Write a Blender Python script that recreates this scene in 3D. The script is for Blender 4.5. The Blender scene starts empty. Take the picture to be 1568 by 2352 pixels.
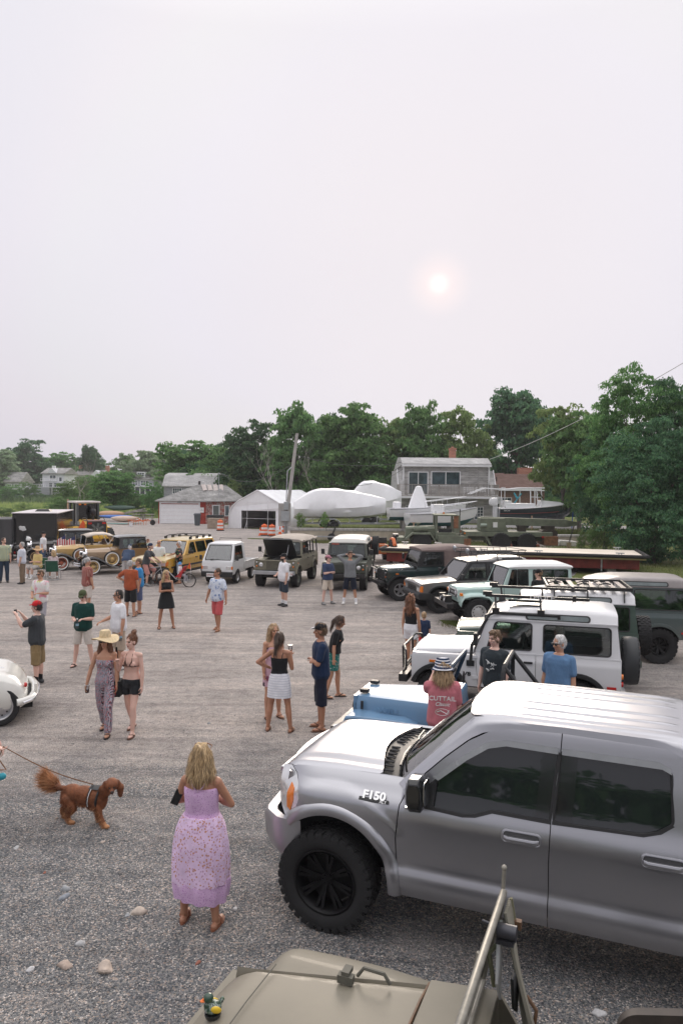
import bpy,bmesh,math,random
import numpy as np
from mathutils import Vector,Matrix,noise
from mathutils.geometry import tessellate_polygon
R=math.radians
PI=math.pi
rnd=random.Random(7)
scene=bpy.context.scene
COL=scene.collection
CAM_F,CAM_H,CAM_P,CAM_R=1680.0,4.1,R(1.943),R(0.5)
_fw=Vector((0,math.cos(CAM_P),-math.sin(CAM_P)))
_u0=Vector((0,math.sin(CAM_P),math.cos(CAM_P)))
_r0=Vector((1,0,0))
_rt=_r0*math.cos(CAM_R)+_u0*math.sin(CAM_R)
_up=_u0*math.cos(CAM_R)-_r0*math.sin(CAM_R)
def ray(X,Y):
 return _fw+_rt*((X-784)/CAM_F)+_up*((1176-Y)/CAM_F)
def at(X,Y,z=0.0):
 """the point of the horizontal plane z that the photo shows at X, Y"""
 d=ray(X,Y)
 t=(z-CAM_H)/d.z
 return Vector((d.x*t,d.y*t,z))
def atd(X,Y,dist):
 d=ray(X,Y)
 t=dist/d.y
 return Vector((d.x*t,dist,CAM_H+d.z*t))
cam_d=bpy.data.cameras.new('camera')
cam=bpy.data.objects.new('camera',cam_d)
COL.objects.link(cam)
cam_d.sensor_fit='VERTICAL'
cam_d.sensor_height=36
cam_d.lens=CAM_F/2352*36
cam_d.clip_start=0.05
cam_d.clip_end=6000
cam.matrix_world=Matrix(((_rt.x,_up.x,-_fw.x,0),(_rt.y,_up.y,-_fw.y,0),(_rt.z,_up.z,-_fw.z,CAM_H),(0,0,0,1)))
scene.camera=cam
MATS={}
def newmat(name):
 m=bpy.data.materials.new(name)
 m.use_nodes=True
 nt=m.node_tree
 b=nt.nodes['Principled BSDF']
 return m,nt,b
def node(nt,t,**kw):
 n=nt.nodes.new(t)
 for k,v in kw.items():
  if k in n.inputs.keys():
   n.inputs[k].default_value=v
  else:
   setattr(n,k,v)
 return n
def link(nt,a,b):
 nt.links.new(a,b)
def c4(c):
 return(c[0],c[1],c[2],1)
def srgb(r,g,b):
 f=lambda x:((x/255+.055)/1.055)**2.4 if x>10 else x/255/12.92
 return(f(r),f(g),f(b))
def coords(nt,kind='Object',scale=(1,1,1)):
 tc=node(nt,'ShaderNodeTexCoord')
 mp=node(nt,'ShaderNodeMapping')
 mp.inputs['Scale'].default_value=scale
 link(nt,tc.outputs[kind],mp.inputs['Vector'])
 return mp.outputs['Vector']
def ramp(nt,fac,stops,interp='LINEAR'):
 r=node(nt,'ShaderNodeValToRGB')
 cr=r.color_ramp
 cr.interpolation=interp
 while len(cr.elements)<len(stops):
  cr.elements.new(0.5)
 for e,(p,c)in zip(cr.elements,stops):
  e.position=p
  e.color=c4(c)
 link(nt,fac,r.inputs['Fac'])
 return r.outputs['Color']
def mixc(nt,fac,a,b,mode='MIX'):
 m=node(nt,'ShaderNodeMix',data_type='RGBA',blend_type=mode)
 for s,v in((0,fac),(6,a),(7,b)):
  if hasattr(v,'links')or hasattr(v,'is_linked'):
   link(nt,v,m.inputs[s])
  else:
   m.inputs[s].default_value=c4(v)if s else v
 return m.outputs[2]
def bump(nt,b,h,strength=.3,dist=.01):
 bp=node(nt,'ShaderNodeBump')
 bp.inputs['Strength'].default_value=strength
 bp.inputs['Distance'].default_value=dist
 link(nt,h,bp.inputs['Height'])
 link(nt,bp.outputs['Normal'],b.inputs['Normal'])
def noisef(nt,vec,scale,detail=4,rough=.6):
 n=node(nt,'ShaderNodeTexNoise')
 n.inputs['Scale'].default_value=scale
 n.inputs['Detail'].default_value=detail
 n.inputs['Roughness'].default_value=rough
 link(nt,vec,n.inputs['Vector'])
 return n.outputs['Fac']
def M(name,col=(.5,.5,.5),rough=.6,metal=0.,var=.12,nscale=3.,bumpy=0.,bscale=60.,coat=0.,spec=.5,sheen=0.,streak=(1,1,1)):
 """painted / plain surface with uneven tone and roughness"""
 if name in MATS:
  return MATS[name]
 m,nt,b=newmat(name)
 vec=coords(nt,'Object',streak)
 f=noisef(nt,vec,nscale,6,.65)
 lo=tuple(max(0,c*(1-var))for c in col)
 hi=tuple(min(1,c*(1+var))for c in col)
 link(nt,ramp(nt,f,[(.3,lo),(.7,hi)]),b.inputs['Base Color'])
 mr=node(nt,'ShaderNodeMapRange')
 mr.inputs['To Min'].default_value=max(.02,rough-.08)
 mr.inputs['To Max'].default_value=min(1,rough+min(.08,rough))
 link(nt,f,mr.inputs['Value'])
 link(nt,mr.outputs['Result'],b.inputs['Roughness'])
 b.inputs['Metallic'].default_value=metal
 b.inputs['Specular IOR Level'].default_value=spec
 if coat:
  b.inputs['Coat Weight'].default_value=coat
  b.inputs['Coat Roughness'].default_value=.06
 if sheen:
  b.inputs['Sheen Weight'].default_value=sheen
 if bumpy:
  bump(nt,b,noisef(nt,vec,bscale,4,.6),bumpy,.01)
 MATS[name]=m
 return m
def paint(name,col,rough=.3,coat=.6,dirt=.10):
 """car paint with a dusty lower half"""
 if name in MATS:
  return MATS[name]
 m,nt,b=newmat(name)
 vec=coords(nt,'Object')
 sp=node(nt,'ShaderNodeSeparateXYZ')
 link(nt,vec,sp.inputs[0])
 f=noisef(nt,vec,4,6,.7)
 mr=node(nt,'ShaderNodeMapRange')
 mr.inputs['From Min'].default_value=.3
 mr.inputs['From Max'].default_value=1.0
 mr.inputs['To Min'].default_value=.55
 mr.inputs['To Max'].default_value=.12
 link(nt,sp.outputs['Z'],mr.inputs['Value'])
 mu=node(nt,'ShaderNodeMath',operation='MULTIPLY')
 link(nt,f,mu.inputs[0])
 link(nt,mr.outputs[0],mu.inputs[1])
 base=mixc(nt,mu.outputs[0],col,(.23,.20,.17))
 mu.use_clamp=True
 link(nt,base,b.inputs['Base Color'])
 mr2=node(nt,'ShaderNodeMapRange')
 mr2.inputs['To Min'].default_value=rough-.06
 mr2.inputs['To Max'].default_value=rough+.15
 link(nt,f,mr2.inputs['Value'])
 link(nt,mr2.outputs[0],b.inputs['Roughness'])
 b.inputs['Coat Weight'].default_value=coat
 b.inputs['Coat Roughness'].default_value=.08
 MATS[name]=m
 return m
def glass(name,tint=(.75,.85,.82),trans=.75,rough=.02,refl=.05):
 if name in MATS:
  return MATS[name]
 m=bpy.data.materials.new(name)
 m.use_nodes=True
 nt=m.node_tree
 nt.nodes.clear()
 out=node(nt,'ShaderNodeOutputMaterial')
 tr=node(nt,'ShaderNodeBsdfTransparent')
 tr.inputs['Color'].default_value=c4(tuple(t*trans for t in tint))
 gl=node(nt,'ShaderNodeBsdfGlossy')
 gl.inputs['Roughness'].default_value=rough
 fr=node(nt,'ShaderNodeFresnel')
 fr.inputs['IOR'].default_value=1.5
 nz=noisef(nt,coords(nt),2,2)
 mul=node(nt,'ShaderNodeMath',operation='MULTIPLY_ADD')
 mul.inputs[1].default_value=1.0
 mul.inputs[2].default_value=refl
 link(nt,fr.outputs[0],mul.inputs[0])
 mx=node(nt,'ShaderNodeMixShader')
 link(nt,mul.outputs[0],mx.inputs[0])
 link(nt,tr.outputs[0],mx.inputs[1])
 link(nt,gl.outputs[0],mx.inputs[2])
 link(nt,mx.outputs[0],out.inputs[0])
 MATS[name]=m
 return m
GLASS=glass('clear_glass')
TINT=glass('tinted_glass',(.25,.3,.3),.5)
DARKGLASS=M('dark_glass',(.012,.015,.016),.02,var=.02,spec=.8)
RUBBER=M('rubber',(.015,.015,.016),.75,var=.25,nscale=8,bumpy=.2)
BLACKP=M('black_plastic',(.02,.021,.022),.5,var=.2)
BLACKM=M('black_metal',(.02,.02,.021),.38,var=.2)
CHROME=M('chrome',(.75,.75,.76),.12,1,var=.05)
STEEL=M('dull_steel',(.42,.42,.43),.38,.9,var=.15)
AMBER=M('amber_lens',(.75,.2,.02),.2,var=.1,coat=.5)
REDLENS=M('red_lens',(.5,.015,.012),.2,var=.1,coat=.5)
LAMPGLASS=M('lamp_lens',(.7,.7,.7),.1,.5,var=.15,coat=1)
WHITEPL=M('white_plate',(.75,.75,.74),.5,var=.05)
SEATF=M('seat_fabric',(.10,.105,.11),.9,var=.2)
DARKIN=M('dark_interior',(.02,.021,.022),.9,var=.2)
class MB:
 def __init__(self):
  self.v=[]
  self.f=[]
  self.mi=[]
  self.m=0
  self.T=None
 def add(self,vs,fs):
  o=len(self.v)
  if self.T is not None:
   vs=[self.T@Vector(p)for p in vs]
  self.v+=[tuple(p)for p in vs]
  self.f+=[tuple(i+o for i in f)for f in fs]
  self.mi+=[self.m]*len(fs)
  return self
 def box(self,c,s,rot=None):
  x,y,z=s[0]/2,s[1]/2,s[2]/2
  vs=[Vector(p)for p in((-x,-y,-z),(x,-y,-z),(x,y,-z),(-x,y,-z),(-x,-y,z),(x,-y,z),(x,y,z),(-x,y,z))]
  if rot is not None:
   vs=[rot@p for p in vs]
  c=Vector(c)
  return self.add([p+c for p in vs],[(0,3,2,1),(4,5,6,7),(0,1,5,4),(1,2,6,5),(2,3,7,6),(3,0,4,7)])
 def bar(self,a,b,w,h,up=(0,0,1)):
  """rectangular bar from a to b, w across, h along up"""
  a,b=Vector(a),Vector(b)
  d=(b-a).normalized()
  u=Vector(up)
  s=d.cross(u)
  if s.length<1e-5:
   s=d.cross(Vector((1,0,0)))
  s.normalize()
  u=s.cross(d)
  s,u=s*w/2,u*h/2
  vs=[a-s-u,a+s-u,a+s+u,a-s+u,b-s-u,b+s-u,b+s+u,b-s+u]
  return self.add(vs,[(0,1,2,3),(7,6,5,4),(0,4,5,1),(1,5,6,2),(2,6,7,3),(3,7,4,0)])
 def loft(self,rings,cap=True,closed=True):
  n=len(rings[0])
  vs=[p for r in rings for p in r]
  fs=[]
  for i in range(len(rings)-1):
   for j in range(n if closed else n-1):
    k=(j+1)%n
    fs.append((i*n+j,i*n+k,(i+1)*n+k,(i+1)*n+j))
  if cap:
   fs.append(tuple(range(n-1,-1,-1)))
   fs.append(tuple((len(rings)-1)*n+j for j in range(n)))
  return self.add(vs,fs)
 def cyl(self,a,b,r,r2=None,n=12,cap=True):
  a,b=Vector(a),Vector(b)
  r2=r if r2 is None else r2
  q=(b-a).to_track_quat('Z','Y')
  ring=lambda c,rr:[c+q@Vector((rr*math.cos(2*PI*i/n),rr*math.sin(2*PI*i/n),0))for i in range(n)]
  return self.loft([ring(a,r),ring(b,r2)],cap)
 def tube(self,pts,r,n=8,closed=False,rs=None):
  pts=[Vector(p)for p in pts]
  rings=[]
  k=len(pts)
  prev=None
  for i,p in enumerate(pts):
   if closed:
    d=(pts[(i+1)%k]-pts[i-1])
   else:
    d=pts[min(i+1,k-1)]-pts[max(i-1,0)]
   d.normalize()
   if prev is None:
    s=d.cross(Vector((0,0,1)))
    if s.length<.05:
     s=d.cross(Vector((1,0,0)))
   else:
    s=prev-d*prev.dot(d)
   s.normalize()
   prev=s
   u=s.cross(d)
   rr=rs[i]if rs else r
   rings.append([p+s*rr*math.cos(2*PI*j/n)+u*rr*math.sin(2*PI*j/n)for j in range(n)])
  if closed:
   rings.append(rings[0])
  return self.loft(rings,not closed)
 def lathe(self,prof,n=24,c=(0,0,0),axis='z',cap=True):
  c=Vector(c)
  rings=[]
  for r,h in prof:
   ring=[]
   for i in range(n):
    a=2*PI*i/n
    x,y=r*math.cos(a),r*math.sin(a)
    ring.append(c+(Vector((x,y,h))if axis=='z' else Vector((y,h,x))if axis=='y' else Vector((h,x,y))))
   rings.append(ring)
  return self.loft(rings,cap)
 def ball(self,c,r,nu=12,nv=8,rot=None):
  if not hasattr(r,'__len__'):
   r=(r,r,r)
  c=Vector(c)
  vs=[Vector((0,0,-r[2]))]
  for j in range(1,nv):
   t=-PI/2+PI*j/nv
   for i in range(nu):
    a=2*PI*i/nu
    vs.append(Vector((r[0]*math.cos(t)*math.cos(a),r[1]*math.cos(t)*math.sin(a),r[2]*math.sin(t))))
  vs.append(Vector((0,0,r[2])))
  fs=[]
  for i in range(nu):
   fs.append((0,1+(i+1)%nu,1+i))
   fs.append((len(vs)-1,len(vs)-1-nu+i,len(vs)-1-nu+(i+1)%nu))
  for j in range(nv-2):
   for i in range(nu):
    k=(i+1)%nu
    fs.append((1+j*nu+i,1+j*nu+k,1+(j+1)*nu+k,1+(j+1)*nu+i))
  if rot is not None:
   vs=[rot@p for p in vs]
  return self.add([p+c for p in vs],fs)
 def capsule(self,a,b,ra,rb,n=10):
  a,b=Vector(a),Vector(b)
  d=b-a
  L=d.length
  if L<1e-6:
   return self.ball(a,ra,n,6)
  q=d.to_track_quat('Z','Y')
  prof=[(ra*math.cos(t),-ra*math.sin(t))for t in(1.45,1.0,.5,0)]+[(rb*math.cos(t),L+rb*math.sin(t))for t in(0,.5,1.0,1.45)]
  rings=[[a+q@Vector((r*math.cos(2*PI*i/n),r*math.sin(2*PI*i/n),h))for i in range(n)]for r,h in prof]
  return self.loft(rings,True)
 def poly(self,outline,holes,fn,w0,w1):
  """2-D polygon with holes extruded from w0 to w1; fn(u, v, w) -> xyz"""
  loops=[list(outline)]+[list(h)for h in holes]
  tris=tessellate_polygon([[Vector((p[0],p[1],0))for p in l]for l in loops])
  flat=[p for l in loops for p in l]
  n=len(flat)
  vs=[fn(p[0],p[1],w0)for p in flat]+[fn(p[0],p[1],w1)for p in flat]
  fs=[]
  for t in tris:
   a,b,c=(flat[i]for i in t)
   ar=(b[0]-a[0])*(c[1]-a[1])-(c[0]-a[0])*(b[1]-a[1])
   if abs(ar)<1e-12:
    continue
   t=tuple(t)if ar>0 else tuple(reversed(t))
   fs.append(tuple(n+i for i in t))
   fs.append(tuple(reversed(t)))
  o=0
  for li,l in enumerate(loops):
   ar=sum(l[i][0]*l[(i+1)%len(l)][1]-l[(i+1)%len(l)][0]*l[i][1]for i in range(len(l)))
   ccw=ar>0
   for i in range(len(l)):
    j=(i+1)%len(l)
    q=(o+i,o+j,n+o+j,n+o+i)
    fs.append(q if(ccw==(li==0))else tuple(reversed(q)))
   o+=len(l)
  return self.add(vs,fs)
 def build(self,name,mats,parent=None,smooth=40,bevel=0,seg=2,fix=True):
  me=bpy.data.meshes.new(name)
  me.from_pydata(self.v,[],self.f)
  if not isinstance(mats,(list,tuple)):
   mats=[mats]
  for m in mats:
   me.materials.append(m)
  if len(mats)>1:
   me.polygons.foreach_set('material_index',self.mi)
  if fix and len(self.f)<60000:
   bm=bmesh.new()
   bm.from_mesh(me)
   bmesh.ops.recalc_face_normals(bm,faces=bm.faces)
   bm.to_mesh(me)
   bm.free()
  if smooth:
   me.polygons.foreach_set('use_smooth',[True]*len(me.polygons))
   me.set_sharp_from_angle(angle=R(smooth))
  o=bpy.data.objects.new(name,me)
  COL.objects.link(o)
  if parent is not None:
   o.parent=parent
  if bevel:
   bv=o.modifiers.new('bevel','BEVEL')
   bv.width=bevel
   bv.segments=seg
   bv.limit_method='ANGLE'
   bv.angle_limit=R(35)
   bv.harden_normals=True
  return o
def thing(name,label,cat,loc=(0,0,0),rot=0,group=None,scale=1):
 o=bpy.data.objects.new(name,None)
 o.empty_display_size=.2
 COL.objects.link(o)
 o.location=loc
 o.rotation_euler=(0,0,R(rot))
 if scale!=1:
  o.scale=(scale,)*3
 return tag(o,label,cat,group)
def tag(o,label=None,cat=None,group=None,kind=None):
 if label:
  o['label']=label
 if cat:
  o['category']=cat
 if group:
  o['group']=group
 if kind:
  o['kind']=kind
 return o
def dup(root,loc,rot=None,label=None,scale=None,group=None):
 r=root.copy()
 COL.objects.link(r)
 r.location=loc
 if rot is not None:
  r.rotation_euler=(0,0,R(rot))
 if scale:
  r.scale=scale if hasattr(scale,'__len__')else(scale,)*3
 if label:
  r['label']=label
 if group:
  r['group']=group
 for ch in list(root.children):
  c=ch.copy()
  COL.objects.link(c)
  c.parent=r
  for g in list(ch.children):
   d=g.copy()
   COL.objects.link(d)
   d.parent=c
 return r
def arc(cx,cy,r,a0,a1,n,rx=None):
 return[(cx+(rx or r)*math.cos(R(a0+(a1-a0)*i/n)),cy+r*math.sin(R(a0+(a1-a0)*i/n)))for i in range(n+1)]
def rrect(x0,y0,x1,y1,r,n=4):
 return arc(x0+r,y0+r,r,180,270,n)+arc(x1-r,y0+r,r,270,360,n)+arc(x1-r,y1-r,r,0,90,n)+arc(x0+r,y1-r,r,90,180,n)
def rpoly(pts,r,n=4):
 """polygon with rounded corners"""
 out=[]
 k=len(pts)
 for i in range(k):
  a,b,c=Vector(pts[i-1]),Vector(pts[i]),Vector(pts[(i+1)%k])
  d1,d2=a-b,c-b
  rr=min(r,d1.length*.45,d2.length*.45)
  p,q=b+d1.normalized()*rr,b+d2.normalized()*rr
  for j in range(n+1):
   t=j/n
   out.append(tuple(p*(1-t)**2+b*2*t*(1-t)+q*t*t))
 return out
def sheet(name,mat,parent,outline,holes,fn,thick=.02,du=.12,dv=.06,mats=None):
 """curved panel: polygon (u, v) cut into a fine grid, mapped by fn(u, v) -> xyz, exact normals, rim folded inwards"""
 bm=bmesh.new()
 loops=[list(outline)]+[list(h)for h in holes]
 tris=tessellate_polygon([[Vector((p[0],p[1],0))for p in l]for l in loops])
 bv=[bm.verts.new((p[0],p[1],0))for l in loops for p in l]
 for t in tris:
  try:
   bm.faces.new([bv[i]for i in t])
  except ValueError:
   pass
 us=[p[0]for p in outline]
 vs_=[p[1]for p in outline]
 for lo,hi,st,ax in((min(us),max(us),du,0),(min(vs_),max(vs_),dv,1)):
  k=int((hi-lo)/st)
  for i in range(1,k+1):
   co=[0,0,0]
   no=[0,0,0]
   co[ax]=lo+(hi-lo)*i/(k+1)
   no[ax]=1
   bmesh.ops.bisect_plane(bm,geom=bm.verts[:]+bm.edges[:]+bm.faces[:],plane_co=co,plane_no=no,dist=1e-6)
 bmesh.ops.dissolve_degenerate(bm,dist=2e-4,edges=bm.edges[:])
 bm.verts.index_update()
 e=.012
 bm.verts.ensure_lookup_table()
 P,N=[],[]
 for v in bm.verts:
  u,w=v.co.x,v.co.y
  p=Vector(fn(u,w))
  n=(Vector(fn(u+e,w))-Vector(fn(u-e,w))).cross(Vector(fn(u,w+e))-Vector(fn(u,w-e)))
  n.normalize()
  P.append(p)
  N.append(n)
 verts=[tuple(p)for p in P]
 faces,lns=[],[]
 for f in bm.faces:
  idx=[v.index for v in f.verts]
  fn_=(P[idx[1]]-P[idx[0]]).cross(P[idx[2]]-P[idx[0]])
  if f.normal.z<0:
   idx.reverse()
  faces.append(idx)
  lns+=[N[i]for i in idx]
 nv=len(verts)
 inner={}
 for ed in bm.edges:
  if len(ed.link_faces)==1:
   l=ed.link_faces[0]
   a,b=ed.verts
   for lp in l.loops:
    if lp.edge==ed:
     a,b=lp.vert,lp.link_loop_next.vert
   if l.normal.z<0:
    a,b=b,a
   for q in(a,b):
    if q.index not in inner:
     inner[q.index]=len(verts)
     verts.append(tuple(P[q.index]-N[q.index]*thick))
   fc=[b.index,a.index,inner[a.index],inner[b.index]]
   fnm=(Vector(verts[fc[1]])-Vector(verts[fc[0]])).cross(Vector(verts[fc[2]])-Vector(verts[fc[0]]))
   fnm.normalize()
   faces.append(fc)
   lns+=[fnm]*4
 bm.free()
 me=bpy.data.meshes.new(name)
 me.from_pydata(verts,[],faces)
 me.materials.append(mat)
 me.polygons.foreach_set('use_smooth',[True]*len(me.polygons))
 if len(lns)==len(me.loops):
  me.normals_split_custom_set([tuple(n)for n in lns])
 o=bpy.data.objects.new(name,me)
 COL.objects.link(o)
 o.parent=parent
 return o
def text(name,body,size,mat,parent,M4,extrude=.004,sx=1.0,bold=0.0,shear=0.0):
 cu=bpy.data.curves.new(name,'FONT')
 cu.body=body
 cu.size=size
 cu.extrude=extrude
 cu.offset=bold
 cu.shear=shear
 cu.align_x='CENTER'
 cu.align_y='CENTER'
 cu.resolution_u=3
 tmp=bpy.data.objects.new('tmp',cu)
 COL.objects.link(tmp)
 dg=bpy.context.evaluated_depsgraph_get()
 me=bpy.data.meshes.new_from_object(tmp.evaluated_get(dg))
 me.name=name
 bpy.data.objects.remove(tmp)
 bpy.data.curves.remove(cu)
 me.transform(M4@Matrix.Diagonal((sx,1,1,1)))
 me.materials.clear()
 me.materials.append(mat)
 o=bpy.data.objects.new(name,me)
 COL.objects.link(o)
 o.parent=parent
 return o
def frame(o,x,y):
 """4x4 with origin o, text direction x, text up y"""
 x=Vector(x).normalized()
 y=Vector(y)
 z=x.cross(y).normalized()
 y=z.cross(x)
 return Matrix(((x.x,y.x,z.x,o[0]),(x.y,y.y,z.y,o[1]),(x.z,y.z,z.z,o[2]),(0,0,0,1)))
scene.view_settings.view_transform='Standard'
scene.view_settings.look='None'
scene.view_settings.exposure=0.14
scene.view_settings.gamma=1.0
scene.render.engine='CYCLES'
scene.cycles.use_denoising=True
scene.cycles.max_bounces=6
scene.cycles.transparent_max_bounces=12
scene.cycles.sample_clamp_indirect=6
SUN=ray(1007,652).normalized()
sun_el=math.asin(SUN.z)
sun_az=math.atan2(SUN.x,SUN.y)
w=bpy.data.worlds.new('World')
scene.world=w
w.use_nodes=True
nt=w.node_tree
bg=nt.nodes['Background']
sky=node(nt,'ShaderNodeTexSky',sky_type='NISHITA',sun_disc=False)
sky.sun_elevation=sun_el
sky.sun_rotation=sun_az
sky.dust_density=6
sky.air_density=1.5
skys=node(nt,'ShaderNodeVectorMath',operation='SCALE')
link(nt,sky.outputs[0],skys.inputs[0])
skys.inputs['Scale'].default_value=.10
tc=node(nt,'ShaderNodeTexCoord')
vn=node(nt,'ShaderNodeVectorMath',operation='NORMALIZE')
link(nt,tc.outputs['Generated'],vn.inputs[0])
sp=node(nt,'ShaderNodeSeparateXYZ')
link(nt,vn.outputs[0],sp.inputs[0])
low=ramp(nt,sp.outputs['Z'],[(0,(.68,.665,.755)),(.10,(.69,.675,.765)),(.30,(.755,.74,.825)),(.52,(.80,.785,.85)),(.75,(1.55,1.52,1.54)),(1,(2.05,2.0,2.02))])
dt=node(nt,'ShaderNodeVectorMath',operation='DOT_PRODUCT')
link(nt,vn.outputs[0],dt.inputs[0])
dt.inputs[1].default_value=SUN
ac=node(nt,'ShaderNodeMath',operation='ARCCOSINE')
link(nt,dt.outputs['Value'],ac.inputs[0])
def angmap(a0,a1,lo=1.,hi=0.):
 mr=node(nt,'ShaderNodeMapRange',interpolation_type='SMOOTHSTEP')
 mr.inputs['From Min'].default_value=R(a0)
 mr.inputs['From Max'].default_value=R(a1)
 mr.inputs['To Min'].default_value=lo
 mr.inputs['To Max'].default_value=hi
 link(nt,ac.outputs[0],mr.inputs['Value'])
 return mr.outputs[0]
nz=noisef(nt,vn.outputs[0],1.6,3,.5)
cl=ramp(nt,nz,[(.3,(.965,.965,.975)),(.7,(1.02,1.02,1.015))])
col=mixc(nt,angmap(4,34),low,(.79,.745,.785))
col=mixc(nt,1.0,col,cl,'MULTIPLY')
dim=node(nt,'ShaderNodeVectorMath',operation='MINIMUM')
link(nt,skys.outputs[0],dim.inputs[0])
dim.inputs[1].default_value=(1,1,1)
col=mixc(nt,.08,col,dim.outputs[0])
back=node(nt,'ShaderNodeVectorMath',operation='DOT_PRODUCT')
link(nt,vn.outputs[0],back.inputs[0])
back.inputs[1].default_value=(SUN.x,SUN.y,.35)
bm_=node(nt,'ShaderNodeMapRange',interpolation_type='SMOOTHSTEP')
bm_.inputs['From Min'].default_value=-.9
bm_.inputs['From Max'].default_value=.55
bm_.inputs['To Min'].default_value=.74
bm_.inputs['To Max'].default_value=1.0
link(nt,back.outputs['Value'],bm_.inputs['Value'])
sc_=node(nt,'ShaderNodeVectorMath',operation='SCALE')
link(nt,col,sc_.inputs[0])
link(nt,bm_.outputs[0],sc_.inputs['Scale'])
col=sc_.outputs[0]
col=mixc(nt,angmap(.3,2.8,.75,0),col,(.98,.85,.84))
col=mixc(nt,angmap(.0,1.05,1,0),col,(1.12,1.03,.99))
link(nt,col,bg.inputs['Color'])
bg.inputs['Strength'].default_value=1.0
sl=bpy.data.lights.new('sun','SUN')
sl.energy=2.0
sl.angle=R(24)
sl.color=(1,.86,.72)
so=bpy.data.objects.new('sun',sl)
COL.objects.link(so)
so.rotation_euler=(-SUN).to_track_quat('-Z','Y').to_euler()
def ground_mat():
 m,nt,b=newmat('gravel')
 vec=coords(nt)
 v1=node(nt,'ShaderNodeTexVoronoi',feature='F1')
 v1.inputs['Scale'].default_value=72
 link(nt,vec,v1.inputs['Vector'])
 v2=node(nt,'ShaderNodeTexVoronoi',feature='F1')
 v2.inputs['Scale'].default_value=95
 link(nt,vec,v2.inputs['Vector'])
 s1=node(nt,'ShaderNodeSeparateColor')
 link(nt,v1.outputs['Color'],s1.inputs[0])
 s2=node(nt,'ShaderNodeSeparateColor')
 link(nt,v2.outputs['Color'],s2.inputs[0])
 stones=ramp(nt,s1.outputs[0],[(0,(.075,.083,.09)),(.35,(.155,.165,.175)),(.62,(.245,.25,.255)),(.80,(.32,.31,.29)),(.90,(.40,.32,.27)),(1,(.68,.65,.62))])
 grit=ramp(nt,s2.outputs[0],[(0,(.15,.143,.135)),(.5,(.37,.34,.315)),(.85,(.5,.46,.43)),(1,(.7,.66,.63))])
 big=noisef(nt,coords(nt,'Object',(.9,1.4,1)),.16,5,.6)
 mid=noisef(nt,coords(nt,'Object',(.6,2.2,1)),1.1,6,.7)
 sp=node(nt,'ShaderNodeSeparateXYZ')
 link(nt,vec,sp.inputs[0])
 mr=node(nt,'ShaderNodeMapRange')
 mr.inputs['From Min'].default_value=8.0
 mr.inputs['From Max'].default_value=13.0
 mr.inputs['To Min'].default_value=-.17
 mr.inputs['To Max'].default_value=.26
 link(nt,sp.outputs['Y'],mr.inputs['Value'])
 xm=node(nt,'ShaderNodeMath',operation='MULTIPLY_ADD')
 xm.inputs[1].default_value=-.018
 link(nt,sp.outputs['X'],xm.inputs[0])
 link(nt,mr.outputs[0],xm.inputs[2])
 ad=node(nt,'ShaderNodeMath',operation='ADD')
 link(nt,big,ad.inputs[0])
 link(nt,xm.outputs[0],ad.inputs[1])
 ad2=node(nt,'ShaderNodeMath',operation='MULTIPLY_ADD')
 ad2.inputs[1].default_value=.55
 link(nt,mid,ad2.inputs[0])
 link(nt,ad.outputs[0],ad2.inputs[2])
 tan=ramp(nt,ad2.outputs[0],[(.66,(0,0,0)),(1.0,(1,1,1))])
 earth=ramp(nt,mid,[(.25,(.27,.238,.22)),(.5,(.455,.41,.385)),(.8,(.60,.555,.53))])
 earth=mixc(nt,.45,earth,grit)
 col=mixc(nt,tan,stones,earth)
 th=ramp(nt,s1.outputs[1],[(.70,(0,0,0)),(.72,(1,1,1))],'CONSTANT')
 col=mixc(nt,mixc(nt,1,th,(.55,.55,.55),'MULTIPLY'),col,stones)
 fine=noisef(nt,vec,5,8,.8)
 col=mixc(nt,1,col,ramp(nt,fine,[(.28,(.60,.60,.62)),(.5,(1,1,1)),(.72,(1.28,1.26,1.24))]),'MULTIPLY')
 sml=noisef(nt,vec,.8,5,.65)
 col=mixc(nt,1,col,ramp(nt,sml,[(.3,(.84,.83,.83)),(.7,(1.10,1.09,1.08))]),'MULTIPLY')
 mp=node(nt,'ShaderNodeMapping')
 mp.inputs['Rotation'].default_value=(0,0,R(-24))
 mp.inputs['Scale'].default_value=(.12,1.5,1)
 link(nt,vec,mp.inputs['Vector'])
 lane=noisef(nt,mp.outputs[0],1.0,5,.6)
 col=mixc(nt,1,col,ramp(nt,lane,[(.32,(.80,.79,.79)),(.5,(1,1,1)),(.66,(1.17,1.145,1.12))]),'MULTIPLY')
 mp2=node(nt,'ShaderNodeMapping')
 mp2.inputs['Rotation'].default_value=(0,0,R(14))
 mp2.inputs['Scale'].default_value=(.35,5,1)
 link(nt,vec,mp2.inputs['Vector'])
 rut=noisef(nt,mp2.outputs[0],1.3,6,.7)
 col=mixc(nt,1,col,ramp(nt,rut,[(.34,(1.0,.98,.97)),(.5,(1.19,1.18,1.175)),(.7,(1.34,1.31,1.29))]),'MULTIPLY')
 link(nt,col,b.inputs['Base Color'])
 b.inputs['Roughness'].default_value=.9
 b.inputs['Specular IOR Level'].default_value=.25
 h=node(nt,'ShaderNodeMath',operation='MULTIPLY_ADD')
 h.inputs[1].default_value=-1.2
 link(nt,v1.outputs['Distance'],h.inputs[0])
 link(nt,mid,h.inputs[2])
 bump(nt,b,h.outputs[0],.9,.03)
 return m
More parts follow.
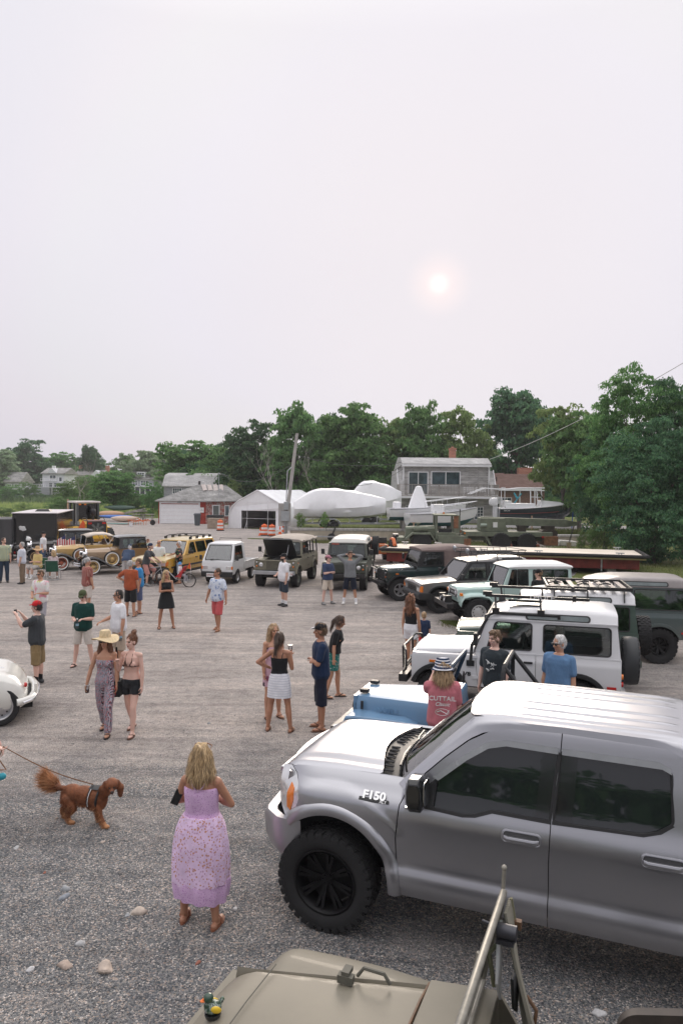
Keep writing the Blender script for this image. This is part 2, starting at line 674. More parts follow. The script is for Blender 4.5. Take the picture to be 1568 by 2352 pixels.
def grass_mat(name,a,bcol,dry,sc=.5):
 m,nt,b=newmat(name)
 vec=coords(nt)
 f=noisef(nt,vec,sc,6,.7)
 g=noisef(nt,vec,14,6,.8)
 c=ramp(nt,f,[(.3,a),(.55,bcol),(.75,dry)])
 c=mixc(nt,1,c,ramp(nt,g,[(.25,(.5,.5,.5)),(.6,(1.1,1.1,1.1)),(.8,(1.4,1.4,1.3))]),'MULTIPLY')
 link(nt,c,b.inputs['Base Color'])
 b.inputs['Roughness'].default_value=.95
 b.inputs['Specular IOR Level'].default_value=.1
 bump(nt,b,g,.8,.05)
 return m
def flat(name,pts,z,mat,kind='structure',jit=0,step=1.0):
 """ground sheet with a wandering edge"""
 out=[]
 k=len(pts)
 for i in range(k):
  a,b=Vector(pts[i]),Vector(pts[(i+1)%k])
  n=max(1,int((b-a).length/step))if jit else 1
  for j in range(n):
   p=a.lerp(b,j/n)
   if jit:
    q=Vector((p.x*.7,p.y*.7,z*50))
    p=p+Vector((noise.noise(q),noise.noise(q+Vector((40,7,3)))))*jit
   out.append((p.x,p.y))
 mb=MB()
 tris=tessellate_polygon([[Vector((p[0],p[1],0))for p in out]])
 mb.add([(p[0],p[1],z)for p in out],[tuple(t)for t in tris])
 o=mb.build(name,mat,smooth=0)
 if o.data.polygons and o.data.polygons[0].normal.z<0:
  o.data.flip_normals()
 return tag(o,kind=kind)
GRAVEL=ground_mat()
LAWN=grass_mat('lawn',(.075,.10,.03),(.14,.16,.055),(.28,.23,.13),.35)
MEADOW=grass_mat('meadow',(.17,.25,.075),(.30,.38,.13),(.36,.38,.16),.05)
ASPHALT=M('asphalt',(.26,.25,.25),.9,var=.15,nscale=.8,bumpy=.2)
flat('ground',[(-2500,-60),(2500,-60),(2500,4000),(-2500,4000)],0,GRAVEL)
flat('meadow',[(-900,92),(-14,92),(-10,84),(-3.7,81),(30,81),(60,60),(900,60),(900,3000),(-900,3000)],.004,MEADOW,jit=1.5,step=3)
flat('lawn',[(at(1290,1335).x,at(1290,1335).y),(9.6,24.2),(30,19),(60,15),(60,60),(18,54.5),(8.5,44),(12,37)],.008,LAWN,jit=.5,step=.5)
tb=MB()
TZ=.8
tb.box((22.2,70,TZ/2-.2),(51,28,TZ+.4))
TERR=tb.build('terrace_ground',LAWN,smooth=0)
tag(TERR,kind='structure')
flat('yard_road',[(7.5,57.5),(60,57.5),(60,66),(7.5,66)],TZ+.006,ASPHALT,jit=.35,step=1)
flat('grass_strip',[(-2.4,53.6),(3.0,52.8),(14,52.2),(26,50.5),(40,50),(40,55.7),(-2.4,55.7)],.012,LAWN,jit=.35,step=.6)
flat('grass_strip',[(-14.2,80.0),(-13,77.8),(-10.2,77.0),(-9.2,78.2),(-11,80.5)],.012,LAWN,jit=.4,step=.5)
flat('grass_strip',[(-10.2,71.5),(-7.8,70.2),(-7.5,71.6),(-9.8,72.6)],.016,LAWN,jit=.3,step=.4)
flat('grass_strip',[(3.05,22.0),(3.5,21.4),(4.0,21.7),(3.6,22.5),(3.1,22.6)],.012,LAWN,jit=.15,step=.1)
flat('grass_strip',[(-1.5,54.6),(-4.6,56.0),(-7.2,57.0),(-7.6,57.8),(-4,57.4)],.02,LAWN,jit=.25,step=.4)
flat('grass_strip',[(10.2,15.2),(12,14.2),(13,13),(13.5,14.5),(11,16.4)],.012,LAWN,jit=.4,step=.25)
def blades(name,n,inside,hmin,hmax,mat,seed,wide=.012,z=0):
 """loose upright blades where inside() gives a point"""
 rg=np.random.default_rng(seed)
 P=np.array([inside(rg)for _ in range(n)])
 h=rg.uniform(hmin,hmax,n)
 a=rg.uniform(0,2*PI,n)
 ln=rg.uniform(-.5,.5,(n,2))*h[:,None]
 V=np.zeros((n,3,3))
 wv=wide*(.6+rg.random(n))
 V[:,0,0]=P[:,0]-np.cos(a)*wv
 V[:,0,1]=P[:,1]-np.sin(a)*wv
 V[:,1,0]=P[:,0]+np.cos(a)*wv
 V[:,1,1]=P[:,1]+np.sin(a)*wv
 V[:,2,0]=P[:,0]+ln[:,0]
 V[:,2,1]=P[:,1]+ln[:,1]
 V[:,:2,2]=P[:,2:3]+z
 V[:,2,2]=P[:,2]+z+h
 me=bpy.data.meshes.new(name)
 me.from_pydata(V.reshape(-1,3).tolist(),[],np.arange(3*n).reshape(-1,3).tolist())
 me.materials.append(mat)
 o=bpy.data.objects.new(name,me)
 COL.objects.link(o)
 return tag(o,kind='stuff')
def leafmat(name,dark,mid,light,tr=.35):
 m,nt,b=newmat(name)
 geo=node(nt,'ShaderNodeNewGeometry')
 oi=node(nt,'ShaderNodeObjectInfo')
 vec=coords(nt)
 f=noisef(nt,vec,.9,3,.6)
 mx=node(nt,'ShaderNodeMath',operation='MULTIPLY_ADD')
 mx.inputs[1].default_value=.5
 link(nt,geo.outputs['Random Per Island'],mx.inputs[0])
 m2=node(nt,'ShaderNodeMath',operation='MULTIPLY')
 m2.inputs[1].default_value=.62
 link(nt,f,m2.inputs[0])
 link(nt,m2.outputs[0],mx.inputs[2])
 c=ramp(nt,mx.outputs[0],[(.22,dark),(.52,mid),(.85,light)])
 hs=node(nt,'ShaderNodeHueSaturation')
 mr=node(nt,'ShaderNodeMapRange')
 mr.inputs['To Min'].default_value=.485
 mr.inputs['To Max'].default_value=.512
 link(nt,oi.outputs['Random'],mr.inputs['Value'])
 link(nt,mr.outputs[0],hs.inputs['Hue'])
 mr=node(nt,'ShaderNodeMapRange')
 mr.inputs['To Min'].default_value=.8
 mr.inputs['To Max'].default_value=1.2
 link(nt,oi.outputs['Random'],mr.inputs['Value'])
 link(nt,mr.outputs[0],hs.inputs['Value'])
 link(nt,c,hs.inputs['Color'])
 link(nt,hs.outputs[0],b.inputs['Base Color'])
 b.inputs['Roughness'].default_value=.6
 b.inputs['Specular IOR Level'].default_value=.25
 t=node(nt,'ShaderNodeBsdfTranslucent')
 link(nt,hs.outputs[0],t.inputs['Color'])
 ms=node(nt,'ShaderNodeMixShader')
 ms.inputs[0].default_value=tr
 link(nt,b.outputs[0],ms.inputs[1])
 link(nt,t.outputs[0],ms.inputs[2])
 link(nt,ms.outputs[0],nt.nodes['Material Output'].inputs[0])
 return m
LEAF=leafmat('leaf_mid',(.055,.13,.045),(.12,.24,.08),(.22,.36,.13),.42)
LEAFD=leafmat('leaf_dark',(.035,.095,.045),(.072,.165,.08),(.14,.26,.115),.38)
LEAFL=leafmat('leaf_light',(.12,.20,.07),(.21,.33,.11),(.32,.44,.17),.45)
LEAFP=leafmat('leaf_pale',(.15,.22,.13),(.25,.34,.2),(.35,.44,.27),.4)
BARK=M('bark',(.13,.11,.095),.9,var=.35,nscale=6,bumpy=.5,bscale=20)
DEADW=M('dead_wood',(.36,.33,.30),.9,var=.25,nscale=5)
def leaves(P,N,size,rg,name,mat,asp=.7):
 n=len(P)
 a=rg.normal(size=(n,3))
 t=np.cross(N,a)
 t/=np.linalg.norm(t,axis=1)[:,None]+1e-9
 s=np.cross(N,t)
 s/=np.linalg.norm(s,axis=1)[:,None]+1e-9
 L=size*rg.uniform(.6,1.35,n)[:,None]
 W=L*asp*rg.uniform(.7,1.2,n)[:,None]
 droop=np.zeros((n,3))
 droop[:,2]=-L[:,0]*.25
 V=np.stack([P-t*L*.5+droop,P+s*W*.5,P+t*L*.5+droop,P-s*W*.5],1)
 me=bpy.data.meshes.new(name)
 me.from_pydata(V.reshape(-1,3).tolist(),[],np.arange(4*n).reshape(-1,4).tolist())
 me.materials.append(mat)
 return me
def crown_mesh(seed,n,lobes,leaf,mat,rx,rz,cz,shape='round',lobe_r=(.34,.52),hollow=.5,sub=8):
 """crown made of leaf sprays on many clumps: lobes hold twigs' clumps, gaps stay between them"""
 rg=np.random.default_rng(seed)
 C,Rr=[],[]
 for i in range(lobes):
  for _ in range(50):
   p=rg.uniform(-1,1,3)
   r=np.linalg.norm(p)
   if r>1 or r<hollow*.6:
    continue
   if shape=='cone':
    if math.hypot(p[0],p[1])>(1-(p[2]+1)/2)*.95+.08:
     continue
   if shape=='flat' and p[2]<-.35:
    continue
   break
  C.append(p*np.array([rx,rx,rz])+np.array([0,0,cz]))
  Rr.append(rg.uniform(*lobe_r)*min(rx,rz))
 cs,cr=[],[]
 for c,r in zip(C,Rr):
  for _ in range(sub):
   d=rg.normal(size=3)
   d/=np.linalg.norm(d)
   d[2]=d[2]*.8+.15
   cs.append(c+d*r*rg.uniform(.5,1.0))
   cr.append(r*rg.uniform(.28,.5))
 cs,cr=np.array(cs),np.array(cr)
 k=rg.integers(0,len(cs),n)
 d=rg.normal(size=(n,3))
 d/=np.linalg.norm(d,axis=1)[:,None]
 d[:,2]=np.abs(d[:,2])*.9-.25
 P=cs[k]+d*(cr[k]*rg.uniform(.45,1.12,n))[:,None]*np.array([1.25,1.25,.8])
 N=d*.8+rg.normal(size=(n,3))*.5+np.array([0,0,.55])
 N/=np.linalg.norm(N,axis=1)[:,None]
 return leaves(P,N,leaf,rg,'crown',mat),C
def trunk_mb(seed,h,r,C,top=None):
 rg=random.Random(seed)
 mb=MB()
 pts=[]
 top=top or h*.75
 for i in range(7):
  t=i/6
  pts.append((rg.uniform(-.12,.12)*t*h*.12,rg.uniform(-.12,.12)*t*h*.12,top*t-.15*(i==0)))
 mb.tube(pts,r,9,rs=[r*(1.25 if i==0 else 1)*(1-.8*i/6)for i in range(7)])
 for c in C[:16]:
  i=rg.randint(2,5)
  a=Vector(pts[i])
  b=Vector(c)
  m=a.lerp(b,.5)+Vector((rg.uniform(-.3,.3),rg.uniform(-.3,.3),.25*(b-a).length*.5))
  rr=r*(1-.8*i/6)*.55
  mb.tube([a,a.lerp(m,.6),m,m.lerp(b,.6),b],rr,6,rs=[rr,rr*.8,rr*.6,rr*.4,rr*.15])
 return mb
TREE_N={}
def tree_kind(key,seed,n,lobes,leaf,mat,rx,rz,cz,h,r,shape='round',bark=None,**kw):
 me,C=crown_mesh(seed,n,lobes,leaf,mat,rx,rz,cz,shape,**kw)
 tm=trunk_mb(seed,h,r,C,cz+rz*.3)
 t=tm.build('trunk',bark or BARK)
 TREE_N[key]=(me,t.data)
 bpy.data.objects.remove(t)
def tree(key,name,label,x,y,z0,sx,sz,rot,group=None,cat='tree'):
 t=thing(name,label,cat,(x,y,z0),rot,group)
 t.scale=(sx,sx,sz)
 me,tm=TREE_N[key]
 for nm,d in(('crown',me),('trunk',tm)):
  o=bpy.data.objects.new(nm,d)
  COL.objects.link(o)
  o.parent=t
 return t
tree_kind('oak',11,17000,46,.40,LEAF,4.0,4.1,5.9,10,.28)
tree_kind('oak2',12,17000,44,.42,LEAF,4.2,4.3,5.7,10,.28)
tree_kind('dark',13,19000,52,.40,LEAFD,3.9,4.6,5.4,10,.3)
tree_kind('dark2',14,18000,48,.40,LEAFD,4.3,4.3,5.6,10,.3)
tree_kind('airy',15,13000,44,.38,LEAFL,3.9,4.2,5.8,10,.24,lobe_r=(.28,.42))
tree_kind('pale',16,15000,40,.42,LEAFP,4.2,4.0,5.6,10,.25)
tree_kind('bush',17,7000,30,.42,LEAF,5.0,4.8,4.9,6,.15,hollow=.2)
tree_kind('bushl',18,6000,30,.42,LEAFL,5.0,4.8,4.9,6,.15,hollow=.2)
tree_kind('spruce',19,6000,60,.35,LEAFD,1.9,5.0,5.2,10,.2,shape='cone',lobe_r=(.2,.35))
tree_kind('locust',20,42000,84,.20,LEAF,4.3,4.1,5.9,10,.26,lobe_r=(.2,.34),sub=9)
tree_kind('locust2',21,42000,80,.21,LEAFD,4.4,4.3,5.8,10,.28,lobe_r=(.22,.38),sub=9)
tree_kind('thick',22,46000,100,.24,LEAFD,4.9,4.9,4.95,8,.3,hollow=.3,lobe_r=(.24,.36),sub=9)
def put(key,name,label,X,ytop,halfw,d,z0=0,group=None,depth_scale=None):
 """tree whose crown spans halfw pixels each side of X and tops out at ytop, at distance d"""
 s=CAM_F/d
 yh=1119+(X-784)*.0087
 top=CAM_H+(yh-ytop)/s
 h=top-z0
 x=(X-784)/s
 rx={'spruce':1.9,'bush':5.9,'bushl':5.9,'thick':5.2}.get(key,4.05)
 hh={'bush':9.6,'bushl':9.6,'thick':9.9,'spruce':10.5}.get(key,10.0)
 return tree(key,name,label,x,d,z0,halfw/s/rx,h/hh,rnd.uniform(0,360),group)
G1='tall trees behind the boat yard'
for a in[('oak2','broadleaf_tree','tall broadleaf tree directly behind the leaning utility pole, bare twigs in front',684,948,66,92),('dark','broadleaf_tree','dark green tree between the garage roof and the white tent ridge',575,988,62,96),('oak','broadleaf_tree','wide yellowish green tree above the shrink-wrapped boat',815,942,84,90),('airy','broadleaf_tree','mid green tree right of the widest tree, above the second wrapped boat',905,956,66,94),('oak2','broadleaf_tree','green tree behind the left end of the shingled house roof',975,946,56,92),('airy','broadleaf_tree','light olive tree behind the brick chimney of the shingled house',1058,934,60,94),('dark2','broadleaf_tree','large dark round-topped tree behind the right gable of the shingled house',1183,914,80,98),('oak','broadleaf_tree','bright green tree just behind the grey gabled house and garage',452,1022,84,112),('oak2','broadleaf_tree','smaller green tree filling the gap left of the dark tree by the tent',520,1040,50,104),('dark2','broadleaf_tree','dark tree seen between two lighter crowns above the wrapped boat',745,968,48,104),]:
 put(*a,group=G1)
put('spruce','spruce_tree','small pointed dark spruce top poking above the tree line',942,942,11,108)
G2='trees on the far shore'
for a in[('dark','broadleaf_tree','tall dark tree at far left behind the pale willow',64,1022,44,205),('pale','broadleaf_tree','pale silvery tree at the left edge of the view',6,1038,40,190),('oak','broadleaf_tree','mid green tree behind the white house with decks',142,1044,38,215),('dark2','broadleaf_tree','dark upright tree right of the white house with decks',208,1031,25,200),('pale','broadleaf_tree','small hazy pale tree beside the dark upright tree',236,1062,26,230),('pale','broadleaf_tree','grey green tree in front of the house with the porch columns',330,1042,46,170),('oak2','broadleaf_tree','dark low tree left of the grey green tree above the porch house',283,1050,30,210),('oak','broadleaf_tree','low tree behind the chimneys of the far roofs',180,1062,40,235),('dark','broadleaf_tree','dark tree mass behind the small far cottage',30,1068,40,225),('oak2','broadleaf_tree','green tree rising behind the porch house on its right',376,1052,40,180),]:
 put(*a,group=G2)
G3='bushes along the edge of the yard'
for a in[('oak','small_tree','bright green small tree standing behind the yellow loader on its right',262,1086,46,98),('bush','bush','dark bush behind the cab of the loader',150,1140,48,88),('bushl','bush','yellowish bush behind the black trailer roof',60,1157,30,92),('bush','bush','low grey green bush at the left edge behind the trailer',8,1164,26,90),('bush','bush','dark green bush in front of the porch house',316,1132,32,100),('bush','bush','tall green bush against the left wall of the garage',352,1106,32,96),('bush','bush','bush in front of the far grey cottage',24,1112,30,160),('bush','bush','bush right of the far grey cottage',66,1106,26,165),('oak','small_tree','small tree in front of the long house with brick chimneys',205,1096,34,140),('bush','bush','hedge-like bush below the long house with brick chimneys',232,1120,30,130),('bushl','bush','low light green bush between loader and kayaks',226,1168,34,92),('bush','bush','bush with bare branches above the loader cab',168,1098,46,105),('bush','bush','dark undergrowth thicket behind the garage roof',480,1078,60,100),('bush','bush','undergrowth behind the left half of the tent',570,1064,60,96),('bush','bush','undergrowth behind the tent ridge and the pole',660,1048,60,92),('bush','bush','undergrowth behind the wrapped boat',762,1040,66,88),('bush','bush','undergrowth left of the shingled house',860,1040,66,88),('bush','bush','undergrowth behind the shingled house',1000,1030,90,90),('bushl','bush','light green shrub hugging the gray house gable',535,1106,26,92),]:
 put(*a,group=G3)
put('airy','broadleaf_tree','loose light green tree leaning over the dark-hulled boat',1292,930,74,64,TZ,'trees by the lawn')
put('oak','broadleaf_tree','green tree between the brick building and the big locust',1330,960,70,60,TZ,'trees by the lawn')
put('locust','locust_tree','tall open locust tree with sky showing through its crown',1452,864,104,46,0,'trees by the lawn')
put('locust2','locust_tree','second locust at the right edge of the view',1570,890,90,44,0,'trees by the lawn')
put('thick','leafy_tree','dense dark leafy tree reaching down to the lawn behind the barge',1500,985,122,41,0,'trees by the lawn')
put('locust2','leafy_tree','dark drooping tree to the left of the dense tree above the boat bow',1390,990,66,48,0,'trees by the lawn')
for(X,Y,w,d,lb)in((1362,1228,16,47,'weedy bush by the broken concrete blocks'),(1336,1240,12,46,'small weedy bush on the lawn edge by the barge'),(1390,1215,30,47,'low bush at the foot of the dense tree')):
 put('bushl','bush',lb,X,Y-22,w,d,0,'weedy bushes by the barge')
for(X,lb)in((690,'tall weeds growing by the base of the wrapped boat'),(745,'tall weeds under the middle of the wrapped boat')):
 put('bushl','weed_clump',lb,X,1180 if X<700 else 1178,13 if X<700 else 10,56.5,TZ,'weeds under the wrapped boat')
put('bush','bush','flowering dark shrub by the brick building porch',1275,1140,22,76,TZ)
def dead_tree(name,label,X,Ytop,d,z0,spread,seed,lean=0.):
 s=CAM_F/d
 top=CAM_H+(1118-Ytop)/s-z0
 rg=random.Random(seed)
 mb=MB()
 def grow(p,dr,L,r,dep):
  pts=[p]
  q=Vector(p)
  dd=Vector(dr)
  for i in range(4):
   dd=(dd+Vector((rg.uniform(-.25,.25),rg.uniform(-.25,.25),rg.uniform(-.05,.2)))).normalized()
   q=q+dd*L/4
   pts.append(q.copy())
  mb.tube(pts,r,5,rs=[r*(1-.16*i)for i in range(5)])
  if dep>0:
   for i in range(rg.randint(2,4)):
    k=rg.randint(1,4)
    nd=(dd+Vector((rg.uniform(-1,1),rg.uniform(-1,1),rg.uniform(-.1,.8)))*spread).normalized()
    grow(pts[k].copy()if i else pts[4].copy(),nd,L*rg.uniform(.5,.8),r*.5,dep-1)
 grow(Vector((0,0,-.1)),Vector((lean,0,1)),top*.48,.075,4)
 o=mb.build(name,DEADW)
 o.location=((X-784)/s,d,z0)
 return tag(o,label,'tree','bare dead trees')
dead_tree('dead_tree','bare dead tree with many limbs just left of the utility pole top',640,1010,84,0,.9,3)
dead_tree('dead_tree','bare grey dead tree rising from bushes above the loader cab',168,1062,96,0,1.1,5,.2)
dead_tree('dead_tree','smaller bare snag right of the loader dead tree, by the far chimney',196,1080,100,0,1.0,8,-.1)
dead_tree('dead_tree','bare twiggy tree right of the utility pole',728,1020,86,0,.9,12)
rg=np.random.default_rng(5)
P,N=[],[]
for X in range(-60,1700,4):
 for k in range(26):
  far=X<420
  d=rg.uniform(225,250)if far else rg.uniform(106,118)
  s=CAM_F/d
  htop=(5.5 if far else 7.5)+2.2*math.sin(X*.035)+1.4*math.sin(X*.11+1)
  P.append(((X+rg.uniform(-4,4)-784)/s,d,rg.uniform(0,htop)))
  N.append(rg.normal(size=3)+np.array([0,-1,.8]))
P,N=np.array(P),np.array(N)
N/=np.linalg.norm(N,axis=1)[:,None]
me=leaves(P,N,1.5,rg,'far_woods',LEAFD)
o=bpy.data.objects.new('far_woods',me)
COL.objects.link(o)
tag(o,kind='stuff')
P,N=[],[]
for i in range(9000):
 a=rg.uniform(-70,250)
 d=rg.uniform(48,62)
 x_,y_=d*math.cos(R(a-90))*1.3,-abs(d*math.sin(R(a-90)))
 if y_>-14:
  continue
 P.append((x_,y_,rg.uniform(0,1)**.8*(7+2.5*math.sin(a*.21)+1.5*math.sin(a*.53))))
 N.append(rg.normal(size=3)+np.array([0,1,.8]))
P,N=np.array(P),np.array(N)
N/=np.linalg.norm(N,axis=1)[:,None]
o=bpy.data.objects.new('woods_beyond_camera',leaves(P,N,1.5,rg,'far_woods',LEAFD))
COL.objects.link(o)
tag(o,kind='stuff')
GR=leafmat('grass_blade',(.07,.11,.03),(.13,.17,.05),(.26,.23,.11),.3)
def in_lawn(rg):
 while True:
  x,y=rg.uniform(8,26),rg.uniform(20,54)
  if y>26.5-(x-8)*.35+1 and not(8.5<x<14.4 and 33<y<41):
   return(x,y,0)
blades('lawn_grass',26000,in_lawn,.05,.16,GR,3,.012)
blades('strip_grass',7000,lambda g:(g.uniform(-2,26),g.uniform(52.9,55.4),0),.08,.25,GR,4,.02)
blades('terrace_grass',9000,lambda g:(g.uniform(-3,30),g.uniform(55.9,57.6),TZ),.08,.35,GR,6,.02)
blades('parking_grass',500,lambda g:(3.5+g.normal()*.25,21.9+g.normal()*.3,0),.03,.09,GR,7,.008)
blades('lot_grass',700,lambda g:(11.8+g.normal()*.9,14.6+g.normal()*.8,0),.03,.08,GR,8,.007)
blades('meadow_grass',16000,lambda g:(g.uniform(-75,-10),g.uniform(92,150),0),.3,.9,leafmat('meadow_blade',(.18,.27,.08),(.28,.37,.12),(.35,.39,.16),.3),9,.06)
blades('reed_bed',9000,lambda g:(g.uniform(-95,-30),g.uniform(155,172),0),.8,1.8,leafmat('reed_blade',(.07,.12,.05),(.11,.17,.07),(.17,.22,.10),.3),10,.1)
ST=[(38,1948,.055,'pale'),(150,2042,.085,'grey'),(148,2062,.09,'grey2'),(322,2095,.11,'cream'),(293,2103,.05,'grey'),(186,2168,.07,'pale'),(150,2220,.12,'brown'),(242,2226,.12,'tan'),(70,2228,.055,'white'),(455,2212,.045,'brick'),(1375,2330,.075,'white'),(103,2005,.035,'brick'),(480,1662,.05,'grey'),(455,1664,.03,'pale'),(236,1935,.045,'tan'),(130,1880,.04,'tan'),(540,2088,.05,'white'),(1300,1290,.2,'white')]
tone=dict(pale=(.42,.42,.42),grey=(.3,.31,.32),grey2=(.26,.28,.31),cream=(.45,.38,.32),brown=(.38,.3,.25),tan=(.45,.37,.31),white=(.55,.54,.54),brick=(.33,.13,.09))
for i,(X,Y,r,tn)in enumerate(ST):
 mb=MB()
 r*=.62
 mb.ball((0,0,r*.10),(r,r*rnd.uniform(.6,.8),r*.5),14,10,Matrix.Rotation(rnd.uniform(0,6),3,'Z'))
 mb.v=[tuple(Vector(p)*(1+.6*noise.noise(Vector(p)/r*1.2+Vector((i*9,0,0)))))for p in mb.v]
 o=mb.build('stone',M('stone_'+tn,tone[tn],.85,var=.2,nscale=25,bumpy=.3))
 o.location=at(X,Y)
 near=['left of the dog','upper of two touching stones','lower of two touching stones','angular, below the pink dress woman','beside the angular stone','small, left of the two stones','flat, left of two near the frame bottom','rounded, right of two near the frame bottom','bright, near the left edge','reddish fragment near the jeep','bright, beside the jeep seat','reddish chip','in the lot right of the couple','tiny, by the grey stone','below the dog','left below the dog','by the pink dress hem','block on the lawn'][i]
 tag(o,'%s stone lying on the gravel, %s'%({'grey2':'bluish grey','brick':'brick red'}.get(tn,tn),near),'stone','loose stones on the gravel')
n=26000
rg=np.random.default_rng(2)
P=[]
while len(P)<n:
 y=4.2+rg.random()**1.6*9
 x=rg.uniform(-.52,.52)*y
 P.append((x,y,0))
P=np.array(P)
sz=rg.uniform(.003,.009,n)*(1+(rg.random(n)<.04)*.9)
ang=rg.uniform(0,2*PI,n)
base=np.array([(1,0,0),(0,.8,0),(-.9,.1,0),(0,-.85,0),(.05,0,.75)])
V=np.zeros((n,5,3))
for j in range(5):
 b=base[j]+rg.uniform(-.25,.25,(n,3))
 V[:,j,0]=P[:,0]+sz*(b[:,0]*np.cos(ang)-b[:,1]*np.sin(ang))
 V[:,j,1]=P[:,1]+sz*(b[:,0]*np.sin(ang)+b[:,1]*np.cos(ang))
 V[:,j,2]=sz*np.maximum(b[:,2],0 if j==4 else 0)+(.0 if j<4 else sz*.3)
o4=np.arange(n)[:,None]*5
F=np.concatenate([o4+np.array([[a,b,4]])for a,b in((0,1),(1,2),(2,3),(3,0))])
me=bpy.data.meshes.new('gravel_chips')
me.from_pydata(V.reshape(-1,3).tolist(),[],F.tolist())
m,nt,b=newmat('gravel_chip')
geo=node(nt,'ShaderNodeNewGeometry')
link(nt,ramp(nt,geo.outputs['Random Per Island'],[(0,(.08,.09,.10)),(.4,(.17,.185,.2)),(.7,(.27,.275,.275)),(.88,(.38,.33,.29)),(1,(.65,.63,.6))]),b.inputs['Base Color'])
b.inputs['Roughness'].default_value=.85
me.materials.append(m)
o=bpy.data.objects.new('gravel_chips',me)
COL.objects.link(o)
tag(o,kind='stuff')
hz=MB().box((0,150,14.5),(760,560,31)).build('haze',None,smooth=0)
hz.data.materials.clear()
hm_=bpy.data.materials.new('haze_air')
hm_.use_nodes=True
hm_.node_tree.nodes.clear()
ho_=node(hm_.node_tree,'ShaderNodeOutputMaterial')
pv=node(hm_.node_tree,'ShaderNodeVolumePrincipled')
pv.inputs['Color'].default_value=(.92,.90,.94,1)
pv.inputs['Density'].default_value=.00045
pv.inputs['Anisotropy'].default_value=.1
link(hm_.node_tree,pv.outputs[0],ho_.inputs['Volume'])
hz.data.materials.append(hm_)
tag(hz,kind='stuff')
def rows(name,cols,bw,bh,mortar=.006,mcol=None,rough=.9,stain=.25,squash=1.0,jit=True):
 """courses of shingles, boards or bricks laid over walls and roofs"""
 if name in MATS:
  return MATS[name]
 m,nt,b=newmat(name)
 vec=coords(nt)
 sp=node(nt,'ShaderNodeSeparateXYZ')
 link(nt,vec,sp.inputs[0])
 ad=node(nt,'ShaderNodeMath',operation='ADD')
 link(nt,sp.outputs[0],ad.inputs[0])
 link(nt,sp.outputs[1],ad.inputs[1])
 cb=node(nt,'ShaderNodeCombineXYZ')
 link(nt,ad.outputs[0],cb.inputs[0])
 link(nt,sp.outputs[2],cb.inputs[1])
 br=node(nt,'ShaderNodeTexBrick')
 br.inputs['Scale'].default_value=1
 br.inputs['Brick Width'].default_value=bw
 br.inputs['Row Height'].default_value=bh
 br.inputs['Mortar Size'].default_value=mortar
 br.inputs['Color1'].default_value=c4(cols[0])
 br.inputs['Color2'].default_value=c4(cols[1])
 br.inputs['Mortar'].default_value=c4(mcol or tuple(c*.45 for c in cols[0]))
 br.inputs['Bias'].default_value=-.1
 link(nt,cb.outputs[0],br.inputs['Vector'])
 f=noisef(nt,coords(nt,'Object',(.6,.6,2.0)),1.3,7,.7)
 c=mixc(nt,1,br.outputs['Color'],ramp(nt,f,[(.3,(1-stain,)*3),(.5,(1,1,1)),(.72,(1+stain,)*3)]),'MULTIPLY')
 link(nt,c,b.inputs['Base Color'])
 b.inputs['Roughness'].default_value=rough
 b.inputs['Specular IOR Level'].default_value=.2
 bump(nt,b,br.outputs['Fac'],-.5,.02)
 MATS[name]=m
 return m
CLAP=rows('weathered_clapboard',((.43,.42,.41),(.60,.585,.57)),1.8,.115,.012,(.14,.135,.13),stain=.4)
SHINGW=rows('gray_shingle_wall',((.34,.35,.38),(.44,.45,.48)),.17,.15,.008,(.2,.2,.22))
SHINGR=rows('asphalt_roof',((.40,.395,.39),(.52,.51,.50)),.3,.14,.008,(.27,.265,.26),stain=.2)
ROOFG=rows('old_roof',((.27,.265,.255),(.36,.35,.34)),.3,.13,.01,(.16,.16,.155),stain=.45)
ROOFB=rows('brown_roof',((.145,.09,.075),(.19,.125,.105)),.3,.13,.008,(.10,.065,.055),stain=.15)
BRICK=rows('brown_brick',((.16,.075,.05),(.23,.11,.075)),.22,.075,.012,(.25,.21,.18),stain=.2)
REDB=rows('red_brick',((.40,.12,.07),(.50,.18,.11)),.22,.075,.012,(.36,.28,.23),stain=.3)
REDW=rows('red_shingle',((.33,.045,.03),(.43,.07,.05)),.2,.16,.012,(.16,.03,.02),stain=.35)
PEEL=rows('peeling_red_shingle',((.34,.09,.07),(.46,.40,.37)),.2,.16,.012,(.2,.15,.13),stain=.6)
SIDW=rows('white_clapboard',((.62,.63,.66),(.70,.71,.73)),3,.14,.012,(.42,.43,.46),stain=.1)
GSID=rows('gray_siding',((.38,.39,.42),(.46,.47,.5)),3,.14,.012,(.26,.27,.3),stain=.12)
WHITE=M('white_trim',(.78,.78,.79),.6,var=.08,nscale=2)
TRIMG=M('weathered_trim',(.42,.40,.38),.85,var=.3,nscale=6,bumpy=.2,streak=(1,1,.3))
DECKW=M('deck_wood',(.34,.315,.29),.9,var=.35,nscale=5,bumpy=.2,streak=(1,1,.2))
CONC=M('concrete',(.46,.40,.32),.9,var=.25,nscale=1.2,bumpy=.3,bscale=30)
CONCL=M('pale_concrete',(.58,.55,.51),.9,var=.25,nscale=2,bumpy=.3,bscale=30)
WPANE=M('window_pane',(.05,.075,.09),.06,var=.6,nscale=1.2,spec=.9)
VINYL=M('white_vinyl',(.86,.86,.88),.5,var=.07,nscale=.9,bumpy=.7,bscale=2.6)
GUN=M('galvanised',(.45,.46,.48),.45,.8,var=.2)
ORANGE=M('safety_orange',(.72,.13,.025),.55,var=.15,nscale=5)
REFL=M('reflective_white',(.75,.73,.72),.4,var=.12,nscale=6)
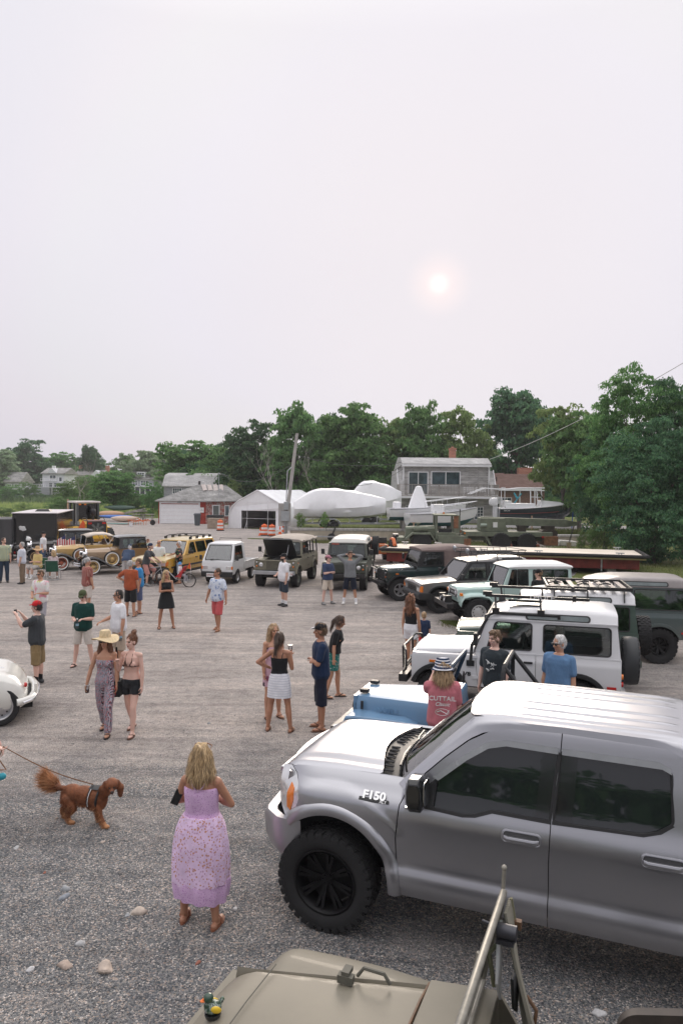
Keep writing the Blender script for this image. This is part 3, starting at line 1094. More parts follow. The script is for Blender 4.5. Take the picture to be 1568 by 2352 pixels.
def window(parent,c,w,h,nx=1,ny=1,yo=0.,axis='x',t=.07,pane=None,name='window',sgn=-1):
 """frame with muntins proud of the wall, pane set back: thing > window > pane; faces -y (axis x) or +x (axis y)"""
 f=MB()
 P=(lambda u,d,z:(c[0]+u,c[1]+sgn*d,c[2]+z))if axis=='x' else(lambda u,d,z:(c[0]-sgn*d,c[1]+u,c[2]+z))
 def bx(u0,u1,z0,z1,d0,d1):
  a,b=P(u0,d0,z0),P(u1,d1,z1)
  f.box([(p+q)/2 for p,q in zip(a,b)],[abs(p-q)for p,q in zip(a,b)])
 bx(-w/2-t,-w/2,-h/2-t,h/2+t,-.02,.05)
 bx(w/2,w/2+t,-h/2-t,h/2+t,-.02,.05)
 bx(-w/2,w/2,h/2,h/2+t,-.02,.048)
 bx(-w/2,w/2,-h/2-t,-h/2,-.02,.07)
 for i in range(1,nx):
  u=-w/2+w*i/nx
  bx(u-t*.4,u+t*.4,-h/2,h/2,-.01,.035)
 for j in range(1,ny):
  z=-h/2+h*j/ny
  bx(-w/2,w/2,z-t*.3,z+t*.3,-.01,.03)
 fr=f.build(name,WHITE,parent,smooth=0)
 p=MB()
 a,b=P(-w/2,.008,-h/2),P(w/2,-.03,h/2)
 p.box([(q+r)/2 for q,r in zip(a,b)],[abs(q-r)for q,r in zip(a,b)])
 p.build('pane',pane or WPANE,fr,smooth=0)
 return fr
t=thing('shingled_house','weathered two-storey shingled house with a wide front deck behind the boats','house',(9.9,69,TZ),1.5)
b=MB()
b.box((0,4.5,1.22),(9.0,9,2.44))
b.build('wall',CLAP,t,smooth=0)
b=MB()
b.box((.15,5.0,4.0),(8.15,7.4,3.1))
b.build('upper_wall',CLAP,t,smooth=0)
b=MB()
for s_,x0,x1 in((-1,-4.5,-3.95),(1,4.25,4.78)):
 MB().poly([(.0,2.5),(1.9,5.0),(7.4,5.0),(9,2.5)],[],lambda u,v,w_:(w_,u,v),x0,x1).build('gable_shoulder',SHINGR,t,smooth=0)
b=MB()
for s_,x in((-1,-4.53),(1,4.80)):
 b.bar((x,-.03,2.45),(x,1.92,5.05),.07,.16)
b.build('rake_trim',WHITE,t,smooth=0)
b=MB()
b.poly([(.95,5.52),(.95,5.62),(2.6,6.25),(5,6.35),(8.9,5.2),(8.9,5.1)],[],lambda u,v,w_:(w_,u,v),-4.15,4.42)
rf=b.build('roof',SHINGR,t,smooth=0)
b=MB()
b.box((.13,.95,5.44),(8.6,.12,.2))
b.box((-3.98,1.2,4.0),(.14,.14,2.9))
b.box((4.24,1.2,4.0),(.14,.14,2.9))
b.box((-4.46,-.03,1.2),(.16,.1,2.5))
b.box((4.46,-.03,1.2),(.16,.1,2.5))
b.build('corner_trim',WHITE,t,smooth=0)
b=MB()
b.box((1.4,5.2,6.6),(.62,.62,1.5))
b.box((1.4,5.2,7.25),(.72,.72,.14))
ch=b.build('chimney',REDB,t,smooth=0)
b=MB()
b.cyl((1.4,5.2,7.3),(1.4,5.2,7.5),.16,.13)
b.build('flue',M('clay',(.4,.2,.13),.8),ch)
b=MB()
b.box((0,.1,2.58),(9.3,2.6,.09))
b.build('deck',DECKW,t,smooth=0)
b=MB()
b.box((0,-1.21,2.44),(9.32,.06,.2))
b.build('deck_fascia',WHITE,t,smooth=0)
b=MB()
b.box((0,-1.15,3.62),(9.25,.12,.06))
b.box((0,-1.15,2.74),(9.25,.05,.06))
for i in range(66):
 b.box((-4.55+i*.14,-1.15,3.17),(.045,.04,.88))
for i in range(6):
 b.box((-4.58+i*1.832,-1.16,3.14),(.11,.1,1.05))
for sx in(-4.6,4.6):
 b.box((sx,-.1,3.6),(.08,2.2,.06))
 for i in range(14):
  b.box((sx,-1.0+i*.15,3.15),(.04,.045,.9))
b.build('railing',DECKW,t,smooth=0)
window(t,(-2.55,1.3,3.72),1.75,2.1,2,1,name='sliding_door',t=.09)
window(t,(.1,1.3,4.2),2.65,1.25,2,1,t=.1)
window(t,(-3.2,0,1.3),1.2,.62,4,2)
window(t,(-.1,0,1.3),1.25,.6,5,1)
window(t,(3.05,0,.95),.75,1.1,3,4)
for dx in(1.95,3.1):
 b=MB()
 for k in range(4):
  b.box((dx,-.2,2.9+k*.16),(.95,.04,.08))
 for sx in(-.45,.45):
  b.box((dx+sx,-.2,3.0),(.06,.06,.8))
  b.box((dx+sx,-.5,2.95),(.06,.5,.05))
  b.box((dx+sx,-.72,2.8),(.06,.06,.35))
 b.box((dx,-.5,3.0),(.95,.5,.05))
 o=b.build('deck_chair',WHITE,smooth=0)
 o.matrix_world=t.matrix_basis
 tag(o,'white slatted bench on the house deck, %s one'%('left' if dx<2 else 'right'),'bench','white benches on the deck')
b=MB()
b.box((4.95,2.5,1.25),(.9,4.2,2.5))
b.build('side_porch',SIDW,t,smooth=0)
b=MB()
for k in range(2):
 b.box((4.83+k*.3,.385,1.15),(.24,.03,1.9))
b.build('shutter',WHITE,t,smooth=0)
b=MB()
b.box((5.0,.375,1.7),(.12,.06,.3))
b.box((4.7,.36,2.25),(.1,.1,.16))
b.build('lantern',BLACKM,t,smooth=0)
t=thing('brick_building','low brown brick building with a brown shingle roof right of the shingled house','building',(20.6,86,TZ),0)
b=MB()
b.box((0,3,1.6),(6.4,6,3.2))
b.build('wall',BRICK,t,smooth=0)
b=MB()
b.poly([(-.5,3.15),(-.5,3.3),(3,5.1),(6.5,3.3),(6.5,3.15)],[],lambda u,v,w_:(w_,u,v),-4.2,3.3)
b.build('roof',ROOFB,t,smooth=0)
b=MB()
b.poly([(-.2,5.0),(.4,5.6),(2.9,5.6),(2.9,5.0)],[],lambda u,v,w_:(w_,u+3.2,v-.4),-3.3,-.8)
b.build('upper_roof',ROOFB,t,smooth=0)
b=MB()
b.box((-.5,-.52,3.2),(7.5,.06,.28))
b.build('fascia',WHITE,t,smooth=0)
b=MB()
b.box((2.1,5.2,4.2),(1.7,.9,3.4))
b.build('chimney',REDB,t,smooth=0)
b=MB()
b.cyl((-2.2,1.2,4.1),(-2.2,1.2,4.7),.06)
b.build('vent_pipe',BLACKM,t)
b=MB()
for x in(-2.8,.2):
 b.cyl((x,-.45,0),(x,-.45,3.1),.05)
b.build('porch_post',WHITE,t)
window(t,(-1.2,0,1.6),1.0,1.2,2,2)
t=thing('garage','old red garage with white overhead door and hipped grey roof','garage',(-17.2,79,0),0)
b=MB()
b.box((0,3.4,1.27),(5.1,6.8,2.54))
b.build('wall',REDW,t,smooth=0)
b=MB()
b.poly([(2.56,0),(6.0,2.6),(6.0,4.3),(2.56,6.7)],[],lambda u,v,w_:(u,v+.05,w_),0.01,2.5)
b.build('side_wall',PEEL,t,smooth=0)
b=MB()
ez,pz=2.5,4.25
bot=[(-2.85,-.4,ez),(2.9,-.4,ez),(6.4,2.4,ez),(6.4,4.8,ez),(2.8,7.2,ez),(-2.85,7.2,ez)]
r0,r1=(1.1,2.9,pz),(4.2,3.6,pz-.05)
vs=bot+[r0,r1]+[(p[0],p[1],p[2]-.1)for p in bot]
b.add(vs,[(0,1,6),(1,2,7,6),(2,3,7),(3,4,7),(4,5,6,7),(5,0,6)]+[(8+i,8+(i+1)%6,(i+1)%6,i)for i in range(6)]+[(13,12,11,10,9,8)])
rf=b.build('roof',ROOFG,t,smooth=0)
b=MB()
for k in range(4):
 b.bar((2.2+k*.55,1.55+k*.28,pz-.62),(1.75+k*.62,2.75+k*.18,pz+.02),.46,.02,(0,-.5,1))
b.build('roof_patch',M('faded_roll_roofing',(.5,.44,.41),.9,var=.2),rf,smooth=0)
b=MB()
b.box((1.25,3.2,pz+.12),(.22,.22,.55))
b.build('chimney',M('soot_pipe',(.05,.045,.045),.8),t,smooth=0)
b=MB()
for k in range(5):
 b.box((-.25,-.02,.22+k*.42),(4.05,.05,.412))
b.build('garage_door',M('white_door',(.84,.84,.85),.5,var=.05),t,smooth=0,bevel=.01)
b=MB()
b.box((-2.35,-.03,1.1),(.16,.09,2.2))
b.box((1.87,-.03,1.1),(.16,.09,2.2))
b.box((-.24,-.03,2.27),(4.4,.09,.16))
b.box((-.0,-.36,2.45),(5.6,.06,.12))
b.build('door_frame',WHITE,t,smooth=0)
sg=MB()
sg.box((2.15,-.045,1.5),(.42,.03,.55))
sgn=sg.build('sign',WHITEPL,t,smooth=0)
text('lettering','NO\nPARKING',.09,BLACKP,sgn,frame((2.15,-.062,1.5),(1,0,0),(0,0,1)),.002)
b=MB()
b.box((-.25,-.1,2.36),(.5,.05,.12))
b.build('nameboard',M('dark_green_board',(.05,.06,.05),.7),t,smooth=0)
dv=Vector((3.44,2.6,0)).normalized()
b=MB()
for a0,a1,z0,z1 in((.55,.95,0,1.95),):
 p,q=Vector((2.56,0,0))+dv*a0*1.6,Vector((2.56,0,0))+dv*a1*1.6
 b.bar(p+Vector((0.02,-.02,1)),q+Vector((.02,-.02,1)),.1,1.9)
dr=b.build('door',M('grey_green_door',(.12,.135,.13),.7,var=.2),t,smooth=0)
b=MB()
for a0 in(.5,1.0):
 p=Vector((2.56,0,0))+dv*a0*1.6
 b.box((p.x+.03,p.y-.03,1),(.09,.12,2))
p,q=Vector((2.56,0,2.0))+dv*.76,Vector((2.56,0,2.0))+dv*1.64
b.bar(p+Vector((.03,-.04,0)),q+Vector((.03,-.04,0)),.1,.09)
b.build('frame',WHITE,dr,smooth=0)
b=MB()
p=Vector((2.56,0,1.4))+dv*2.25
q=Vector((2.56,0,1.4))+dv*2.85
b.bar(p+Vector((.02,-.02,0)),q+Vector((.02,-.02,0)),.1,1.2)
wn=b.build('window',WHITE,t,smooth=0)
b=MB()
b.bar(p+dv*.08+Vector((.02,-.04,0)),q-dv*.08+Vector((.02,-.04,0)),.1,1.05)
b.build('pane',WPANE,wn,smooth=0)
b=MB()
p=Vector((2.56,0,1.35))+dv*3.3
b.bar(p+Vector((.02,-.03,0)),p+dv*.6+Vector((.02,-.03,0)),.1,.9)
b.build('shutter',M('brown_board',(.22,.12,.10),.85),t,smooth=0)
b=MB()
b.cyl((3.8,1.0,2.6),(3.8,1.0,5.6),.03)
b.bar((3.8,1.0,5.55),(4.9,.9,5.2),.02,.02)
o=b.build('antenna_mast',GUN,t)
t=thing('grey_gabled_house','grey shingled gable house with white windows standing behind the garage','house',(-20.0,96,0),0)
b=MB()
b.box((0,3.5,2.0),(6.6,7,4.0))
b.poly([(-3.3,4.0),(3.3,4.0),(0,5.6)],[],lambda u,v,w_:(4.6+w_,3.5+u,v),-8.0,-1.32)
b.build('wall',SHINGW,t,smooth=0)
b=MB()
b.poly([(-.25,3.95),(-.25,4.1),(1.4,5.5),(3.5,5.85),(6.6,5.0),(6.6,4.8),(3.5,5.6)],[],lambda u,v,w_:(w_,u,v),-3.5,3.55)
b.build('roof',SHINGR,t,smooth=0)
window(t,(-1.55,0,3.25),1.1,1.0,4,3)
window(t,(-.05,0,3.25),1.1,1.0,4,3)
b=MB()
b.poly([(-1.6,4.3),(1.6,4.3),(0,5.45)],[],lambda u,v,w_:(3.31+w_,3.5+u,v),0,.2)
b.build('gable',CLAP,t,smooth=0)
t=thing('storage_tent','white fabric storage tent with a dark open front beside the garage','tent',(-8.1,70.5,0),-22)
prof=[(-3.15,0),(-3.12,1.4),(-2.85,2.1),(-2.2,2.62),(0,3.75),(2.2,2.62),(2.85,2.1),(3.12,1.4),(3.15,0)]
b=MB()
rings=[]
for k in range(11):
 y=k*1.0
 sag=.05*math.sin(k*PI/1.0+.5)if k%2 else 0
 rings.append([(x*(1-sag*.3),y,z*(1-sag*.3))for x,z in prof])
b.loft(rings,False,False)
cv=b.build('cover',VINYL,t,smooth=30,fix=False)
so_=cv.modifiers.new('thick','SOLIDIFY')
so_.thickness=.03
b=MB()
b.poly([(x*.985,z*.985)for x,z in prof],[[(-1.75,.02),(-1.75,1.75),(1.95,1.75),(1.95,.02)]],lambda u,v,w_:(u,w_+.04*math.sin(u*4),v),.03,.05)
b.build('front_panel',VINYL,t,smooth=0)
b=MB()
b.tube([(x*1.0,-.02,z)for x,z in prof],.06,8)
for x in(-1.1,1.15):
 b.tube([(x,-.02,3.1-abs(x)*.3),(x,-.03,0)],.02,6)
b.tube([(-1.75,.0,1.0),(1.95,.0,1.0)],.015,6)
b.bar((-1.35,-.02,0),(-1.12,-.02,.75),.06,.03)
b.build('frame',WHITE,t)
b=MB()
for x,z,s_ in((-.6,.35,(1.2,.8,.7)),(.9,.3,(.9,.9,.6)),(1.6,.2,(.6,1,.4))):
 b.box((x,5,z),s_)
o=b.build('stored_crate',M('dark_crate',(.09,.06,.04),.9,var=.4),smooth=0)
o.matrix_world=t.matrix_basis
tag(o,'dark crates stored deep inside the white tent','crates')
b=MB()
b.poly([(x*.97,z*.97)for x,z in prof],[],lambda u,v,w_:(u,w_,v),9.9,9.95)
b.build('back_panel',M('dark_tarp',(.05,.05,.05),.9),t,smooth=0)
def wrapped_boat(name,label,loc,rot,L,Hh,Wd,bow=1):
 t=thing(name,label,'boat',loc,rot,'shrink-wrapped boats')
 b=MB()
 rings=[]
 for i in range(25):
  u=i/24
  x=-L/2+L*u
  wd=Wd/2*(min(1,(u/.12)**.5*.35+.65)if u<.12 else 1-max(0,(u-.62)/.38)**2.4*.72)
  top=Hh*(.66+.34*math.sin(min(1,u/.30)*PI/2)-.24*max(0,(u-.45)/.55)**1.4)
  kz=.30*Hh+.10*Hh*max(0,(u-.55)/.45)**2
  mid=kz+.17*Hh+.06*Hh*u
  ring=[]
  for a,(yy,zz)in enumerate(((0,top),(.32,top-.05),(.62,top*.90+mid*.1),(.9,mid+(top-mid)*.42),(1.03,mid+.06),(1.0,mid-.05),(.96,mid-.28),(.80,kz+.02),(.3,kz-.12),(0,kz-.16))):
   wob=1+.06*noise.noise(Vector((x*1.6,a*1.1,3)))
   ring.append((x,yy*wd*wob,zz*(1+.02*noise.noise(Vector((x*1.3,a,9))))))
  ring=ring+[(p[0],-p[1],p[2])for p in ring[-2:0:-1]]
  rings.append(ring)
 b.loft(rings,True)
 b.build('shrink_wrap',VINYL,t,smooth=28)
 b=MB()
 for sy in(-.7,.7):
  b.bar((-L*.42,sy,.42),(L*.5,sy,.42),.08,.1)
 b.bar((L*.5,.7,.42),(L*.78,0,.42),.08,.1)
 b.bar((L*.5,-.7,.42),(L*.78,0,.42),.08,.1)
 for x in(-.3,.1,.4):
  b.bar((L*x,-.9,.42),(L*x,.9,.42),.06,.08)
  b.bar((L*x,-.6,.42),(L*x,-.5,.30*Hh+.1),.05,.05)
 b.build('cradle',GUN,t,smooth=0)
 for sy in(-1.0,1.0):
  for dx in(-.35,.4):
   w_=MB()
   w_.lathe([(.12,-.09),(.30,-.09),(.33,-.05),(.33,.05),(.30,.09),(.12,.09)],16,(-L*.12+dx,sy,.33),'y')
   w_.build('wheel',RUBBER,t)
  fb=MB()
  fb.tube([(-L*.12-.85,sy,.3),(-L*.12-.7,sy,.62),(-L*.12-.3,sy,.78),(-L*.12+.4,sy,.78),(-L*.12+.75,sy,.62),(-L*.12+.9,sy,.3)],.05,6)
  fb.build('fender',GUN,t)
 return t
wrapped_boat('wrapped_boat','large white shrink-wrapped boat between the utility pole and the house',((783-784)/29.2-.1,58.4,TZ),5,7.3,3.2,2.6)
wrapped_boat('wrapped_boat','second wrapped boat half hidden behind the larger one, left of the house',(3.1,66.5,TZ),4,4.6,3.9,2.6)
HULLW=M('gelcoat_white',(.80,.80,.81),.18,var=.04,coat=.6)
TEAL=M('teal_bottom',(.03,.17,.22),.6,var=.2)
NAVYH=M('hull_dark',(.016,.03,.04),.12,var=.1,coat=.8)
def hull(b,L,W,D,sheer=.35,rake=.16):
 """planing hull, bow at +x; two materials: 0 topsides, 1 bottom"""
 rs=[]
 for i in range(21):
  u=i/20
  x=-L/2+L*u
  wd=W/2*(1-max(0,(u-.5)/.5)**2.3)
  wd=max(wd,.015)
  zt=D+sheer*u**2
  kz=D*.0+D*1.05*max(0,(u-.72)/.28)**2.1*.75
  cz=max(kz+.01,D*.33+D*.42*max(0,(u-.5)/.5)**1.6)
  xx=x+rake*L*max(0,u-.8)
  rs.append([(xx,wd,zt),(xx,wd*.97,(zt+cz)/2),(x+(xx-x)*.4,wd*.86,cz),(x,wd*.05,kz),(x,-wd*.05,kz),(x+(xx-x)*.4,-wd*.86,cz),(xx,-wd*.97,(zt+cz)/2),(xx,-wd,zt)])
 n=8
 vs=[p for r in rs for p in r]
 top,bot=[],[]
 for i in range(20):
  for j in range(7):
   f=(i*n+j,(i+1)*n+j,(i+1)*n+j+1,i*n+j+1)
   (bot if j in(2,3,4)else top).append(f)
 top.append(tuple(range(n)))
 o=len(b.v)
 b.m=0
 b.add(vs,top)
 b.m=1
 b.f+=[tuple(k+o for k in f)for f in bot]
 b.mi+=[1]*len(bot)
 b.m=0
 return rs
def outboard(t,x,y,z,s=1,mat=None):
 b=MB()
 b.loft([[(x+s*(px-.1),y+s*py,z+s*pz)for px,py in((-.42*k,-.16*k),(-.1,-.2*k),(.16*k,-.16*k),(.16*k,.16*k),(-.1,.2*k),(-.42*k,.16*k))]for pz,k in((.0,.7),(.12,1),(.45,1),(.62,.8),(.68,.4))],True)
 b.box((x-s*.08,y,z-s*.45),(s*.26,s*.12,s*.9))
 b.box((x-s*.1,y,z-s*1.0),(s*.5,s*.1,s*.12))
 return b.build('outboard_motor',mat or HULLW,t,bevel=.02)
def rail(b,rs,y,h,i0,i1,r=.02):
 top=[]
 for i in range(i0,i1+1):
  p=rs[i][0 if y>0 else-1]
  q=(p[0],p[1]*.96,p[2]+h)
  top.append(q)
  if(i-i0)%3==0:
   b.tube([p,q],r*.8,5)
 b.tube(top,r,6)
def white_boat(label,loc,rot,L,cover):
 t=thing('motor_boat',label,'boat',loc,rot,'white open boats by the house')
 b=MB()
 rs=hull(b,L,2.2,.95,.5)
 b.build('hull',[HULLW,TEAL],t,smooth=35)
 b=MB()
 b.loft([[(p[0][0],p[0][1]*.93,p[0][2]-.12)for p in rs],[(p[-1][0],p[-1][1]*.93,p[-1][2]-.12)for p in rs]],False,False)
 b.build('deck',HULLW,t,smooth=0)
 b=MB()
 b.tube([(p[0][0],p[0][1]+.02,p[0][2]-.04)for p in rs],.03,6)
 b.tube([(p[-1][0],p[-1][1]-.02,p[-1][2]-.04)for p in rs],.03,6)
 b.build('rub_rail',M('grey_rail',(.3,.3,.32),.5),t)
 b=MB()
 rail(b,rs,1,.45,9,20)
 rail(b,rs,-1,.45,9,20)
 b.build('bow_rail',CHROME,t)
 b=MB()
 if cover:
  b.loft([[(-.6+px*k,py*k,z)for px,py in((-.75,-.6),(.7,-.55),(.7,.55),(-.75,.6))]for z,k in((.95,1),(1.5,.8),(2.2,.5),(2.65,.28),(2.7,.1))],True)
  b.build('console_cover',VINYL,t,smooth=30,bevel=.06)
  b=MB()
  b.box((-2.3,0,1.2),(.5,1.1,.5))
  b.build('seat',VINYL,t,bevel=.06)
 else:
  b.box((-.3,0,1.25),(.8,.8,.8))
  b.build('console',HULLW,t,bevel=.05)
 for x in(-L*.3,L*.15):
  MB().box((x,0,-.35),(.35,1.4,.7)).build('stand',DECKW,t,smooth=0)
 return t
white_boat('white open boat with a tall covered console in front of the house',((978-784)/29.5,57.0,TZ+.75),4,5.9,True)
white_boat('white open boat nearest the army crane truck, teal bottom paint and bow rail',((1008-784)/31.0+.2,54.6,TZ+.45),7,5.2,False)
t=thing('motor_boat','dark-hulled motor boat with white cabin and two outboards on a trailer','boat',(15.9,60.3,TZ+.62),-3)
b=MB()
rs=hull(b,6.0,2.3,1.05,.5)
b.build('hull',[NAVYH,NAVYH],t,smooth=35)
b=MB()
b.tube([(p[0][0],p[0][1]+.015,p[0][2]-.0)for p in rs],.05,6)
b.tube([(p[-1][0],p[-1][1]-.015,p[-1][2]-.0)for p in rs],.05,6)
b.loft([[(p[0][0],p[0][1],p[0][2]+.02)for p in rs],[(p[-1][0],p[-1][1],p[-1][2]+.02)for p in rs]],False,False)
b.build('deck',HULLW,t,smooth=30)
b=MB()
b.tube([(p[-1][0],p[-1][1]*.975-.012,p[-1][2]*.62)for p in rs[:17]],.014,5)
b.build('stripe',M('red_stripe',(.35,.05,.04),.5),t)
b=MB()
b.loft([[(.2,-.85,1.1),(2.6,-.3,1.35),(2.6,.3,1.35),(.2,.85,1.1)],[(.45,-.72,1.75),(2.0,-.25,1.62),(2.0,.25,1.62),(.45,.72,1.75)]],True)
b.box((-1.3,0,1.3),(2.4,1.7,.4))
b.box((-2.3,0,1.45),(.5,1.6,.5))
b.build('cabin',HULLW,t,bevel=.06)
b=MB()
b.bar((.5,-.7,1.75),(.15,-.6,2.3),.04,1.2,(0,1,0))
b.build('windscreen',TINT,t,smooth=0)
b=MB()
for sy in(-.85,.85):
 b.tube([(-.15,sy,1.2),(-.2,sy,2.75)],.045,6)
 b.tube([(.45,sy,1.2),(.3,sy,2.75)],.045,6)
 b.tube([(-2.6,sy,1.3),(-2.6,sy,2.5)],.03,6)
 b.tube([(-.2,sy,2.0),(.4,sy,2.0)],.03,6)
 b.tube([(-5.4,sy,2.2),(-4.2,sy,2.7),(-2.6,sy,2.6),(-1.2,sy,2.75),(.6,sy,2.75)],.05,6)
for x in(-.2,.3,-2.6):
 b.tube([(x,-.85,2.75),(x,.85,2.75)],.04,6)
b.build('arch',HULLW,t)
b=MB()
b.cyl((-1.9,-.5,1.3),(-1.2,-.6,2.3),.05,.05)
b.cyl((-1.55,-.55,1.9),(-1.8,-.52,2.35),.09,.05)
b.build('rod_holder',M('turquoise_cover',(.05,.32,.40),.6),t)
outboard(t,-3.15,-.4,1.25,1.0)
outboard(t,-3.15,.4,1.25,1.0)
text('lettering','SeaCraft',.14,WHITEPL,t,frame((-2.45,-1.165,.9),(1,0,0),(0,0,1)),.003)
t=thing('boat_trailer','galvanised trailer with white wheel guard under the dark-hulled boat','trailer',(15.9,60.3,TZ),-3)
b=MB()
for sy in(-.85,.85):
 b.bar((-2.6,sy,.42),(2.6,sy*.6,.42),.08,.12)
b.bar((2.6,0,.42),(4.4,0,.45),.1,.1)
for x in(-2,-.5,1,2.4):
 b.bar((x,-.9,.42),(x,.9,.42),.08,.08)
b.bar((3.6,0,.45),(3.3,0,1.2),.08,.08)
b.build('frame',GUN,t,smooth=0)
for sy in(-1.08,1.08):
 w_=MB()
 w_.lathe([(.13,-.1),(.32,-.1),(.36,-.05),(.36,.05),(.32,.1),(.13,.1)],20,(-1.0,sy,.36),'y')
 wh=w_.build('wheel',RUBBER,t)
 w_=MB()
 w_.lathe([(.01,-.07),(.2,-.07),(.2,.07),(.01,.07)],14,(-1.0,sy,.36),'y')
 w_.build('rim',M('dark_rim',(.06,.06,.06),.4,.6),wh)
 w_=MB()
 w_.tube([(-1.6,sy,.3),(-1.5,sy,.6),(-1.2,sy,.82),(-.8,sy,.82),(-.5,sy,.6),(-.4,sy,.3)],.09,8)
 w_.build('wheel_guard',HULLW,t)
b=MB()
b.bar((2.9,-.5,.1),(3.0,-.45,1.5),.05,.05)
o=b.build('jack_stand',M('blue_stand',(.04,.12,.4),.5),smooth=0)
o.matrix_world=t.matrix_basis
tag(o,'blue stand propping the bow of the dark-hulled boat','stand')
t=thing('retaining_wall','low tan concrete retaining wall with weathered timbers on top','wall',(0,55.75,0),0)
b=MB()
b.box((4.6,0,.38),(17,.28,.78))
b.build('concrete',CONC,t,smooth=0,bevel=.015)
b=MB()
for k in range(6):
 b.box((-2.6+k*2.9,-.02,.87),(2.86,.32,.2))
b.build('timber',TRIMG,t,smooth=0,bevel=.02)
t=thing('retaining_wall','short end of the retaining wall with a dark plank, right of the crane hook','wall',(16.2,53.8,0),0)
b=MB()
b.box((0,0,.3),(5.6,.5,.6))
b.build('concrete',CONC,t,smooth=0,bevel=.015)
b=MB()
b.box((0,0,.68),(5.8,.6,.14))
b.build('timber',TRIMG,t,smooth=0,bevel=.02)
for(X,Yb,h,lb)in((949,1252,1.6,'taller wooden stake with a crosspiece, left of the crane truck nose'),(1003-36,1262,1.5,'wooden stake right behind the grey roofed truck')):
 p=at(X,Yb)
 b=MB()
 b.box((0,0,h/2),(.09,.05,h))
 b.box((.12 if X<960 else .05,0,h),(.5,.05,.05))
 o=b.build('wooden_stake',M('raw_pine',(.45,.30,.20),.8,var=.2,streak=(1,1,.2)),smooth=0)
 o.location=p
 tag(o,lb,'stake','wooden stakes by the wall')
o=MB().box((0,0,.6),(.09,.09,1.2)).build('wooden_stake',M('raw_pine'),smooth=0)
o.location=atd(1300-135+55,1232,57)
o.location.z=TZ
tag(o,'short wooden stake in the grass below the dark-hulled boat','stake','wooden stakes by the wall')
o=MB().box((0,0,1.3),(.12,.12,2.6)).build('fence_post',M('raw_pine'),smooth=0)
o.location=((159-784)/22,76,0)
tag(o,'lone brown post between the black trailer and the loader','post')
POLE_B=Vector((-4.45,56.3,0))
POLE_T=Vector((-3.45,56.3,8.2))
t=thing('utility_pole','grey leaning wooden utility pole with an electrical box','utility pole',POLE_B,0)
d=POLE_T-POLE_B
b=MB()
b.cyl((0,0,-.2),d,.17,.11,14)
b.build('pole',M('pole_wood',(.43,.41,.39),.9,var=.2,nscale=4,bumpy=.3,streak=(1,1,.15)),t)
b=MB()
b.box((.1,-.22,1.95),(.95,.06,1.75))
b.build('back_board',TRIMG,t,smooth=0)
b=MB()
b.box((.15,-.35,1.85),(.62,.2,.75))
b.box((.22,-.35,2.65),(.35,.18,.6))
b.cyl((.22,-.46,2.65),(.22,-.44,2.65),.13)
b.build('electrical_box',M('box_grey',(.36,.38,.39),.5,var=.1),t,bevel=.015)
b=MB()
b.tube([(.12,-.3,0),(.12,-.3,1.4)],.05,8)
b.tube([(.3,-.28,0),(.3,-.28,1.4)],.035,8)
b.tube([(.22,-.28,3.0),(.3,-.25,5.3),(.6,-.2,5.6)],.04,8)
b.build('conduit',GUN,t)
b=MB()
for k in range(3):
 b.cyl((.02+k*.02,0,.25+k*.35),(.04+k*.02,0,.43+k*.35),.185,.183,14)
b.build('marker_band',ORANGE,t)
WIRE=M('wire',(.05,.05,.05),.6)
ROPE=M('pale_wire',(.55,.54,.52),.6)
def wire(a,b_,sag,label,mat=None,r=.02):
 pts=[]
 for i in range(17):
  u=i/16
  p=Vector(a).lerp(Vector(b_),u)
  p.z-=sag*4*u*(1-u)
  pts.append(p)
 o=MB().tube(pts,r,5).build('overhead_wire',mat or WIRE)
 return tag(o,label,'wire','overhead wires')
wire((-13.4,80,5.6),POLE_B+d*.72,1.2,'sagging wire from the garage mast to the utility pole')
wire(POLE_B+d*.66,(6.0,70.4,6.0),1.5,'thin sagging wire from the utility pole to the house')
wire(POLE_B+d*.8,(6.0,70.6,6.6),.6,'upper thin wire from the utility pole to the house')
wire((14.2,70.6,6.9),(20.6,41,12.2),.5,'pale wire rising from the house into the locust tree',ROPE,.022)
def drum(label,loc,rot=0,sc=1):
 t=thing('traffic_drum',label,'traffic drum',loc,rot,'orange traffic drums',sc)
 b=MB()
 bands=[(.0,.29,0),(.22,.285,0),(.22,.282,1),(.40,.272,1),(.40,.275,0),(.52,.268,0),(.52,.264,1),(.70,.252,1),(.70,.256,0),(.86,.245,0),(.90,.20,0),(.93,.1,0)]
 for i in range(len(bands)-1):
  z0,r0,m0=bands[i]
  z1,r1,m1=bands[i+1]
  b.m=m0 if m0==m1 else 0
  b.lathe([(r0,z0),(r1,z1)],20,cap=False)
 b.m=0
 b.lathe([(.1,.93),(.001,.93)],20,cap=False)
 b.build('barrel',[ORANGE,REFL],t,fix=True)
 b=MB()
 b.lathe([(.29,0),(.36,0),(.36,.06),(.29,.08)],20)
 b.build('base',RUBBER,t)
 b=MB()
 b.bar((-.08,0,.96),(.08,0,.96),.04,.06)
 b.build('handle',ORANGE,t,smooth=0)
 return t
def gp(X,Y):
 return at(X,Y)
drum('plain orange drum with no stripes standing beside the tent corner',gp(506,1219),0,1.05)
drum('orange and white drum, left of the touching pair by the tent mouth',gp(607,1230),20,1.0)
drum('orange and white drum, right of the touching pair by the tent mouth',gp(624.5,1231.5),60,1.02)
drum('lone orange and white drum in front of the retaining wall by the hand-dolly wheel',gp(738,1239),0,1.0)
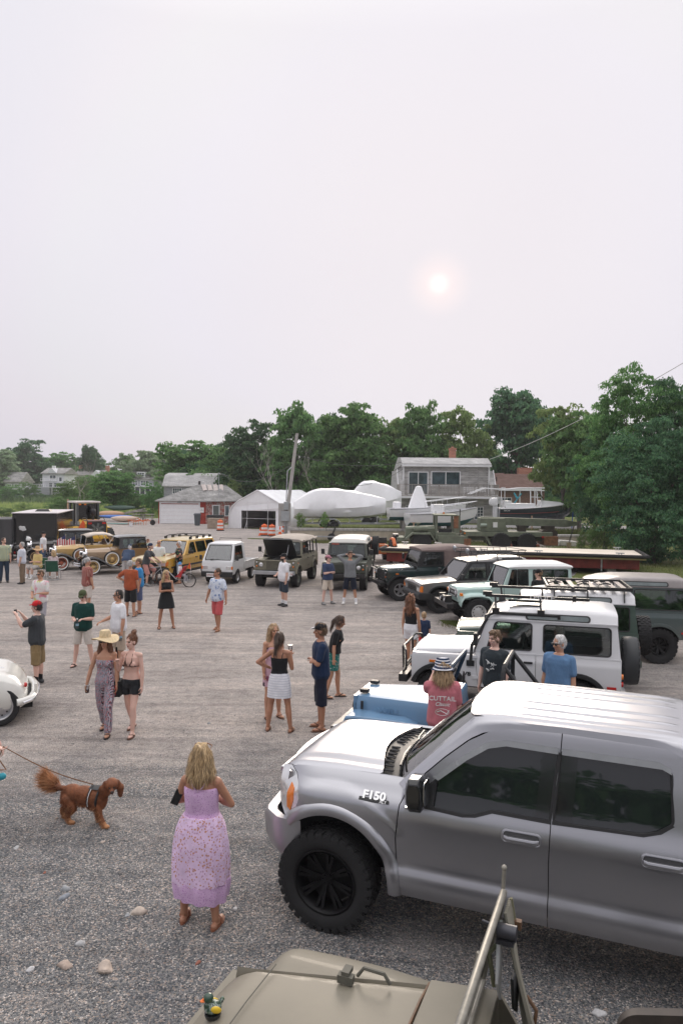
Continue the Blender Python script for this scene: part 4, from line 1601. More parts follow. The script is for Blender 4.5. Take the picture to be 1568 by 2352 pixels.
for X,Y,lb in((598,1230,'small orange cone left of the pair of drums'),(643,1227,'small orange cone between the drums and the pole')):
 b=MB()
 b.lathe([(.14,.03),(.10,.22)],14,cap=False)
 b.m=1
 b.lathe([(.10,.22),(.075,.4)],14,cap=False)
 b.m=0
 b.lathe([(.075,.4),(.03,.7),(.001,.7)],14,cap=False)
 b.box((0,0,.015),(.36,.36,.03))
 o=b.build('traffic_cone',[ORANGE,REFL])
 o.location=gp(X,Y)
 tag(o,lb,'cone','traffic cones')
t=thing('trash_can','dark grey wheeled trash can in front of the garage door edge','trash can',gp(453.5,1208),5)
b=MB()
b.loft([[(-.3*k,-.3*k,z),(.3*k,-.3*k,z),(.3*k,.3*k,z),(-.3*k,.3*k,z)]for z,k in((.05,.8),(1.15,1.05))],True)
b.build('bin',M('bin_grey',(.075,.085,.095),.6),t,bevel=.03)
b=MB()
b.loft([[(-.36*k,-.36*k,z),(.36*k,-.36*k,z),(.36*k,.36*k,z),(-.36*k,.36*k,z)]for z,k in((1.15,1),(1.2,1),(1.3,.8))],True)
b.build('lid',M('bin_grey'),t,bevel=.03)
b=MB()
b.box((0,0,.5),(1.5,.8,1.0))
o=b.build('wooden_crate',M('crate_wood',(.33,.26,.2),.9,var=.3),smooth=0,bevel=.02)
o.location=gp(496,1214)
tag(o,'weathered crate between garage side wall and orange drum','crate')
b=MB()
b.box((0,0,.15),(1.6,.75,.28))
o=b.build('dark_tarp',BLACKP,smooth=0,bevel=.05)
o.location=gp(494,1213)+Vector((0,.2,1.0))
tag(o,'dark tarp folded on top of the crate by the garage','tarp')
t=thing('trailer_dolly','black boat dolly with one white-hubbed wheel leaning by the wall','dolly',gp(761,1243),10)
b=MB()
b.lathe([(.12,-.08),(.26,-.08),(.3,-.04),(.3,.04),(.26,.08),(.12,.08)],20,(0,0,.3),'y')
wh=b.build('wheel',RUBBER,t)
b=MB()
b.lathe([(.01,-.06),(.15,-.06),(.15,.06),(.01,.06)],16,(0,0,.3),'y')
b.build('rim',HULLW,wh)
b=MB()
b.tube([(0,.12,.3),(.28,.12,.95),(.2,.12,1.25)],.05,8)
b.bar((-.1,.12,1.2),(.45,.12,1.28),.06,.06)
b.build('handle',BLACKM,t)
o=MB().bar((-3.2,0,.5),(1,0,.42),.1,.1).build('trailer_tongue',GUN,smooth=0)
o.location=gp(742,1246)
tag(o,'galvanised trailer tongue bar resting behind the lone drum','trailer tongue')
a,c_=at(887,1301),at(1467,1322)
ax=(c_-a)
L=ax.length
ang=math.degrees(math.atan2(ax.y,ax.x))
t=thing('work_barge','long red steel barge with a tan deck and black rub rail lying on the grass','barge',a,ang)
RUST=M('barge_red',(.20,.032,.024),.75,var=.4,nscale=2.5,bumpy=.3,streak=(1,1,.4))
DECKT=M('barge_deck',(.72,.64,.54),.8,var=.15,nscale=1.2)
b=MB()
b.box((L/2,1.9,.52),(L,3.8,.5))
b.build('hull',RUST,t,smooth=0,bevel=.02)
b=MB()
b.box((L/2,1.9,.865),(L+.5,4.3,.05))
b.box((L*.76,1.85,.90),(L*.38,3.0,.02))
b.build('deck',DECKT,t,smooth=0)
b=MB()
b.bar((-.25,-.27,.80),(L+.25,-.27,.80),.06,.09)
b.build('edge_board',M('tan_edge',(.42,.33,.17),.8),t,smooth=0)
b=MB()
b.tube([(-.1,4.1,.92),(-.32,3.9,.92),(-.32,-.2,.92),(-.2,-.36,.92),(L+.2,-.36,.92),(L+.36,-.2,.92),(L+.36,3.9,.92)],.085,8)
b.build('rub_rail',RUBBER,t)
for k,(u,y)in enumerate(((.03,3.6),(.18,3.7),(.40,.2),(.62,.25),(.93,.2),(.95,3.8))):
 b=MB()
 b.bar((L*u-.2,y,1.03),(L*u+.2,y,1.03),.05,.05)
 b.box((L*u-.06,y,.95),(.05,.05,.14))
 b.box((L*u+.06,y,.95),(.05,.05,.14))
 b.build('mooring_cleat',GUN,t,smooth=0)
b=MB()
for u in(.04,.9):
 b.box((L*u,1.9,.13),(.4,3.4,.28))
b.box((L*.5,1.9,.13),(.4,3.4,.28))
b.build('support_block',TRIMG,t,smooth=0)
b=MB()
b.cyl((L*.86,-.02,.15),(L*.86,-.02,.75),.04)
b.build('mooring_pipe',GUN,t)
for X,Y,s_,lb in((1220,1255,(1.9,.8,.3),'flat pale concrete slab behind the barge, next to the crane truck'),(1260,1254,(1.3,.7,.4),'rough concrete block, middle of the row behind the barge'),(1300,1254,(1.2,.8,.4),'rough concrete block, right of the row behind the barge'),(1357,1241,(.9,.6,.5),'tilted pale concrete block by the weedy bush')):
 b=MB()
 b.box((0,0,s_[2]/2),s_,Matrix.Rotation(R(4),3,'Y'))
 o=b.build('concrete_block',CONCL,smooth=0,bevel=.06)
 o.location=gp(X,Y)
 o.rotation_euler=(0,0,R(rnd.uniform(-8,8)))
 tag(o,lb,'concrete block','concrete blocks behind the barge')
o=MB().box((0,0,.1),(3.2,.25,.2)).build('timber_beam',M('red_beam',(.3,.09,.06),.8,var=.3),smooth=0)
o.location=gp(1185,1256)
tag(o,'reddish timber beam on the grass behind the crane truck','beam')
ORM=M('tractor_orange',(.55,.13,.03),.6,var=.3,nscale=4)
t=thing('farm_tractor','old orange tractor half hidden behind the dark green soft-top truck','tractor',at(876,1292),96)
def plain_wheel(t,x,y,r,w_,rimmat,rr=.55,tread=0,parent_name='wheel'):
 b=MB()
 b.lathe([(r*rr,-w_*.42),(r*.9,-w_*.5),(r*.98,-w_*.4),(r,-w_*.2),(r,w_*.2),(r*.98,w_*.4),(r*.9,w_*.5),(r*rr,w_*.42)],28,(x,y,r),'y')
 if tread:
  for k in range(tread):
   a_=2*PI*k/tread
   for sy in(-1,1):
    b.box((x+(r*.985)*math.cos(a_+sy*.04),y+sy*w_*.22,r+(r*.985)*math.sin(a_+sy*.04)),(r*.09,w_*.42,r*.12),Matrix.Rotation(-a_,3,'Y'))
 wh=b.build(parent_name,RUBBER,t,smooth=30)
 b=MB()
 b.lathe([(.01,-w_*.25),(r*rr*.8,-w_*.2),(r*rr*1.0,-w_*.43),(r*rr,w_*.43),(r*rr*.8,w_*.2),(.01,w_*.25)],20,(x,y,r),'y')
 b.build('rim',rimmat,wh,smooth=30)
 return wh
for sx,sy,r,m_ in((0,-.6,.62,ORM),(0,.6,.62,ORM),(1.7,.5,.4,ORM),(1.7,-.5,.4,ORM)):
 plain_wheel(t,sx,sy,r,.34,m_,.5,18)
b=MB()
b.box((1.2,0,.85),(1.5,.5,.6))
b.box((.1,0,.75),(1.2,.6,.5))
b.build('body',ORM,t,bevel=.04)
b=MB()
b.box((-.1,0,1.1),(.4,.45,.06))
b.box((-.3,0,1.25),(.06,.45,.3))
b.build('seat',BLACKP,t,bevel=.02)
for sy in(-.6,.6):
 b=MB()
 b.tube([(-.6,sy,1.0),(-.3,sy,1.28),(.3,sy,1.28),(.6,sy,1.0)],.1,6)
 b.build('fender',ORM,t)
def kayak(label,X,Y,z,L,W,H,mat,rot,tilt=0):
 b=MB()
 rs=[]
 for i in range(15):
  u=i/14
  k=max(.03,math.sin(PI*min(max(u,.01),.99))**.6)
  rs.append([((u-.5)*L,W/2*k*math.cos(a_),H/2*k*math.sin(a_)+.1*(2*u-1)**2)for a_ in[2*PI*j/12 for j in range(12)]])
 b.loft(rs,True)
 o=b.build('kayak',mat,smooth=60)
 p=at(X,Y)
 o.location=(p.x,p.y,z)
 o.rotation_euler=(R(tilt),0,R(rot))
 return tag(o,label,'kayak','small boats piled left of the garage')
kayak('blue kayak lying on top of the pile left of the garage',266,1198,.55,3.6,.75,.42,M('kayak_blue',(.03,.13,.45),.45),8,10)
kayak('tan upturned dinghy behind the blue kayak',254,1196,.75,3.4,1.2,.8,M('dinghy_tan',(.50,.30,.17),.6),-4)
kayak('pale cream dinghy lying to the right of the blue kayak',286,1199,.35,2.9,1.0,.7,M('dinghy_cream',(.62,.48,.38),.6),12)
kayak('dark green canoe propped behind the pile of boats',276,1188,1.2,4.2,.9,.6,M('canoe_green',(.03,.07,.05),.5),-6,30)
kayak('flat teal board lying on the ground by the pile of boats',282,1205,.1,4.5,.8,.12,M('board_teal',(.10,.22,.2),.6),4)
b=MB()
for k in range(5):
 b.bar((-1.4+k*.3,0,.4+k*.12),(1.2+k*.2,.3,.9+k*.1*(k%2)),.12,.08)
o=b.build('lumber_pile',TRIMG,smooth=0)
o.location=at(300,1190)
tag(o,'pile of grey lumber leaning behind the small boats','lumber pile')
for X,lb in((320,'dark picnic table, left of the two by the garage'),(338,'dark picnic table nearest the garage wall')):
 t=thing('picnic_table',lb,'picnic table',at(X,1196),rnd.uniform(-6,6),'picnic tables by the garage')
 b=MB()
 b.box((0,0,.74),(1.6,.75,.05))
 b.build('table_top',DECKW,t,smooth=0)
 b=MB()
 for sy in(-.7,.7):
  b.box((0,sy,.44),(1.6,.26,.05))
 b.build('bench',DECKW,t,smooth=0)
 for sx in(-.6,.6):
  b=MB()
  b.bar((sx,-.65,0),(sx,-.2,.72),.08,.05)
  b.bar((sx,.65,0),(sx,.2,.72),.08,.05)
  b.bar((sx,-.75,.41),(sx,.75,.41),.08,.05)
  b.build('leg',DECKW,t,smooth=0)
t=thing('farm_rake','small orange farm implement with tines left of the garage door','farm implement',at(322,1206),-10)
b=MB()
b.bar((-1.4,0,.5),(1.2,.2,.45),.08,.08)
b.bar((-.8,-.3,.3),(.8,.4,.6),.07,.07)
b.bar((-.4,.3,.7),(.4,-.1,.35),.07,.07)
for k in range(8):
 b.tube([(-1.2+k*.28,0,.5),(-1.2+k*.28,-.2,.3),(-1.25+k*.28,-.1,.02)],.025,5)
b.build('frame',ORM,t)
plain_wheel(t,1.35,.1,.28,.12,ORM,.5)
t=thing('bucket','white plastic bucket standing near the boats pile','bucket',at(301,1209.5),0)
b=MB()
b.lathe([(.15,0),(.18,.4),(.17,.4),(.14,.03)],16)
b.build('pail',WHITE,t)
b=MB()
b.tube([(-.18,0,.38),(-.12,-.08,.5),(.12,-.08,.5),(.18,0,.38)],.01,5)
b.build('handle',GUN,t)
def far_house(name,label,X0,X1,Yb,d,h_eave,h_ridge,wall,roof,axis='x',wins=(),depth=8):
 s=CAM_F/d
 yh=1119+((X0+X1)/2-784)*.0087
 z0=CAM_H-(Yb-yh)/s
 t=thing(name,label,'house',((X0+X1)/2/s-784/s,d,z0),0,None)
 wd=(X1-X0)/s
 b=MB()
 b.box((0,depth/2,h_eave/2),(wd,depth,h_eave))
 if axis=='y':
  b.poly([(-wd/2,h_eave),(wd/2,h_eave),(0,h_ridge)],[],lambda u,v,w_:(u,w_,v),0.01,depth-.01)
 b.build('wall',wall,t,smooth=0)
 b=MB()
 if axis=='x':
  b.poly([(-.4,h_eave-.1),(-.4,h_eave+.1),(depth/2,h_ridge),(depth+.4,h_eave+.1),(depth+.4,h_eave-.1)],[],lambda u,v,w_:(w_,u,v),-wd/2-.3,wd/2+.3)
 else:
  e=.35
  b.poly([(-wd/2-e,h_eave-.2),(0,h_ridge),(wd/2+e,h_eave-.2),(wd/2+e,h_eave+.05),(0,h_ridge+.25),(-wd/2-e,h_eave+.05)],[],lambda u,v,w_:(u,w_,v),-.4,depth+.4)
 b.build('roof',roof,t,smooth=0)
 for(u,z,ww,hh,nx,ny)in wins:
  window(t,(u*wd,0,z),ww,hh,nx,ny,t=.12)
 return t,wd
t,wd=far_house('far_cottage','low grey cottage under the dark trees at far left',12,46,1131,185,2.6,5.2,GSID,ROOFG,'x',((-.2,1.5,.8,1.1,2,2),(.25,1.5,.8,1.1,2,2)))
t,wd=far_house('white_house','white three-level house with balcony decks across the marsh',98,148,1136,172,4.9,6.4,SIDW,ROOFG,'x',((-.1,4.1,.6,.8,1,1),(.05,4.1,.6,.8,1,1),(.33,3.6,.6,.9,1,1),(-.12,2.2,.8,1.0,1,1),(.1,2.2,.8,1.0,1,1),(.3,2.2,.6,1.0,1,1)))
b=MB()
b.poly([(-1.3,4.8),(1.3,4.8),(0,6.2)],[],lambda u,v,w_:(u-.2,w_,v),-.35,3.0)
b.build('front_gable',SIDW,t,smooth=0)
b=MB()
b.box((-2.6,-1.3,.85),(5.4,2.6,1.7))
b.build('lower_storey',GSID,t,smooth=0)
b=MB()
b.box((-1.4,-1.2,1.75),(8.2,2.8,.14))
for k in range(16):
 b.box((-5.3+k*.5,-2.5,2.1),(.07,.05,.6))
b.box((-1.4,-2.5,2.42),(8.1,.1,.08))
b.box((-.8,-.6,3.2),(3.6,1.2,.12))
for k in range(8):
 b.box((-2.5+k*.5,-1.15,3.5),(.06,.05,.55))
b.box((-.8,-1.15,3.8),(3.6,.08,.07))
for x in(.6,1.6,2.5):
 b.box((x,-2.3,.87),(.16,.16,1.74))
b.build('balcony',WHITE,t,smooth=0)
b=MB()
b.box((-1.0,3,6.3),(.7,.7,1.1))
b.build('chimney',WHITE,t,smooth=0)
t,wd=far_house('far_house','grey roofed long house with brick chimneys behind the dead tree',172,234,1140,195,5.6,7.2,SIDW,ROOFG,'x',((.1,5.0,1.6,.6,4,1),(.35,4.0,.9,1.0,2,1)))
b=MB()
b.poly([(-1.5,5.3),(1.5,5.3),(0,7.0)],[],lambda u,v,w_:(u+2.2,w_,v),-.6,3)
b.build('front_gable',SIDW,t,smooth=0)
for x in(-3.3,2.9+1.0):
 b=MB()
 b.box((x,4,7.1),(.9,.9,2.4))
 b.build('chimney',REDB,t,smooth=0)
t,wd=far_house('porch_house','grey gambrel house with white porch columns left of the garage',299,352,1137,165,3.5,6.2,GSID,ROOFG,'x',((-.25,4.2,.01,.01,1,1),(.12,2.7,1.6,1.0,3,2),(-.28,2.7,.9,1.0,2,2)))
b=MB()
b.box((.2,-1.2,1.9),(4.9,2.2,.18))
for k in range(5):
 b.box((-2.1+k*1.15,-2.1,.95),(.18,.18,1.9))
b.box((.2,-2.1,.1),(4.9,.12,.3))
b.build('porch',WHITE,t,smooth=0)
b=MB()
b.box((.2,-.05,.95),(4.6,.06,1.7))
b.build('porch_screen',WPANE,t,smooth=0)
b=MB()
b.box((-.2,.9,4.6),(1.9,1.6,1.3))
b.build('dormer',SIDW,t,smooth=0)
window(t,(-.2,.1,4.6),1.4,.8,3,2,t=.1)
o=MB().cyl((0,0,0),(0,0,7.5),.14,.1).build('utility_pole',M('pole_wood'))
o.location=((123-784)/9.6,175,-.5)
tag(o,'thin distant pole in front of the far left trees','utility pole')
t=thing('parked_car','tiny blue-grey car parked by the far cottage','car',((48-784)/9.4,178,0),10)
b=MB()
b.loft([[(-2,y,.3),(-2,y,.75),(-1.1,y,.85),(-.7,y,1.4),(.7,y,1.4),(1.2,y,.9),(2.1,y,.75),(2.1,y,.3)]for y in(-.8,.8)],True,True)
b.build('body',M('car_slate',(.12,.16,.2),.3,coat=.5),t,bevel=.08)
for sx in(-1.3,1.3):
 for sy in(-.75,.75):
  plain_wheel(t,sx,sy,.32,.2,GUN)
def curve_fn(pts):
 xs=np.array([p[0]for p in pts])
 ys=np.array([p[1]for p in pts])
 g=np.linspace(xs[0],xs[-1],400)
 v=np.interp(g,xs,ys)
 k=9
 vp=np.pad(v,k,mode='edge')
 v=np.convolve(vp,np.ones(2*k+1)/(2*k+1),'valid')
 return lambda z:float(np.interp(z,g,v))
def side_sheet(name,mat,parent,outline,holes,y,s,thick=.02,du=.1,dv=.05,off=0.):
 """panel on the s side (+1 left, -1 right): y(x, z) is its half width"""
 if s<0:
  return sheet(name,mat,parent,outline,holes,lambda u,w:(u,-(y(u,w)+off),w),thick,du,dv)
 return sheet(name,mat,parent,[(-p[0],p[1])for p in outline],[[(-p[0],p[1])for p in h]for h in holes],lambda u,w:(-u,y(-u,w)+off,w),thick,du,dv)
def wheel(t,x,y,r,w_,rim='steel',rr=.56,lugs=0,sidetext=None,steer=0,rimmat=None,white=False):
 """tyre with tread blocks (name wheel) > rim; s is the outer side"""
 s=1 if y>0 else-1
 rot=Matrix.Rotation(R(steer),3,'Z')
 b=MB()
 prof=[(r*rr,-w_*.40),(r*(rr+.06),-w_*.47),(r*.82,-w_*.52),(r*.93,-w_*.5),(r*.975,-w_*.42),(r*.985,-w_*.2),(r*.985,w_*.2),(r*.975,w_*.42),(r*.93,w_*.5),(r*.82,w_*.52),(r*(rr+.06),w_*.47),(r*rr,w_*.40)]
 b.lathe(prof,40,(0,0,0),'y',False)
 for k in range(lugs):
  a=2*PI*k/lugs
  for j,(yy,ww,da)in enumerate(((-.40,.2,0),(-.2,.17,.5),(0,.17,0),(.2,.17,.5),(.40,.2,0))):
   aa=a+da*2*PI/lugs
   m3=Matrix.Rotation(-aa,3,'Y')
   b.box(m3@Vector((r*.985,yy*w_,0)),(r*.045,ww*w_,2*PI*r/lugs*.68),m3@Matrix.Rotation(R(12 if j%2 else-10),3,'X'))
   if j in(0,4):
    b.box(m3@Vector((r*.93,(yy*1.25)*w_,0)),(r*.10,w_*.05,2*PI*r/lugs*.6),m3)
 o=b.build('wheel',RUBBER,t,smooth=30)
 o.location=(x,y,r)
 o.rotation_euler=(0,0,R(steer))
 b=MB()
 q=r*rr
 f=s*w_
 if rim=='alloy5' or rim=='black8':
  n=5 if rim=='alloy5' else 8
  deep=.30 if rim=='alloy5' else .16
  b.lathe([(q*1.04,f*.46),(q*.98,f*.47),(q*.9,f*.38),(q*.86,f*.02),(q*.86,-f*.4)],36,axis='y',cap=False)
  b.lathe([(q*.20,f*deep),(q*.18,f*(deep+.1)),(.001,f*(deep+.11))],20,axis='y',cap=False)
  for k in range(n):
   a=2*PI*k/n+.2
   ca,sa=math.cos(a),math.sin(a)
   if rim=='alloy5':
    b.bar((q*.12*ca,f*(deep+.03),q*.12*sa),(q*.92*ca,f*.36,q*.92*sa),f*.16,q*.36,(-sa,0,ca))
   else:
    for da in(-.11,.11):
     a2=a+da
     b.bar((q*.15*ca,f*(deep+.02),q*.15*sa),(q*.90*math.cos(a2),f*.36,q*.90*math.sin(a2)),f*.1,q*.10,(-sa,0,ca))
  for k in range(6):
   a=2*PI*k/6
   b.cyl((q*.13*math.cos(a),f*(deep+.04),q*.13*math.sin(a)),(q*.13*math.cos(a),f*(deep+.14),q*.13*math.sin(a)),q*.025,n=6)
  back=MB()
 elif rim=='wire':
  b.lathe([(q*1.0,f*.40),(q*.92,f*.42),(q*.86,f*.2),(q*.86,-f*.3)],32,axis='y',cap=False)
  b.lathe([(q*.32,f*.1),(q*.30,f*.52),(q*.2,f*.6),(.001,f*.64)],18,axis='y',cap=False)
  for k in range(20):
   a=2*PI*k/20
   b.cyl((q*.28*math.cos(a),f*(.42 if k%2 else .1),q*.28*math.sin(a)),(q*.9*math.cos(a),f*.25,q*.9*math.sin(a)),q*.028,n=5)
 else:
  b.lathe([(q*1.03,f*.44),(q*.97,f*.46),(q*.88,f*.36),(q*.82,f*.12),(q*.6,f*.20),(q*.40,f*.30),(q*.30,f*.30),(q*.28,f*.42),(.001,f*.44)],32,axis='y',cap=False)
  for k in range(8):
   a=2*PI*k/8
   b.cyl((q*.34*math.cos(a),f*.29,q*.34*math.sin(a)),(q*.34*math.cos(a),f*.34,q*.34*math.sin(a)),q*.04,n=6)
 ro=b.build('rim',rimmat or STEEL,o,smooth=35)
 if rim=='steel':
  hb=MB()
  for k in range(10):
   a=2*PI*k/10
   hb.cyl((q*.69*math.cos(a),f*.155,q*.69*math.sin(a)),(q*.70*math.cos(a),f*.19,q*.70*math.sin(a)),q*.075,n=8)
  hb.build('rim_opening',BLACKM,o)
 if rim in('alloy5','black8'):
  bk=MB()
  bk.lathe([(q*.84,-f*.1),(.001,-f*.1)],24,axis='y',cap=False)
  bk.build('brake_disc',M('brake_dark',(.008,.008,.008),.6),o)
 if white:
  wb_=MB()
  wb_.lathe([(r*(rr+.05),f*.482),(r*.84,f*.535),(r*.85,f*.50),(r*(rr+.04),f*.46)],40,axis='y',cap=False)
  wb_.build('white_wall',WHITEW,o)
 return o
WHITEW=M('white_wall',(.80,.79,.76),.6,var=.06)
SILVER=M('silver_paint',(.42,.42,.445),.32,.86,var=.03,nscale=1.5,coat=.6)
BRIGHT=M('bright_badge',(.8,.8,.8),.2,.9,var=.03)
def seat(t,x,y,z,w_=.5,mat=None,h=.65,name='seat'):
 b=MB()
 b.box((x+.05,y,z+.08),(.5,w_,.16))
 b.box((x-.22,y,z+.12+h/2),(.14,w_,h),Matrix.Rotation(R(-12),3,'Y'))
 b.box((x-.30,y,z+.2+h),(.1,w_*.5,.2),Matrix.Rotation(R(-12),3,'Y'))
 return b.build(name,mat or SEATF,t,bevel=.03)
def steering(t,x,y,z,r=.19):
 b=MB()
 m3=Matrix.Rotation(R(-62),3,'Y')
 b.tube([Vector((x,y,z))+m3@Vector((r*math.cos(a),r*math.sin(a),0))for a in[2*PI*i/18 for i in range(18)]],.014,6,True)
 for a in(0,2.1,4.2):
  b.bar((x,y,z),Vector((x,y,z))+m3@Vector((r*math.cos(a),r*math.sin(a),0)),.03,.012)
 b.cyl((x,y,z),(x+.35,y,z-.18),.025)
 return b.build('steering_wheel',BLACKP,t)
PK=158.5
p0=at(742,2141)
ca,sa=math.cos(R(PK)),math.sin(R(PK))
half=1.06
YS=.92
t=thing('pickup_truck','large silver crew-cab pickup with black wheels in the foreground','pickup truck',(p0.x+sa*half*YS,p0.y-ca*half*YS,0),PK)
t.scale=(1,YS,1)
yz=curve_fn([(.40,.95),(.50,1.0),(.55,1.025),(.60,1.033),(.66,1.028),(.745,.985),(.80,.985),(1.0,1.008),(1.16,1.02),(1.25,1.005),(1.36,.955),(1.42,.935),(1.7,.872),(2.0,.79),(2.06,.765),(2.12,.70)])
AX,AZ,AR=-.05,.53,.575
def py(x,z):
 v=yz(z)
 if x>-.72:
  k=max(0.,(z-1.22)/.25)
  v=(v if z<1.36 else .955)-.15*min(1,k)**2*(1 if z>=1.22 else 0)
  r=math.hypot(x-AX,z-AZ)
  e=min(1.,max(0.,(.86-r)/.07))
  v+=.022*e*e*(3-2*e)*min(1,max(0,(z-.75)/.1))
  if x>.1:
   v-=.24*((x-.1)/.5)**2.2
 return v
archp=[(AX+AR*math.cos(R(a)),AZ+AR*math.sin(R(a)))for a in range(32,186,6)]
wing=[(-.672,.47),(-.668,1.0),(-.69,1.28),(-.745,1.40),(-.79,1.462),(-.6,1.468),(-.3,1.466),(0,1.452),(.28,1.44),(.45,1.408),(.36,1.365),(.31,1.30),(.27,1.18),(.34,1.02),(.395,.93),(.42,.875)]+archp+[(-.625,.47)]
fd=[(-.682,.47),(-.678,1.0),(-.70,1.28),(-.757,1.405),(-.90,1.555),(-1.08,1.725),(-1.28,1.89),(-1.46,1.99),(-1.62,2.03),(-2.052,2.045),(-2.045,1.9),(-1.99,1.42),(-1.978,1.0),(-1.978,.47)]
fwin=[(-.79,1.325),(-.93,1.297),(-1.26,1.283),(-1.36,1.297),(-1.50,1.350),(-1.985,1.343),(-2.037,1.895),(-1.60,1.905),(-1.44,1.87),(-1.25,1.745),(-1.0,1.52)]
rd=[(-1.986,.47),(-1.986,1.0),(-1.998,1.42),(-2.053,1.9),(-2.06,2.045),(-2.85,2.03),(-3.02,1.96),(-3.09,1.75),(-3.12,1.40),(-3.12,.47)]
rwin=[(-2.008,1.342),(-2.70,1.362),(-2.82,1.40),(-2.915,1.47),(-2.90,1.845),(-2.84,1.89),(-2.05,1.897)]
bed=[(-3.13,.55),(-3.13,1.42),(-5.05,1.42),(-5.05,.62),(-4.52,.58)]+[(-3.95+.57*math.cos(R(a)),.53+.57*math.sin(R(a)))for a in range(178,2,-8)]+[(-3.38,.55)]
GLOSSB=M('gloss_black',(.012,.013,.014),.12,var=.05,coat=.5)
SEALB=M('rubber_seal',(.02,.02,.021),.6,var=.1)
for s in(1,-1):
 side_sheet('front_wing',SILVER,t,wing,[],py,s,.03,.05,.035)
 d1=side_sheet('front_door',SILVER,t,fd,[rpoly(fwin,.03)],py,s,.03,.09,.035)
 d2=side_sheet('rear_door',SILVER,t,rd,[rpoly(rwin,.03)],py,s,.03,.09,.035)
 side_sheet('bed_side',SILVER,t,bed,[],py,s,.03,.15,.05)
 for d_,hole,ex in((d1,fwin,None),(d2,rwin,None)):
  side_sheet('window_glass',DARKGLASS,d_,rpoly(hole,.03),[],py,s,.01,.1,.06,-.022)
  b=MB()
  pts=[(x,s*(py(x,z)-.008),z)for x,z in rpoly(hole,.03)]
  b.tube(pts,.013,6,True)
  b.build('window_seal',SEALB,d_)
 side_sheet('door_post',GLOSSB,d1,[(-1.86,1.36),(-1.983,1.36),(-2.03,1.885),(-1.905,1.888)],[],py,s,.012,.1,.06,-.010)
 side_sheet('door_post',GLOSSB,d2,[(-2.022,1.36),(-2.155,1.362),(-2.19,1.882),(-2.062,1.885)],[],py,s,.012,.1,.06,-.010)
 side_sheet('sill_strip',SEALB,d1,[(-.80,1.318),(-.93,1.286),(-1.26,1.270),(-1.37,1.284),(-1.51,1.336),(-1.99,1.329),(-1.99,1.358),(-1.50,1.363),(-1.36,1.312),(-1.26,1.298),(-.93,1.312),(-.82,1.335)],[],py,s,.012,.1,.06,.004)
 side_sheet('sill_strip',SEALB,d2,[(-2.0,1.330),(-2.70,1.350),(-2.83,1.39),(-2.925,1.46),(-2.90,1.475),(-2.80,1.41),(-2.70,1.375),(-2.0,1.356)],[],py,s,.012,.1,.06,.004)
 side_sheet('mirror_patch',BLACKP,d1,[(-.765,1.335),(-.93,1.303),(-1.0,1.305),(-1.02,1.535),(-.93,1.46)],[],py,s,.02,.05,.05,.006)
 side_sheet('rain_guard',M('smoked_guard',(.34,.35,.36),.25,.3,var=.15),d1,[(-.98,1.555),(-1.25,1.775),(-1.43,1.90),(-1.6,1.937),(-2.035,1.93),(-2.03,1.88),(-1.60,1.888),(-1.45,1.85),(-1.27,1.73),(-1.03,1.53)],[],py,s,.012,.08,.04,.018)
 side_sheet('rain_guard',M('smoked_guard'),d2,[(-2.06,1.93),(-2.80,1.925),(-2.89,1.89),(-2.9,1.84),(-2.83,1.872),(-2.06,1.88)],[],py,s,.012,.08,.04,.018)
 for d_,hx in((d1,-1.76),(d2,-2.845)):
  hz=1.19
  ydf=lambda x,z:py(x,z)+.004
  hr=rrect(hx-.155,hz-.045,hx+.155,hz+.045,.03)
  cup=side_sheet('handle_cup',M('handle_cup',(.10,.10,.105),.35,.5),d_,hr,[],py,s,.01,.06,.04,.006)
  b=MB()
  b.tube([(x,s*(py(x,z)+.006),z)for x,z in hr],.010,6,True)
  b.build('handle_rim',SILVER,d_)
  b=MB()
  yy=py(hx,hz)
  b.loft([[(hx+dx,s*(yy+o_+j),hz-.012+k)for j,k in((-.012,-.022),(.016,-.022),(.022,0),(.014,.018),(-.012,.018))]for dx,o_ in((-.145,.0),(-.11,.022),(.11,.022),(.145,.0))],True)
  b.build('door_handle',SILVER,d_,bevel=.004)
 b=MB()
 for(cx,wl,a0,a1,r_)in((AX,0,34,185,AR),(-3.95,0,-2,182,.57)):
  rings=[]
  for i in range(37):
   a=R(a0+(a1-a0)*i/36)
   ring=[]
   for dr,dy in((-.012,-.06),(-.016,.035),(.015,.052),(.055,.050),(.095,.012),(.10,-.03)):
    x_,z_=cx+(r_+dr)*math.cos(a),AZ+(r_+dr)*math.sin(a)
    y_=min(py(min(x_,.45),max(z_,.5)),1.02)if cx==AX else yz(max(.5,z_))
    y_=max(y_,.90)
    ring.append((x_,s*(y_+dy),z_))
   rings.append(ring)
  fl=MB()
  fl.loft(rings,True,False)
  fl.build('wheel_flare',SILVER,t,smooth=50)
 b=MB()
 rings=[]
 for k,(yy,sc)in enumerate(((.93,.55),(.99,.9),(1.10,1.0),(1.20,.96),(1.235,.72))):
  rings.append([(-.885+.088*sc*px,s*yy,1.465+.15*sc*pz)for px,pz in((-.7,-.95),(.55,-1.0),(.95,-.45),(1.0,.35),(.7,.95),(-.45,1.0),(-.8,.6),(-.85,-.5))])
 b.loft(rings,True)
 mr_=b.build('side_mirror',GLOSSB,t,smooth=50,bevel=.012)
 b=MB()
 b.box((-.81,s*1.13,1.345),(.02,.14,.028))
 b.build('turn_signal',LAMPGLASS,mr_,smooth=0)
 b=MB()
 b.poly(rrect(-.10,-.11,.10,.11,.03),[],lambda u,v,w_:(-.962-w_,s*(1.09+u),1.47+v),0,.004)
 b.build('mirror_glass',M('mirror_face',(.6,.62,.64),.03,1),mr_,smooth=0)
